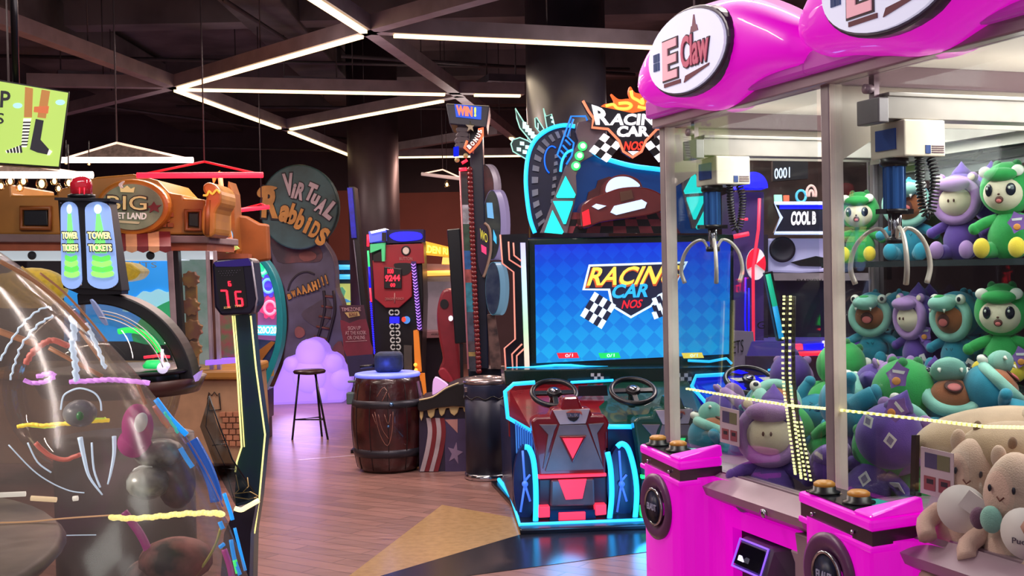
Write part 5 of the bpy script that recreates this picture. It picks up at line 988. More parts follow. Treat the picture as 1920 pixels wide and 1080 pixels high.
OG.slab('prize_shelves', [(412, 590), (450, 590), (450, 690), (412, 690)], .0, .1, mt('prize_mix', '4a6a40', .5, noise=.9, scale=12, col2='903040', emit=.2, ecol='705050')); OG.slab('purple_tray_light', [(410, 672), (450, 670), (450, 680), (410, 682)], -.06, -.03, PURL)
OG.slab('red_brick_base', [(410, 700), (450, 700), (452, 760), (410, 760)], -.02, .3, mt('brick_peach'))
# ---------------- gear game with teal border
GG = TH('gear_game', 510, 560, 11.6, 'curved teal bordered game with glowing gears, left of the mascot sign', 'arcade game')
tb_ = smooth([(470, 470), (494, 484), (510, 505), (522, 535), (528, 570), (530, 610), (526, 650), (514, 690), (494, 735)], 5); ti_ = smooth([(460, 478), (484, 490), (500, 510), (511, 540), (517, 575), (518, 612), (514, 650), (502, 685), (484, 728)], 5)
GG.slab('teal_border', tb_ + ti_[::-1], -.1, .12, mt('teal_border', '1e7a88', .3, emit=.12, ecol='20a0a8', noise=.15), bevel=.01)
GG.slab('picture_panel', ti_ + [(450, 728), (450, 480)], .0, .05, mt('gear_backdrop', '7a4a80', .4, emit=.55, ecol='a05890', noise=0))
def gear(fr, cx, cy, r, m1, m2, v, n=16, par=None):
    g = fr.slab('glowing_gear', [(cx + r * (1.12 if (i // 2) % 2 else .9) * math.cos(i * math.pi / n), cy + r * 1.15 * (1.12 if (i // 2) % 2 else .9) * math.sin(i * math.pi / n)) for i in range(2 * n)], v - .03, v, m1, par); fr.tub('gear_ring', arc(cx, cy, r * .62, r * .72, 0, 345, 20), v - .04, .014, m2, g); fr.slab('gear_label', [(cx - r * .4, cy - 2), (cx + r * .4, cy - 2), (cx + r * .4, cy + 3), (cx - r * .4, cy + 3)], v - .05, v - .03, m1, g)
gear(GG, 490, 502, 15, neon('gear_mint', '30d8a0', .9), neon('gear_mint_light', 'a0f0d0', .9), -.01); gear(GG, 503, 536, 17, neon('gear_indigo', '5040d8', .9), neon('gear_sky', '70b0ff', .95), -.02); gear(GG, 506, 577, 17, neon('gear_crimson', 'e03870', .9), neon('gear_pink', 'ff90b0', .95), -.03)
GG.slab('number_strip', [(480, 610), (527, 610), (526, 630), (480, 628)], -.06, -.02, neon('strip_cyan', '38b8d8', .85)); GG.text('S20O20T', [(481, 612), (526, 612), (525, 626), (481, 625)], -.065, neon('strip_number', 'f4f0d0', .95), bold=.02)
GG.slab('playfield', [(470, 635), (524, 640), (510, 690), (490, 728), (450, 728), (450, 640)], -.04, .0, mt('playfield_slate', '3a4a78', .2, noise=.3, scale=4)); GG.slab('orange_slope', [(470, 668), (508, 640), (516, 642), (480, 690), (470, 690)], -.06, -.04, mt('slope_orange', 'a86c34', .4)); kp = GG.slab('keep_out_sign', [(483, 689), (513, 687), (513, 705), (483, 708)], -.09, -.07, mt('sign_mustard', 'c89848', .5)); GG.text('KEEP', [(486, 690), (510, 689), (510, 696), (486, 697)], -.095, BLK, kp); GG.text('OUT', [(488, 699), (506, 698), (506, 704), (488, 705)], -.095, BLK, kp)
GG.slab('body', [(450, 728), (494, 735), (494, 790), (450, 800)], .0, .5, NAVY); GG.slab('pointer', [(460, 455), (466, 470), (480, 472), (468, 476)], -.12, -.1, mt('pointer_pale', 'c0d8c8', .4))
# ---------------- ride sign: round name disc over a tall picture panel
VR = TH('ride_sign', 580, 560, 15.7, 'tall curved ride sign with a round teal disc of white and mustard lettering', 'sign')
VR.slab('picture_panel', smooth([(506, 440), (540, 425), (590, 440), (618, 470), (628, 500), (630, 540), (642, 570), (648, 620), (650, 690), (646, 752), (530, 752), (528, 700), (534, 650), (540, 600), (532, 540), (512, 500)], 3, True), .1, .5, mt('panel_slate_lilac', '5e5c72', .5, noise=.25, scale=1.6, col2='443c48'), bevel=.02)
VR.slab('dark_cave_print', smooth([(508, 440), (560, 440), (600, 465), (600, 490), (560, 492), (520, 490)], 3, True), .09, .1, mt('cave_dark', '3a3038', .6, noise=.4, scale=5, col2='6a4040'))
dsc = VR.slab('name_disc', circ(560, 388, 74, 80, 40), -.1, .12, mt('disc_teal', '35595c', .5, noise=.2, scale=3, col2='27403f'), bevel=.02)
RBL = mt('letter_mustard', 'c88c3a', .5); VL = mt('letter_mauve_white', 'b8a4a8', .5); SHD = mt('letter_dark', '221c22', .6)
def stack(f, s, x, y, w, h, ang, v, mat, par, sh=1.12, bold=.05):
    a = math.radians(ang); 
    def q(k): return [(x + (dx * math.cos(a) - dy * math.sin(a)) * k, y + (dx * math.sin(a) + dy * math.cos(a)) * k) for dx, dy in ((-w / 2, -h / 2), (w / 2, -h / 2), (w / 2, h / 2), (-w / 2, h / 2))]
    f.text(s, q(sh), v, SHD, par, .01, bold + .05); f.text(s, q(1), v - .012, mat, par, .01, bold)
for i, (c, x, y, h, w) in enumerate([('V', 541, 346, 42, 20), ('i', 551, 358, 28, 6), ('R', 564, 359, 32, 16), ('T', 583, 360, 34, 18), ('u', 591, 374, 20, 14), ('A', 603, 386, 30, 16), ('L', 621, 395, 34, 18)]): stack(VR, c, x, y, w, h, [-6, 14, 18, 24, 28, 34, 38][i], -.11, VL, dsc)
for i, (c, x, y, h, w) in enumerate([('R', 508, 380, 58, 32), ('a', 534, 401, 32, 20), ('b', 550, 402, 40, 16), ('b', 564, 412, 40, 15), ('i', 577, 422, 32, 8), ('D', 591, 431, 32, 15), ('S', 605, 444, 36, 18)]): stack(VR, c, x, y, w, h, [4, 12, 18, 22, 24, 26, 30][i], -.11, RBL, dsc)
VR.slab('swash', smooth([(484, 368), (482, 360), (490, 350), (506, 348), (520, 352), (508, 358), (498, 360), (492, 370)], 3, True), -.13, -.11, RBL, dsc)
bw = [(543, 556, 7, 10), (551, 551, 8, 12), (560, 546, 9, 14), (570, 543, 10, 16), (580, 540, 10, 16), (590, 536, 9, 17), (598, 531, 3, 17), (605, 527, 3, 18), (612, 524, 3, 18)]
for c, (x, y, w_, h_) in zip('BWAAAH!!!', bw): stack(VR, c, x, y, w_, h_, -16, .08, RBL, None, 1.25, .08)
RAILM = mt('rail_dark_print', '2c2630', .6)
VR.tub('printed_rails', smooth([(607, 545), (609, 580), (600, 620), (588, 655), (580, 680)], 3), .09, .02, RAILM); VR.tub('printed_rails', smooth([(625, 545), (628, 580), (622, 610), (612, 650), (606, 690)], 3), .09, .02, RAILM)
for i in range(6): VR.tub('printed_sleeper', [(607 - i * 4.6, 555 + i * 19), (626 - i * 2.8, 557 + i * 20)], .09, .016, mt('sleeper_rust', '7a4a40', .6))
VR.tub('printed_dashes', smooth([(540, 545), (546, 528), (560, 514), (576, 510), (590, 515)], 3), .09, .012, RAILM)
VR.slab('printed_pot', smooth([(553, 618), (560, 612), (570, 618), (571, 628), (562, 634), (554, 630)], 3, True), .08, .1, mt('pot_print', '8a5048', .6)); VR.slab('printed_wagon', smooth([(565, 590), (590, 570), (614, 560), (622, 585), (610, 610), (590, 612)], 3, True), .09, .1, mt('wagon_print', '4a4048', .6)); VR.slab('printed_rock', smooth([(560, 478), (575, 470), (592, 476), (590, 486), (570, 490)], 3, True), .08, .09, mt('rock_print', '7c4840', .6)); VR.slab('printed_boulder', smooth([(622, 660), (640, 640), (648, 690), (640, 710)], 3, True), .08, .1, mt('rock_print'))
# ---------------- glowing lilac bubble bench
BB = Fr('glowing_bench', gp(570, 758), 0, 'glowing lilac bubble shaped seat in front of the mascot sign', 'light seat')
LIL = mt('lilac_glow', '6a4ca8', .5, emit=.78, ecol='ac80f4', noise=0); LIL2 = mt('lilac_glow_bubble', '7454b0', .5, emit=.8, ecol='b088f6', noise=0)
BB.slab('bench_shell', [(490, 762), (514, 722), (527, 690), (532, 676), (542, 669), (554, 667), (555, 652), (565, 640), (582, 634), (597, 639), (610, 652), (611, 664), (622, 664), (635, 672), (640, 689), (652, 695), (659, 705), (652, 732), (645, 755)], 0, .5, LIL, bevel=.05)
for cx, cy, r in ((582, 663, 28), (546, 683, 15), (625, 681, 18), (640, 712, 20), (580, 705, 32), (600, 740, 14)):
    c = BB.P(cx, cy, -.0); BB.part('bubble', MB().ball(c, (r * BB.M.translation.y / F, .06, r * BB.M.translation.y / F), 24, 12), LIL2)
point('bench_glow', BB.M @ Vector((0, -.6, .5)), 22, (.62, .42, 1), .35)
# ---------------- stool
ST = Fr('bar_stool', gp(583, 822), 0, 'black three legged bar stool in front of the glowing lilac seat', 'stool')
Yb = ST.M.translation.y; zt = .665
ST.part('seat', MB().lathe([(.001, zt + .03), (.15, zt + .03), (.165, zt + .015), (.155, zt - .005), (.06, zt - .02), (.001, zt - .02)], seg=36), mt('dark_walnut', '3c2426', .3))
BLKL = mt('stool_black', '0e0c14', .35)
tops_ = [(-.10, -.03), (.05, .07), (.07, -.07)]; bots_ = [(-.175, -.07), (.09, .13), (.19, -.12)]
for (a, b), (c, d) in zip(tops_, bots_): ST.part('leg', MB().tube([(a, b, zt - .01), (c, d, .0)], .011, 8), BLKL)
k = .30; m_ = [((a * k + c * (1 - k)), (b * k + d * (1 - k))) for (a, b), (c, d) in zip(tops_, bots_)]
ST.part('foot_ring', MB().tube([(x, y, .2) for x, y in m_], .008, 6, True), BLKL)
# ---------------- barrel, with box on top
BR = Fr('barrel_table', (at(722, 800, 9.6).x, 9.6 + .27, 0), 0, 'dark red brown wooden barrel with a blue lit rim on top', 'barrel')
WOODB = mt('barrel_wood', '40181a', .28, noise=.35, scale=9, col2='2a1012', coat=.4, bump=.3, bscale=30)
prof = [(.22, 0), (.262, .03)] + [(.262 + .045 * math.sin(math.pi * (.03 + i / 14 * .94)), .03 + .76 * i / 14) for i in range(1, 14)] + [(.268, .79), (.25, .80), (.001, .80)]
BR.part('staves', MB().lathe(prof, seg=44), WOODB)
for i in range(12): 
    a = i * math.pi / 6 + .1; BR.part('stave_groove', MB().tube([((r + .001) * math.cos(a), (r + .001) * math.sin(a), h) for r, h in prof[1:-3]], .004, 5), mt('groove_dark', '1c0c10', .6))
for z in (.17, .57): BR.part('iron_hoop', MB().lathe([(.262 + .045 * math.sin(math.pi * (z / .8)) + .002, z - .035), (.262 + .045 * math.sin(math.pi * (z / .8)) + .010, z), (.262 + .045 * math.sin(math.pi * (z / .8)) + .002, z + .035)], seg=44), mt('hoop_iron', '34323c', .4, .4))
BR.part('lit_rim', MB().lathe([(.27, .785), (.277, .80), (.27, .815), (.24, .82), (.001, .82)], seg=44), mt('rim_blue_glow', '8090f8', .4, emit=.6, ecol='5868f0', noise=0))
cv = MB()
for pts in ([(-.06, .64), (.0, .72), (.05, .62)], [(-.02, .60), (.02, .68)], [(-.08, .52), (-.04, .34), (.02, .24), (.06, .36), (.07, .52)], [(-.05, .50), (-.02, .38), (.03, .30)], [(-.10, .50), (-.07, .42)], [(.0, .50), (.03, .42), (.05, .50)]):
    cv.tube([(x, -(.262 + .045 * math.sin(math.pi * z / .8)) * math.sqrt(max(.1, 1 - (x / .3) ** 2)) - .002, z) for x, z in smooth(pts, 3)], .004, 5)
BR.part('carved_grain', cv, mt('carving_highlight', '8a5a50', .2, coat=.6))  # carved lines in a paler brown than the staves
BR.part('side_bracket', MB().box((-.34, -.08, .56), (-.27, .0, .66)).box((-.33, -.06, .74), (-.26, -.03, .76)), mt('bracket_teal_grey', '506468', .4), bevel=.015); BR.part('hoop_boss', MB().lathe([(.02, 0), (.015, .02), (.001, .022)], (.06, -.305, .58), 14, 'y').lathe([(.014, 0), (.01, .015), (.001, .017)], (.03, -.30, .40), 14, 'y'), mt('boss_blue_metal', '6a90c0', .15, .8))
_b = BR.M.translation
HB = Fr('headset_case', (_b.x + .0, _b.y, .82), 0, 'rounded dark blue cloth box sitting on the lit barrel', 'box')
HB.part('box_body', MB().box((-.105, -.09, 0), (.13, .1, .17)), mt('dark_blue_cloth', '1c2c50', .8, noise=.2, scale=20), bevel=.045, seg=4); HB.part('strap_arm', MB().tube([(-.10, -.05, .06), (-.17, -.06, .055), (-.22, -.05, .05)], .014), BLK)
point('barrel_rim_glow', (_b.x, _b.y - .12, .90), .35, (.15, .2, 1), .03)
# ---------------- circus cabinet
CC = Fr('circus_cabinet', gp(830, 884), 0, 'low circus cabinet with dripping cream trim and red stripes between barrel and bin', 'game cabinet')
CC.slab('body', [(786, 770), (885, 765), (885, 884), (786, 886)], .0, .6, mt('cabinet_indigo', '2c2440', .4))
CC.slab('black_swoosh', smooth([(786, 752), (810, 746), (835, 730), (860, 720), (882, 720), (884, 760), (850, 762), (815, 766), (786, 772)], 3, True), -.08, .5, BLK, bevel=.01); CC.tub('swoosh_edge', smooth([(786, 750), (812, 744), (836, 728), (860, 718)], 3), -.09, .006, mt('cream_edge', 'd8c898', .5))
dr = [(785, 764)] + [(884, 757), (884, 772)]; 
x = 884
drips = [(885, 758), (787, 762), (787, 782), (790, 790), (793, 782), (794, 768), (800, 766), (803, 780), (808, 785), (814, 780), (816, 767), (822, 765), (824, 776), (828, 781), (833, 776), (836, 766), (842, 765), (845, 775), (852, 780), (858, 774), (861, 764), (868, 764), (870, 772), (876, 775), (885, 770)]
CC.slab('dripping_trim', drips, -.05, .0, mt('cream_icing', 'c8b07c', .4), bevel=.006)
for i, c in enumerate(['b8a8b0', '7a1c28', 'b8a8b0', '7a1c28']):
    x0 = 799 + i * 8.5; CC.slab('curved_stripe', smooth([(x0, 784), (x0 + 3, 810), (x0 - 2, 845), (x0 - 12, 884)], 4) + smooth([(x0 - 3, 884), (x0 + 7, 845), (x0 + 11.5, 810), (x0 + 8.5, 784)], 4), -.02, .0, mt('stripe_' + c, c, .5))
pn = CC.slab('star_panel', [(833, 785), (885, 785), (885, 884), (835, 884)], -.015, .0, mt('panel_purple', '463a60', .4)); CC.slab('star', [(853 + (15 if i % 2 == 0 else 6) * math.sin(i * math.pi / 5 + .2), 850 - (22 if i % 2 == 0 else 9) * math.cos(i * math.pi / 5 + .2)) for i in range(10)], -.02, -.015, mt('star_mauve', '8a7494', .4), pn); CC.slab('pink_triangle', [(834, 787), (858, 786), (858, 812)], -.02, -.015, mt('peach_print', 'b88480', .5), pn)
CC.slab('petal_light', smooth([(812, 745), (811, 722), (815, 708), (828, 714), (840, 724), (838, 734), (824, 742)], 3, True), .2, .3, mt('petal_pink', 'd8a8d8', .4, emit=.5, ecol='d0a0e0', noise=0))
# ---------------- bin
TC = Fr('litter_bin', (gp(918, 900).x - .02, gp(918, 903).y + .17, 0), 0, 'tall dark blue grey cylindrical litter bin with a steel lid and base ring', 'bin')
TCM = mt('bin_navy_grey', '23273c', .42, .1, noise=.1, scale=3)
TC.part('bin_body', MB().lathe([(.168, .04), (.168, .76)], seg=44), TCM); TC.part('steel_base_ring', MB().lathe([(.172, 0), (.182, .01), (.178, .045), (.168, .05)], seg=44), CHROME); TC.part('liner_band', MB().lathe([(.17, .64), (.173, .645), (.173, .75), (.17, .76)], seg=44), mt('bin_band', '343a54', .35, .3))
TC.part('lid', MB().lathe([(.175, .76), (.18, .775), (.165, .80), (.10, .815), (.08, .812), (.075, .80), (.001, .80)], seg=44), mt('steel_lid', '9a8e90', .25, .8)); TC.part('band_latch', MB().box((-.165, -.10, .70), (-.14, -.06, .74)), CHROME, bevel=.004)
TC.part('torn_liner', MB().tube([(.173 * math.cos(a), .173 * math.sin(a), .655 + .012 * math.sin(a * 9)) for a in [i * math.pi / 24 for i in range(48)]], .006, 5, True), BLK)
# ---------------- tall bonus tower
WT = TH('bonus_tower_game', 890, 500, 10.2, 'tall narrow redemption tower with WIN screen, bonus arrow and red rope edge', 'arcade game')
NVY = mt('tower_navy', '141c34', .35)
WT.slab('column', [(880, 236), (904, 236), (912, 500), (916, 692), (894, 692), (884, 400)], .0, .5, NVY, bevel=.01)
hd = WT.slab('screen_head', [(836, 194), (918, 198), (912, 240), (843, 233)], -.2, .4, NVY, bevel=.01); WT.slab('win_screen', [(852, 195), (903, 200), (902, 224), (855, 219)], -.22, -.2, neon('win_blue', '2050c8', .9), hd)
WT.text('WIN', [(855, 197), (886, 201), (886, 219), (856, 216)], -.225, neon('win_orange', 'ff7850', 1.0), hd, bold=.06); WT.text('!', [(889, 201), (893, 201), (893, 219), (889, 219)], -.225, neon('win_green', 'c8e860', .95), hd, bold=.06)
for i, (x, y, w_, h_) in enumerate([(870, 240, 17, 7), (868, 251, 15, 7), (867, 261, 17, 7), (866, 271, 15, 6)]): WT.slab('grey_roll', smooth([(x - w_ / 1.2, y), (x, y - h_), (x + w_ / 1.4, y - 1), (x + w_ / 2, y + h_), (x - w_ / 1.4, y + h_)], 3, True), -.14, .0, mt('grey_rubber', '5c5660', .5), bevel=.01)
WT.slab('star', [(882 + (10 if i % 2 == 0 else 4) * math.sin(i * math.pi / 5), 237 - (11 if i % 2 == 0 else 4.5) * math.cos(i * math.pi / 5)) for i in range(10)], -.2, -.16, mt('star_pale', 'a89c84', .4, emit=.2))
bo_ = WT.slab('bonus_arrow', [(878, 270), (889, 263), (897, 251), (896, 243), (905, 240), (905, 254), (897, 268), (889, 278), (888, 288), (871, 277), (876, 264)], -.24, -.2, mt('arrow_dark', '4a2020', .4, emit=.3, ecol='a03020', noise=0))
WT.part('arrow_neon', MB().tube([WT.P(x, y, -.25) for x, y in [(897, 243), (905, 240), (905, 254), (898, 268), (889, 278), (881, 286), (871, 277), (876, 264)]], .010, closed=False), neon('arrow_orange', 'ff6840', 1.0), bo_)
for c, x, y, a in (('B', 880, 275, -42), ('O', 886, 269, -46), ('N', 892, 262, -52), ('U', 897, 254, -64), ('S', 900, 246, -76)): 
    r_ = math.radians(a); WT.text(c, [(x + dx * math.cos(r_) - dy * math.sin(r_), y + dx * math.sin(r_) + dy * math.cos(r_)) for dx, dy in ((-3.2, -4.2), (3.2, -4.2), (3.2, 4.2), (-3.2, 4.2))], -.25, neon('bonus_white', 'fff0e8', .95), bo_, bold=.04)
for q_ in ((873, 292), (857, 300)): WT.part('bulb', MB().ball(WT.P(*q_, -.15), .022, 12, 8), mt('bulb_olive', 'a89868', .4, emit=.2)); WT.slab('blue_figure', [(850, 276), (860, 274), (860, 292), (850, 293)], -.15, -.1, neon('royal_blue', '2030c0', .7))
WT.tub('red_led', [(861, 318), (875, 317)], -.18, .015, REDL); WT.tub('red_led', [(866, 306), (876, 300)], -.18, .012, REDL)
rope = MB(); n = 46
for i in range(n):
    t = i / (n - 1); rope.ball(WT.P(881 + t * 17 - 6 * math.sin(t * 3.14) * .2, 318 + t * 378, -.06), .026, 8, 6)
WT.part('red_rope_lamps', rope, mt('rope_red', '6a1e22', .3, noise=0))
for y0, y1, col in ((322, 384, '2a242c'), (384, 420, 'c8c8d4'), (420, 470, '3c5c48'), (470, 505, '2c6ab0'), (505, 530, 'b05a58'), (530, 585, '3a90a8'), (585, 640, '4c5468'), (640, 660, '5a5058'), (660, 668, 'c0a060'), (668, 696, '484854')):
    WT.slab('side_picture', [(863 + (y0 - 320) * .045, y0), (876 + (y0 - 320) * .045, y0), (876 + (y1 - 320) * .045, y1), (863 + (y1 - 320) * .045, y1)], -.05, .1, mt('side_' + col, col, .35, noise=.3, scale=14, emit=.1))
WT.tub('side_edge', [(862, 320), (878, 692)], -.06, .007, mt('side_edge_pink', 'b06a70', .4, emit=.3)); 
LB = mt('lilac_rim', '8a84b0', .35, emit=.1, ecol='9088c0', noise=0)
def disc(cx, cy, rx, ry, off, face, rim, v):
    o = WT.slab('disc_rim', circ(cx + off, cy, rx, ry, 36), v, v + .02, rim); WT.part('disc_band', MB().add([WT.P(cx + rx * math.cos(a), cy + ry * math.sin(a), v - .03) for a in [i * math.pi / 18 for i in range(36)]] + [WT.P(cx + off + rx * math.cos(a), cy + ry * math.sin(a), v + .02) for a in [i * math.pi / 18 for i in range(36)]], [(i, (i + 1) % 36, 36 + (i + 1) % 36, 36 + i) for i in range(36)], True), rim, o); WT.slab('disc_face', circ(cx, cy, rx * .97, ry * .97, 36), v - .031, v - .02, face, o); return o
disc(906, 352, 20, 44, 14, mt('disc_maroon', '5c2028', .4, noise=.3, scale=8), mt('mauve_rim', 'a49cb0', .35), .15)
d2 = disc(922, 422, 17, 66, 18, mt('disc_dark_teal', '1c2830', .3, noise=.4, scale=10, col2='3a4440'), LB, .05); WT.slab('blue_card', [(912, 380), (923, 380), (926, 410), (914, 408)], .01, .02, neon('card_blue', '60a0d0', .7), d2)
d3 = disc(924, 541, 14, 50, 17, mt('disc_navy', '16284a', .3, noise=.6, scale=9, col2='3a4a60'), mt('teal_violet_rim', '6a90b0', .3, emit=.15, ecol='50a0b0', noise=0), -.02); WT.slab('logo_panel', smooth([(895, 440), (903, 420), (914, 430), (918, 470), (912, 510), (903, 515), (896, 490)], 3, True), -.04, .0, mt('logo_print', '2a1c40', .4)); WT.text('WO', [(900, 428), (914, 440), (914, 456), (900, 448)], -.045, neon('logo_yellow', 'd8d040', .7)); WT.slab('pink_tile', [(902, 458), (912, 464), (912, 478), (903, 472)], -.045, -.04, neon('tile_pink', 'd83870', .7)); WT.tub('logo_hoop', smooth([(908, 418), (918, 430), (920, 470), (912, 505), (906, 520)], 3), -.05, .012, mt('hoop_tan', 'a08878', .4)); WT.slab('blue_letter', [(925, 430), (931, 445), (931, 458), (925, 450)], -.01, .0, neon('sky_letter', '40b0e8', .8))  # teal reflection put into the colour and glow of the lowest disc rim
WT.slab('driftwood_panel', [(913, 590), (928, 590), (938, 660), (940, 692), (920, 692)], .0, .1, mt('driftwood', '6a504c', .7, noise=.6, scale=12, col2='2c2024'))
WT.slab('base_cabinet', [(878, 692), (945, 692), (950, 870), (885, 870)], .1, .5, NVY)
# ---------------- black upright screen and red seat beside the tower
UP = TH('upright_screen', 856, 540, 11.5, 'tall thin black upright screen seen edge on beside the bonus tower', 'screen'); UP.slab('screen_case', [(838, 430), (862, 428), (878, 643), (853, 645)], 0, .12, mt('navy_black_case', '0a1018', .3), bevel=.01); UP.slab('stand', [(862, 645), (868, 645), (870, 800), (864, 800)], .02, .1, BLK)
RS = TH('red_rocket_seat', 840, 640, 12.0, 'shaped maroon seat shell with round hole behind the bin', 'game seat'); RS.slab('seat_shell', smooth([(821, 570), (830, 545), (846, 543), (856, 560), (858, 640), (864, 700), (862, 722), (842, 716), (826, 700), (824, 690), (830, 672), (824, 640), (819, 600)], 3, True), 0, .35, mt('seat_maroon', '7a2430', .35), bevel=.03); RS.slab('round_hole', circ(833, 570, 8, 9), -.01, .0, BLK); RS.slab('seat_lamp', circ(845, 597, 4, 5), -.03, .0, neon('lamp_white', 'e8f0ff', 1.0)); RS.slab('seat_base', [(830, 720), (864, 722), (864, 812), (834, 812)], .05, .4, BLK)
RS.slab('curled_edge', smooth([(822, 695), (832, 690), (844, 704), (850, 718), (838, 716), (826, 708)], 3, True), -.1, .0, mt('seat_red', '983040', .3), bevel=.02)
# ---------------- red tower game with digits
RT = TH('strength_tower_game', 745, 560, 12.4, 'red and black tower game with blue lit top and red digits 9244', 'arcade game')
RMT = mt('matt_red_panel', '8c1c2a', .4, emit=.08, ecol='901020', noise=.08); RT.slab('black_cabinet', [(697, 455), (790, 452), (794, 560), (786, 812), (706, 812)], .1, .8, mt('cabinet_black', '0c0a12', .35), bevel=.01)
RT.slab('red_front', [(723, 459), (793, 456), (795.5, 493.6), (772, 495), (772, 556), (748, 577), (723, 577), (702.5, 559), (698, 488), (723, 488)], .02, .1, RMT, bevel=.006)
RT.slab('blue_header', [(725, 431), (794, 430), (794, 454), (726, 456)], .0, .3, mt('header_navy', '10104a', .3)); RT.slab('header_glow', smooth([(730, 443), (740, 436), (765, 434), (788, 437), (791, 447), (775, 451), (745, 452)], 3, True), -.02, .0, BLUEL); RT.slab('side_header', [(691, 434), (724, 430), (720, 450), (693, 455)], -.05, .3, mt('header_periwinkle', '6070d8', .3, emit=.6, ecol='4050e0', noise=0)); RT.slab('side_header_top', [(694, 434), (722, 428), (722, 432), (696, 438)], -.08, .3, WHL); RT.slab('black_gap', [(716, 436), (724, 436), (724, 452), (716, 452)], -.07, -.04, BLK)
RT.slab('green_bracket', [(694, 458), (722, 455), (721, 490), (716, 490), (715, 466), (694, 474)], -.03, .05, mt('green_acrylic', '48b078', .3, emit=.5, ecol='40b070', noise=0)); RT.slab('black_recess', [(700, 478), (716, 470), (716, 490), (700, 490)], .0, .03, BLK)
RT.slab('round_button', circ(761, 470, 6, 6.5), .0, .02, mt('button_pale', 'c0b0a8', .4, emit=.3)); RT.tub('button_ring', circ(761, 470, 7.5, 8), .01, .008, BLK, closed=True); RT.text('BUTTON', [(749, 482), (773, 482), (773, 488), (749, 488)], .015, mt('red_panel_print', 'b07878', .4))
RT.slab('black_splash', smooth([(740, 494), (771, 494), (771, 506), (764, 514), (752, 516), (742, 504)], 3, True), .01, .02, BLK)
dp = RT.slab('digit_panel', [(720, 500), (753, 504), (753, 541), (720, 541)], -.01, .02, BLK, bevel=.005); RT.text('100', [(727, 504), (738, 504), (738, 513), (727, 513)], -.015, REDL, dp, bold=.02); RT.text('9244', [(722, 516), (750, 515), (750, 527), (722, 528)], -.015, REDL, dp, bold=.03); RT.text('00', [(732, 531), (741, 531), (741, 538), (732, 538)], -.015, REDL, dp, bold=.02)
RT.text('DRAGON PUNCH', [(722, 558), (757, 557), (757, 562), (722, 563)], .012, mt('red_panel_print')); RT.tub('crest', [(740, 549), (740, 568)], .012, .006, mt('red_panel_print'))
ch = MB()
for i in range(22):
    y = 494 + i * 5.7; x = 771 + i * .55; ch.prism(RT.O([(x, y), (x + 4, y + 3), (x + 8, y), (x + 8, y + 2), (x + 4, y + 5), (x, y + 2)], -.01), -.02, -.0)
RT.part('chevron_lamps', ch, neon('chevron_violet', 'a878f0', .95)); RT.slab('chevron_channel', [(771, 490), (780, 490), (792, 620), (783, 620)], .0, .05, mt('channel_purple', '3a2060', .4))
RT.slab('orange_pillar', [(775, 620), (784, 618), (790, 697), (778, 699)], .02, .1, mt('amber_panel', 'c8782c', .4, emit=.45, ecol='d07020', noise=0)); 
RT.part('amber_lamps', MB().ball(RT.P(779, 684, -.02), .02, 10, 8).ball(RT.P(780, 694, -.02), .02, 10, 8).ball(RT.P(781, 708, -.02), .02, 10, 8).ball(RT.P(783, 722, -.02), .02, 10, 8), neon('amber_lamp', 'ffb040', 1.3)); RT.slab('amber_lower', [(778, 700), (796, 700), (800, 745), (786, 745)], .05, .1, MC['amber_panel'])
for i in range(9):
    y = 586 + i * 13; cx = 739 + i * .6
    if i == 1: RT.slab('blue_cell', [(cx - 9, y - 5), (cx + 9, y - 5), (cx + 9, y + 7), (cx - 9, y + 7)], .04, .06, BLUEL)
    else: 
        for sg_ in (-1, 1): RT.tub('white_scroll', arc(cx + sg_ * 5, y, 4, 4.5, 30 if sg_ < 0 else 150, 330 if sg_ < 0 else -150, 8), .05, .008, mt('scroll_white', 'a8a8a8', .5, emit=.3))
RT.tub('rainbow_edge_red', [(690, 440), (690, 462)], -.03, .012, REDL); RT.tub('rainbow_edge_green', [(690, 470), (692, 500)], -.03, .010, GRNL); RT.tub('rainbow_edge_blue', [(692, 500), (694, 540)], -.03, .010, BLUEL); RT.tub('rainbow_edge_red', [(694, 540), (696, 566)], -.03, .010, PINKL)
bl = MB()
for i in range(22): bl.ball(RT.P(696 + i * .3, 570 + i * 4.3, -.03), .010, 6, 4)
RT.part('blue_dot_edge', bl, BLUEL); RT.slab('glove_picture', circ(762, 600, 7, 7), .04, .06, neon('glove_blue', '4080d0', .7)); RT.slab('glove_picture_red', circ(757, 599, 4, 5), .03, .05, neon('glove_red', 'e04030', .7)); RT.slab('notice_frame', [(757, 647), (772, 648), (773, 700), (758, 700)], .04, .06, mt('notice_grey', '4c4848', .5))
# ---------------- golden marquee game behind
GR = TH('golden_crane_game', 812, 560, 13.6, 'pale crane game with slanted yellow lit marquee, behind the red tower', 'arcade game')
mq = GR.slab('marquee', [(797, 452), (862, 468), (862, 484), (797, 478)], 0, .1, neon('marquee_amber', 'd89828', .85)); GR.text('GOLDEN RIDGE', [(775, 455), (866, 470), (866, 480), (775, 472)], -.01, neon('marquee_yellow', 'fff060', 1.1), mq, bold=.03); GR.slab('marquee_tail', [(830, 482), (862, 484), (862, 498), (828, 496)], .0, .1, neon('marquee_pale', 'f0c060', .8))
GR.slab('top_beam', [(783, 494), (862, 496), (862, 506), (785, 508)], .0, .6, mt('rose_beige', 'a88078', .4)); GR.tub('amber_light_row', [(790, 513), (862, 511)], -.02, .03, neon('amber_row', 'ffb850', 1.1)); GR.slab('grey_header', [(785, 518), (862, 516), (862, 528), (786, 528)], .0, .1, mt('header_pale', 'a09898', .4))
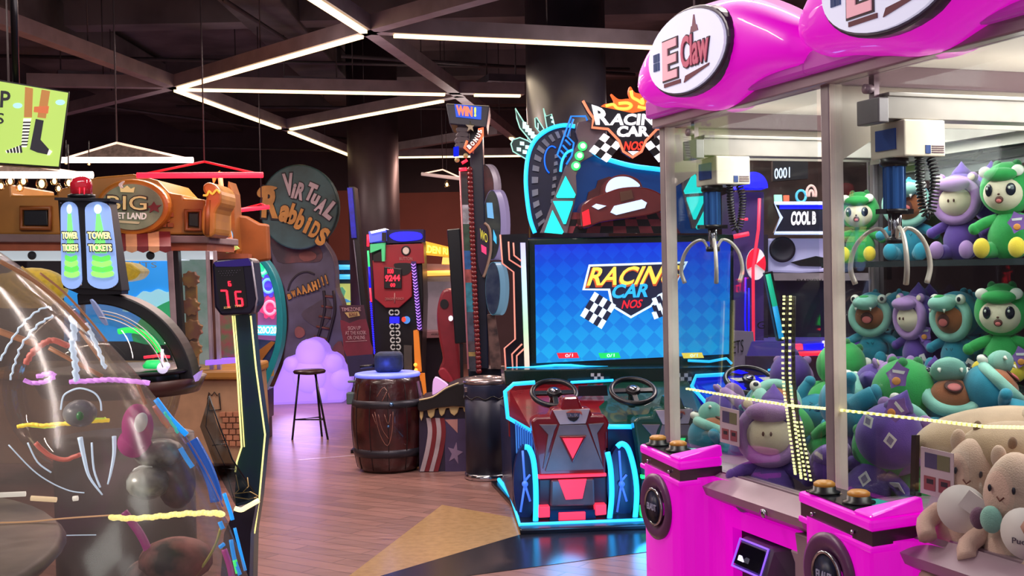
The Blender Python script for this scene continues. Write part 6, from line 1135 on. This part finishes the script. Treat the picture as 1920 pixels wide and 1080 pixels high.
GR.slab('interior_back', [(784, 526), (862, 526), (862, 628), (790, 630)], .4, .45, mt('crane_interior_mauve', '84747c', .5, emit=.25, ecol='a09098', noise=.25, scale=4)); GR.slab('white_disc', circ(788, 561, 8, 15), .2, .25, neon('disc_soft_white', 'e0dce8', .8)); GR.tub('blue_claw', [(789, 580), (796, 590), (792, 603)], .1, .014, neon('claw_blue', '4a80d8', .8)); GR.slab('pink_ledge', [(788, 622), (862, 620), (862, 632), (790, 634)], -.02, .5, mt('ledge_rose', 'a87880', .4)); GR.text('WAS U', [(808, 625), (830, 624), (830, 628), (808, 629)], -.03, BLK); GR.slab('lower_body', [(790, 632), (862, 632), (862, 745), (796, 745)], .1, .6, mt('lower_plum_black', '1e1626', .4))
# ---------------- signs and lights behind the barrel
BN_ = Fr('kiosk_banner', (at(660, 640, 10.8).x, 10.8, 0), 0, 'leaning dark red and purple banner asking to sign up at the kiosk', 'banner')
bn = BN_.slab('banner_sheet', [(636, 573), (682, 572), (706, 702), (655, 706)], 0, .015, mt('banner_plum', '3c1a30', .5)); BN_.slab('red_wave', smooth([(638, 600), (655, 606), (686, 598), (694, 640), (698, 664), (650, 668), (643, 635)], 2, True), -.004, 0, mt('banner_red', '6c1c34', .5), bn)
BN_.slab('blue_fade', [(649, 668), (699, 664), (706, 702), (655, 706)], -.005, 0, mt('banner_navy', '26204c', .5), bn); BP = mt('banner_print', 'b08890', .5, emit=.1)
BN_.text('TIMEZONE', [(640, 577), (676, 576), (677, 583), (641, 584)], -.006, BP, bn); BN_.slab('ticket_shape', [(646, 586), (672, 584), (675, 592), (654, 596)], -.006, 0, mt('ticket_gold', 'b89c68', .5), bn); BN_.text('BONUS', [(654, 587), (670, 586), (670, 592), (655, 593)], -.009, mt('banner_red'), bn)
for s_t, y0, x0, x1 in (('SIGN UP', 612, 652, 676), ('AT THE KIOSK', 621, 647, 686), ('OR ONLINE', 630, 651, 684)): BN_.text(s_t, [(x0, y0), (x1, y0 - 1), (x1 + 1, y0 + 6), (x0 + 1, y0 + 7)], -.006, BP, bn)
BN_.slab('rule_line', [(648, 640), (688, 638), (688, 639), (648, 641)], -.006, 0, BP, bn); BN_.part('stand_foot', MB().box((BN_.P(655, 706, 0)[0], -.02, .0), (BN_.P(706, 702, 0)[0], .3, .03)).box((BN_.P(680, 700, 0)[0], .05, 0), (BN_.P(683, 700, 0)[0], .08, BN_.P(680, 690, 0)[2])), BLKM)
BL_ = TH('blue_light_column', 690, 560, 13.0, 'thin black column with dotted blue light edge between banner and red tower', 'light column'); BL_.slab('column', [(654, 350), (664, 350), (676, 470), (706, 760), (694, 760), (664, 470)], 0, .3, mt('column_black', '0c0a14', .4))
bl = MB()
for i in range(24): bl.ball(BL_.P(694.5 + i * .33, 566 + i * 4.2, -.02), .010, 6, 4)
BL_.part('blue_dots', bl, BLUEL); BL_.slab('upright_blue_sign', [(651, 352), (660, 352), (668, 446), (659, 446)], -.04, .0, mt('sign_deep_blue', '1418a0', .4, emit=.35, ecol='1818d0', noise=.5, scale=14, col2='080840')); BL_.tub('grey_edge', [(663, 450), (676, 570), (690, 700)], -.02, .006, mt('edge_grey', '585468', .4))
CYG = TH('cyan_bar_game', 640, 540, 16.5, 'distant game with two cyan light bars and a yellow green screen', 'arcade game'); CYG.slab('body', [(606, 488), (664, 488), (664, 740), (610, 740)], .1, .8, mt('slate_blue_cabinet', '203048', .4))
for y in (501, 519): CYG.tub('cyan_light_bar', [(612, y), (660, y)], .02, .035, neon('soft_cyan', '48b8f0', 1.0))
CYG.text('LINK', [(628, 506), (646, 506), (646, 513), (628, 513)], .05, mt('dull_orange', '8a5848', .5)); cs = CYG.slab('screen', [(626, 532), (664, 532), (664, 572), (632, 572)], .0, .08, neon('lime_yellow', 'c0c870', .7)); CYG.slab('green_hexagon', [(632, 540), (642, 538), (648, 546), (645, 556), (634, 558), (630, 548)], -.02, .0, neon('hexagon_green', '60a080', .7), cs); CYG.slab('blue_wave', [(632, 563), (648, 560), (660, 566), (634, 569)], -.02, .0, neon('wave_blue', '5098d0', .7), cs)
# ================================================================ FOREGROUND DOMES
# ---- black arch dome with ticket tower sign
D2 = TH('ticket_dome_game', 240, 700, 4.6, 'clear domed pusher game with a black arch, ticket tower lamps and a red beacon', 'arcade game')
ao = arc(176, 738, 188, 190, 8, 100, 26); ai = arc(174, 738, 164, 168, 8, 100, 26)
D2.slab('black_arch', ao + ai[::-1], -.02, .10, mt('arch_black', '17161c', .45), bevel=.006)
D2.part('clear_dome', MB().ball(D2.P(176, 725, .05), (160 * 4.6 / F, .34, 160 * 4.6 / F), 40, 20), glassm('dome_acrylic', 'f4f8f8', .07, .12, hcol='9a9a98'))
for k_, (r_, m) in enumerate(((152, WHT), (146, mt('clear_edge_tan', 'c8a080', .3)), (140, WHT))): D2.tub('dome_seam', arc(174, 738, r_, r_ + 4, 20, 85, 16), -.1 - .05 * k_, .0022, m)
D2.tub('green_light_arc', smooth([(222, 622), (240, 619), (262, 622), (280, 632), (294, 648), (299, 660)], 4), -.05, .011, neon('bright_green_arc', '20e050', 1.3)); D2.tub('red_light_line', [(270, 670), (295, 667), (318, 669)], -.08, .005, REDL); D2.part('green_puck', MB().lathe([(.04, 0), (.045, .01), (.03, .03), (.001, .03)], (D2.P(290, 690, -.1)[0], -.1, D2.P(290, 690, -.1)[2]), 20), neon('puck_green', '20c060', .8)); D2.part('white_toy', MB().ball(D2.P(305, 690, -.15), .022, 12, 8).ball(D2.P(312, 686, -.15), .014, 12, 8).tube([D2.P(304, 685, -.15), D2.P(304, 655, -.15)], .006), neon('toy_white', 'd8d0f0', .8))
D2.slab('blue_striped_arm', smooth([(168, 562), (176, 566), (192, 590), (200, 610), (192, 606), (180, 588)], 2, True), -.2, -.18, mt('arm_blue_white', '8898c8', .3)); D2.part('deck', MB().lathe([(.30, 0), (.31, .012), (.29, .02), (.001, .02)], (D2.P(215, 700, 0)[0], .08, D2.P(215, 702, 0)[2]), 40), BLK, bevel=0)
D2.part('lower_ring', MB().lathe([(.30, -.06), (.33, 0), (.30, .0)], (D2.P(215, 700, 0)[0], .08, D2.P(215, 712, 0)[2]), 40), mt('ring_brown', '4c2c28', .4)); D2.part('body_drum', MB().lathe([(.27, 0), (.27, 1.02)], (D2.P(215, 700, 0)[0], .1, 0), 40), mt('drum_black', '121018', .4)); D2.slab('lilac_tip', [(362, 705), (374, 696), (370, 710), (366, 716)], -.05, .0, mt('tip_lilac', 'b898f0', .4, emit=.4))
# ticket lamps
tp = D2.slab('lamp_board', [(108, 372), (202, 374), (228, 546), (118, 540)], -.06, .04, mt('board_black', '14141a', .4), bevel=.004)
D2.slab('lamp_board_top', [(102, 370), (206, 372), (206, 377), (102, 375)], -.09, .06, BLK); D2.slab('board_mount', [(118, 538), (228, 544), (228, 552), (150, 552)], -.04, .04, BLK)
for cx, w_, in ((129, 16), (182, 24)):
    sk = 14
    def S(x, y): return (cx + x + (y - 378) / 168 * (6 if cx < 150 else 12), y)
    pl = [S(w_ * math.cos(a), 394 - 16 * math.sin(a)) for a in [math.pi * i / 10 for i in range(11)]] + [S(-w_ * 1.1, 460)] + [S(-w_ * 1.2 * math.cos(a), 524 + 18 * math.sin(a)) for a in [math.pi * i / 10 for i in range(11)]] + [S(w_ * 1.15, 460)]
    g = D2.slab('lamp_window', pl, -.066, -.06, mt('lamp_window_glow', '7a98d8', emit=.75, ecol='88a4dc', noise=0), tp)
    D2.slab('green_tower_picture', [S(-3, 400), S(3, 400), S(w_ * .35, 440), S(w_ * .45, 475), S(-w_ * .45, 475), S(-w_ * .35, 440)], -.070, -.066, neon('tower_green', '70d870', .95), g); D2.slab('spark', circ(S(0, 392)[0], 392, w_ * .28, 9, 14), -.072, -.066, neon('spark_white', 'd0f0ff', 1.1), g)
    for j in range(4): D2.slab('ticket_roll', smooth([S(-w_ * (.62 + j * .05), 478 + j * 10), S(0, 482 + j * 10), S(w_ * (.62 + j * .05), 478 + j * 10), S(w_ * (.66 + j * .05), 487 + j * 10), S(0, 491 + j * 10), S(-w_ * (.66 + j * .05), 487 + j * 10)], 2, True), -.072 - j * .001, -.066, neon('ticket_green_%d' % (j % 2), ['58c850', '8ce868'][j % 2], .9), g)
    for st_, y in (('TOWER', 433), ('TICKETS', 456)):
        D2.text(st_, [S(-w_ * .98, y), S(w_ * .98, y), S(w_ * .98, y + 17), S(-w_ * .98, y + 17)], -.076, BLK, g, bold=.08); D2.text(st_, [S(-w_ * .9, y + 2), S(w_ * .9, y + 2), S(w_ * .9, y + 15), S(-w_ * .9, y + 15)], -.080, neon('tower_cream', 'f0e8a0', .9), g, bold=.03)
D2.part('board_screws', MB().ball(D2.P(214, 536, -.06), .006, 8, 6).ball(D2.P(152, 534, -.06), .006, 8, 6).ball(D2.P(200, 382, -.06), .004, 8, 6).ball(D2.P(114, 380, -.06), .004, 8, 6), CHROME, tp)
be = D2.part('beacon_base', MB().lathe([(.052, 0), (.052, .012), (.044, .014)], (D2.P(153, 372, 0)[0], 0, D2.P(153, 371, 0)[2]), 24), BLK)
D2.part('red_beacon', MB().lathe([(.040, .012), (.042, .055), (.036, .072), (.018, .082), (.001, .084)], (D2.P(153, 372, 0)[0], 0, D2.P(153, 371, 0)[2]), 28), mt('beacon_red', '9a1c2c', .12, emit=.25, ecol='c01828', noise=0, coat=.6)); D2.part('beacon_filament', MB().tube([Vector(D2.P(149, 364, -.045)), Vector(D2.P(149, 352, -.045))], .0018, 5).tube([Vector(D2.P(158, 364, -.045)), Vector(D2.P(158, 352, -.045))], .0018, 5), REDL)
# ---- score pillar
SP = TH('score_pillar', 455, 700, 4.9, 'dark pillar edged in yellow LED tape, carrying a tilted red digit score box', 'score display')
SP.slab('pillar', [(434, 585), (470, 585), (480, 690), (497, 815), (486, 935), (476, 1000), (470, 1250), (425, 1250), (444, 1000), (440, 930), (443, 870), (453, 840), (444, 700)], 0, .10, mt('pillar_teal_navy', '1a2c48', .3, noise=.4, scale=3, col2='15403c'), bevel=.004)
YT = neon('yellow_tape', 'f4e890', 1.15)
for pts in ([(436, 592), (445, 700), (453, 838), (444, 866), (441, 885)], [(470, 592), (480, 690), (497, 815), (486, 935), (477, 1000)], [(440, 592), (449, 700), (458, 838)]):
    SP.tub('led_tape', pts, -.006, .0036 if pts[0][0] != 440 else .0025, YT)
hb = SP.slab('score_box', [(397, 494), (404, 488), (466, 484), (474, 488), (484, 570), (470, 590), (414, 592), (402, 576)], -.06, .08, mt('score_box_navy', '15102c', .35), bevel=.01); SP.slab('score_box_cap', [(400, 492), (466, 484), (473, 498), (440, 500), (405, 500)], -.064, -.058, mt('score_cap_indigo', '2a1c6a', .3, emit=.15, ecol='2a1890', noise=0), hb)
SP.slab('score_face', [(402, 502), (456, 500), (464, 574), (414, 582)], -.064, -.06, BLK, hb)
def seg(f, x, y, w_, h_, on, m, par, v, t=2.6, sl=.12):
    S_ = {'a': ((0, 0), (1, 0)), 'b': ((1, 0), (1, .5)), 'c': ((1, .5), (1, 1)), 'd': ((0, 1), (1, 1)), 'e': ((0, .5), (0, 1)), 'f': ((0, 0), (0, .5)), 'g': ((0, .5), (1, .5))}; mb = MB()
    for s_ in on: (a, b), (c, d) = S_[s_]; mb.bar(f.P(x + a * w_ + b * h_ * sl, y + b * h_, v), f.P(x + c * w_ + d * h_ * sl, y + d * h_, v), t * 4.9 / F, .004, up=(0, 1, 0))
    f.part('digit', mb, m, par)
seg(SP, 414, 545, 11, 32, 'abcf'.replace('f', ''), REDL, hb, -.068, 3.4); seg(SP, 441, 547, 11, 26, 'acdefg', REDL, hb, -.068, 3.2); seg(SP, 428, 528, 4, 8, 'acdefg', REDL, hb, -.068, 1.8)
for x, y, s_ in ((424, 580, 'SCORE'), (444, 577, 'TIME')): SP.text(s_, [(x - 4, y - 5), (x + 9, y - 6), (x + 9, y - 2), (x - 4, y - 1)], -.068, mt('score_print', 'c0a870', .5, emit=.4), hb)
sd = MB()
for j in range(3):
    for i in range(9 - j * 2): sd.ball(SP.P(410 + i * 5 + j * 3, 509 + j * 4 - i * .3, -.066), .0016, 6, 4)
SP.part('speaker_holes', sd, mt('hole_grey', '6a6478', .5), hb); SP.tub('clear_edge', [(472, 490), (482, 560), (478, 586)], -.062, .004, mt('edge_lilac_grey', 'a8a0b0', .3), hb)
# ---- faceted clear skirt and lit rim of the ticket game
SK_ = TH('faceted_pusher_rim', 440, 900, 4.3, 'dark clear faceted game rim with thick yellow LED ring, left of the score pillar', 'arcade game')
GS = glassm('smoked_facet_acrylic', '8a9094', .08, .3, hcol='6a7478')
SK_.part('facet_panels', MB().add([SK_.P(392, 742, .12), SK_.P(405, 790, .05), SK_.P(425, 840, .0), SK_.P(452, 890, -.02), SK_.P(484, 934, -.02), SK_.P(440, 945, -.1), SK_.P(405, 880, -.1), SK_.P(375, 800, -.08)], [(0, 1, 7), (1, 2, 6, 7), (2, 3, 5, 6), (3, 4, 5)]), GS)
SK_.tub('facet_edge', [(392, 742), (412, 800), (436, 862), (484, 934)], .0, .003, BLK); SK_.tub('facet_edge', [(392, 742), (386, 800), (420, 870), (440, 940)], -.05, .0015, BLK); SK_.tub('facet_seam', [(398, 835), (425, 832)], -.04, .0015, BLK); SK_.tub('facet_seam', [(416, 878), (442, 880)], -.04, .0015, BLK)
for pts in ([(442, 890), (448, 918), (440, 926)], [(464, 895), (466, 912), (456, 922)], [(438, 926), (470, 922), (484, 930)], [(440, 932), (466, 936), (482, 932)]): SK_.tub('gold_trim_line', pts, -.03, .0015, mt('gold_line_dim', 'd0a868', .3, emit=.3))
SK_.tub('led_ring', smooth([(440, 953), (452, 956), (464, 950), (485, 938)], 4), -.03, .009, neon('ring_yellow', 'fff4b0', 1.3)); SK_.slab('under_body', [(440, 955), (480, 945), (470, 1000), (462, 1250), (400, 1250), (420, 1000)], .0, .06, mt('under_body_indigo', '1c1830', .4))
# ---- large clear dome, nearest
DC = Vector((-1.10, 1.3, 1.04)); DR = .812
GDm = Fr('pusher_dome_game', (DC.x, DC.y, 0), 0, 'huge clear domed coin pusher filling the lower left corner, full of lights and prizes', 'arcade game')
prof = [(DR * math.cos(a), DC.z + DR * math.sin(a)) for a in [math.radians(-32 + i * 122 / 30) for i in range(31)]]
prof[-1] = (.001, prof[-1][1])
GDm.part('clear_dome', MB().lathe(prof, seg=72), glassm('big_dome_acrylic', 'ece6e2', .05, .62, .10, hcol='a8a09a', hmin=.14))  # grey haze imitates the pale reflections on the dome
GDm.part('dome_body', MB().lathe([(.60, 0), (.66, .45), (.70, .58), (.001, .58)], seg=60), mt('dome_body_plum', '4a3846', .4)); GDm.part('base_rim', MB().lathe([(.69, .57), (.72, .60), (.69, .62)], seg=60), mt('rim_gold', 'b09860', .3, .5))
def IN(x, y, k=0.):
    r = ray(x, y).normalized(); t = (DC - CP).dot(r); p = CP + r * (t + k) - Vector((DC.x, DC.y, 0)); return p
def dtube(name, pts, r, m, k=0., n=4, jag=0., r2=None):
    pts = smooth(pts, n); out = []
    for i, (x, y) in enumerate(pts): j = jag * math.sin(i * 2.3) + jag * .6 * math.sin(i * 4.1 + 1); out.append(IN(x + j, y + j * .3, k))
    GDm.part(name, MB().tube(out, r, 6, r2=r2), m)
ARC = neon('arc_pale_blue', 'c4dcf4', .85); ORB = mt('orange_beige_bar', 'c08660', .4, emit=.25)
dtube('white_light_wire', [(0, 676), (20, 640), (45, 605), (75, 580), (96, 576)], .0013, ARC, n=6, jag=1.2); dtube('white_light_wire', [(19, 712), (28, 680), (42, 645), (70, 610), (100, 592)], .0015, ARC, n=6, jag=1.4)
dtube('white_light_ribbon', [(135, 592), (139, 620), (136, 650), (141, 680), (143, 714)], .0042, ARC, n=6, jag=1.6); dtube('white_light_ribbon', [(160, 606), (172, 628), (186, 660), (197, 690)], .0028, ARC, n=6, jag=1.4)
dtube('coral_light_arc', [(48, 682), (60, 662), (80, 645), (100, 638), (130, 650)], .004, mt('coral_tube', 'c0645c', .4, emit=.5, ecol='c86858', noise=0), n=6, jag=1.5)
dtube('orange_bar', [(-10, 618), (66, 645)], .0048, ORB, .05); dtube('orange_bar', [(92, 652), (192, 706)], .0032, ORB, .05); dtube('orange_bar', [(150, 620), (200, 690)], .0024, ORB, .08); dtube('orange_bar', [(258, 720), (273, 758)], .0026, ORB, .03)
PUR2 = neon('orchid_light', 'd890f0', .9)
dtube('orchid_ring', [(44, 712), (60, 718), (84, 716), (100, 706), (95, 700), (70, 706)], .0030, PUR2, n=6, jag=1.8); dtube('orchid_ring', [(130, 716), (170, 714), (205, 712), (240, 714), (280, 718)], .0034, PUR2, n=8, jag=2.)
dtube('yellow_bead_string', [(32, 800), (60, 796), (80, 798), (110, 795), (140, 794), (170, 790), (204, 788)], .0028, neon('amber_bead', 'e8c83c', .95), n=7, jag=1.4); dtube('yellow_bead_string', [(40, 796), (90, 801), (130, 792), (200, 784)], .0018, neon('lime_bead', 'c8e050', .9), n=7, jag=1.6)
# decks
def deck(y, px, rad, z_off, m, name): z = IN(px, y).z; GDm.part(name, MB().lathe([(rad, z - .006), (rad + .004, z), (rad, z + .004), (.001, z + .004)], seg=60), m)
z1 = IN(150, 725).z; z2 = IN(150, 805).z; z3 = IN(250, 975).z
GDm.part('top_deck', MB().lathe([(.36, z1 - .015), (.37, z1 - .008), (.36, z1), (.001, z1)], seg=60), mt('deck_dark_plum', '4c4250', .25)); GDm.part('middle_deck', MB().lathe([(.34, z2 - .02), (.36, z2 - .012), (.34, z2 - .006), (.001, z2 - .006)], seg=60), mt('deck_brown', '6c6054', .3)); 
GDm.part('inner_drum', MB().lathe([(.26, z3), (.26, z2 - .02)], seg=48), mt('drum_plum', '9a7498', .35, noise=.5, scale=6, col2='3a4a58')); GDm.part('lower_deck', MB().lathe([(.55, z3 - .02), (.56, z3 - .010), (.55, z3), (.001, z3)], seg=60), mt('deck_olive', '8a8474', .4, noise=.4, scale=8))
GDm.part('lower_drum', MB().lathe([(.50, .6), (.50, z3 - .02)], seg=48), mt('lower_drum_grey', '8c807a', .4, noise=.4, scale=5, col2='3c4438'))
bd = MB(); pts = smooth([(210, 970), (250, 972), (300, 968), (350, 963), (400, 962), (415, 964)], 7)
for i, (x, y) in enumerate(pts): bd.ball(IN(x, y + math.sin(i * 1.7) * 1.0, -.05), (.0052, .004, .0038), 8, 6)
GDm.part('bright_bead_string', bd, neon('bead_cream_yellow', 'fff090', 1.3))
dtube('thin_gold_line', [(0, 980), (60, 978), (120, 972), (210, 966)], .0011, neon('thin_gold', 'e0b080', .7)); dtube('dotted_base_line', [(50, 1008), (120, 1004), (180, 1003)], .0007, ARC)
MG = mt('magenta_plush', 'a82878', .8, emit=.25, ecol='b02880', noise=.1, scale=10)
GDm.part('magenta_prize', MB().ball(IN(258, 800, -.02), (.020, .02, .030), 18, 12).ball(IN(252, 830, .0), (.022, .02, .02), 16, 10), MG); GDm.part('prize_face', MB().ball(IN(263, 793, -.035), (.009, .006, .014), 14, 10, M=Matrix.Rotation(.4, 3, 'Y')), mt('prize_face_white', 'd0d0d0', .6, emit=.3))
dtube('magenta_tube', [(232, 960), (262, 1000), (280, 1040), (286, 1080), (288, 1110)], .0055, mt('tube_magenta', '9a3078', .4, emit=.35, ecol='a03080', noise=0), n=6)
dtube('white_claw_ribbon', [(150, 820), (158, 860), (168, 895), (192, 928)], .0036, ARC, n=5, r2=.001); dtube('white_claw_ribbon', [(214, 818), (214, 850), (208, 885), (202, 908)], .0030, ARC, n=5, r2=.001); dtube('white_claw_ribbon', [(172, 830), (176, 880), (188, 914)], .0014, ARC)
dtube('pale_wire', [(16, 834), (60, 880), (94, 904), (130, 920), (158, 924)], .0009, ARC); dtube('pale_wire', [(52, 830), (70, 866), (96, 886)], .0012, ARC); dtube('coral_light_arc', [(66, 830), (90, 852), (120, 862), (150, 852)], .0034, mt('coral_tube'), jag=.8)
for pts, m, kk in (([(0, 928), (48, 926)], neon('white_bar', 'f0ece0', .95), 0), ([(58, 934), (106, 937)], neon('cream_bar', 'f8dcb0', .95), 0), ([(137, 935), (146, 934)], neon('white_bar', 'f0ece0'), 0)): dtube('light_bar', pts, .0036, m)
for pts in ([(253, 898), (270, 888), (286, 876)], [(250, 884), (262, 876), (286, 874)]): dtube('crumpled_foil', pts, .0022, mt('foil_white', 'c8ccc8', .25, emit=.3), jag=1.)
GDm.part('foil_prize', MB().ball(IN(278, 905, .0), (.030, .03, .022), 10, 7), mt('foil_grey_green', 'b4bab2', .3, .1, noise=.6, scale=30)); GDm.part('foil_prize', MB().ball(IN(300, 850, .02), (.035, .03, .02), 9, 7), mt('foil_grey_green')); GDm.part('dark_prize', MB().ball(IN(332, 905, .03), (.025, .03, .035), 12, 9), mt('prize_maroon_brown', '6c4c50', .6, noise=.4, scale=20)); GDm.part('red_prize', MB().ball(IN(330, 1050, .02), (.05, .05, .03), 12, 9).ball(IN(280, 1075, .02), (.03, .04, .02), 12, 9), mt('prize_dull_red', 'b0706c', .6, noise=.5, scale=20))
cb = neon('side_blue', '2090e8', .9)
for pts, rr in (([(292, 748), (320, 785), (350, 815)], .0040), ([(338, 840), (350, 860), (361, 876)], .0034), ([(420, 925), (432, 960), (436, 975)], .0026), ([(412, 978), (418, 992)], .003), ([(433, 1012), (440, 1050), (450, 1078)], .0028), ([(440, 990), (450, 1030), (460, 1070)], .0020), ([(412, 1026), (420, 1020)], .003)): dtube('blue_light_stick', pts, rr, cb, -.0)  # bars near the right edge imitate racing neon reflected in the dome
dtube('blue_reflector', [(360, 825), (385, 870), (400, 910), (406, 940)], .0085, mt('reflector_blue', '2c58b0', .3, emit=.4, ecol='2860c0', noise=0), .02); dtube('orange_side_sign', [(290, 760), (305, 785), (318, 800)], .0045, mt('sign_salmon', 'd08870', .4, emit=.4), .0, jag=1.); dtube('teal_dots', [(308, 772), (320, 790), (334, 812)], .0020, neon('teal_dot', '30c8b0', .8), -.01, jag=1.2)  # thick blue bar is a neon reflection built as a tube
dtube('yellow_hose', [(414, 990), (405, 1020), (388, 1050), (366, 1080)], .0020, mt('hose_yellow', 'a8a058', .4, emit=.2)); dtube('magenta_edge_light', [(420, 1030), (430, 1060), (436, 1090)], .0040, mt('edge_magenta', 'b03890', .4, emit=.4, ecol='b03890', noise=0)); dtube('green_edge_light', [(440, 1050), (446, 1075)], .003, GRNL)
dtube('amber_shell_streak', [(0, 490), (60, 524), (120, 572), (165, 620)], .0028, ORB, -.18, n=6); dtube('amber_shell_streak', [(40, 500), (100, 548), (150, 600)], .0014, mt('gold_wire', 'd8b060', .3, emit=.3), -.14); dtube('amber_shell_streak', [(75, 512), (120, 548), (168, 600), (200, 640)], .0016, ORB, -.1)  # streaks of ceiling light reflected on the shell, built as glowing tubes
dtube('violet_shell_edge', [(300, 760), (345, 815), (385, 880), (418, 950)], .0012, mt('edge_violet', '8878a8', .3, emit=.2), .0)
cr_ = [(114, 768), (118, 745), (128, 735), (150, 728), (176, 736), (188, 752), (190, 770)]; dtube('crown_outline', cr_, .0012, ARC, -.02); GDm.part('crown_dome', MB().ball(IN(150, 775, -.0), (.022, .02, .018), 16, 10), mt('crown_grey', '8a8c90', .3, emit=.15, noise=.2)); GDm.part('green_gem', MB().ball(IN(150, 780, -.03), (.005, .004, .006), 10, 8), mt('gem_green', '3a8a50', .3, emit=.2))
area('dome_inner_lamp', (DC.x, DC.y, 1.72), .25, 15, (1, .92, .85))

def plinth(f, x0, x1, y, v0, v1, m=BLK): a = f.P(x0, y, v0); c = f.P(x1, y, v0); f.part('plinth', MB().box((a[0], v0, 0), (c[0], v1, a[2])), m)
plinth(OG, 402, 468, 795, .12, .38); plinth(GR, 798, 860, 742, .12, .6); plinth(GG, 450, 492, 785, .02, .48); plinth(UP, 862, 872, 795, .0, .16)
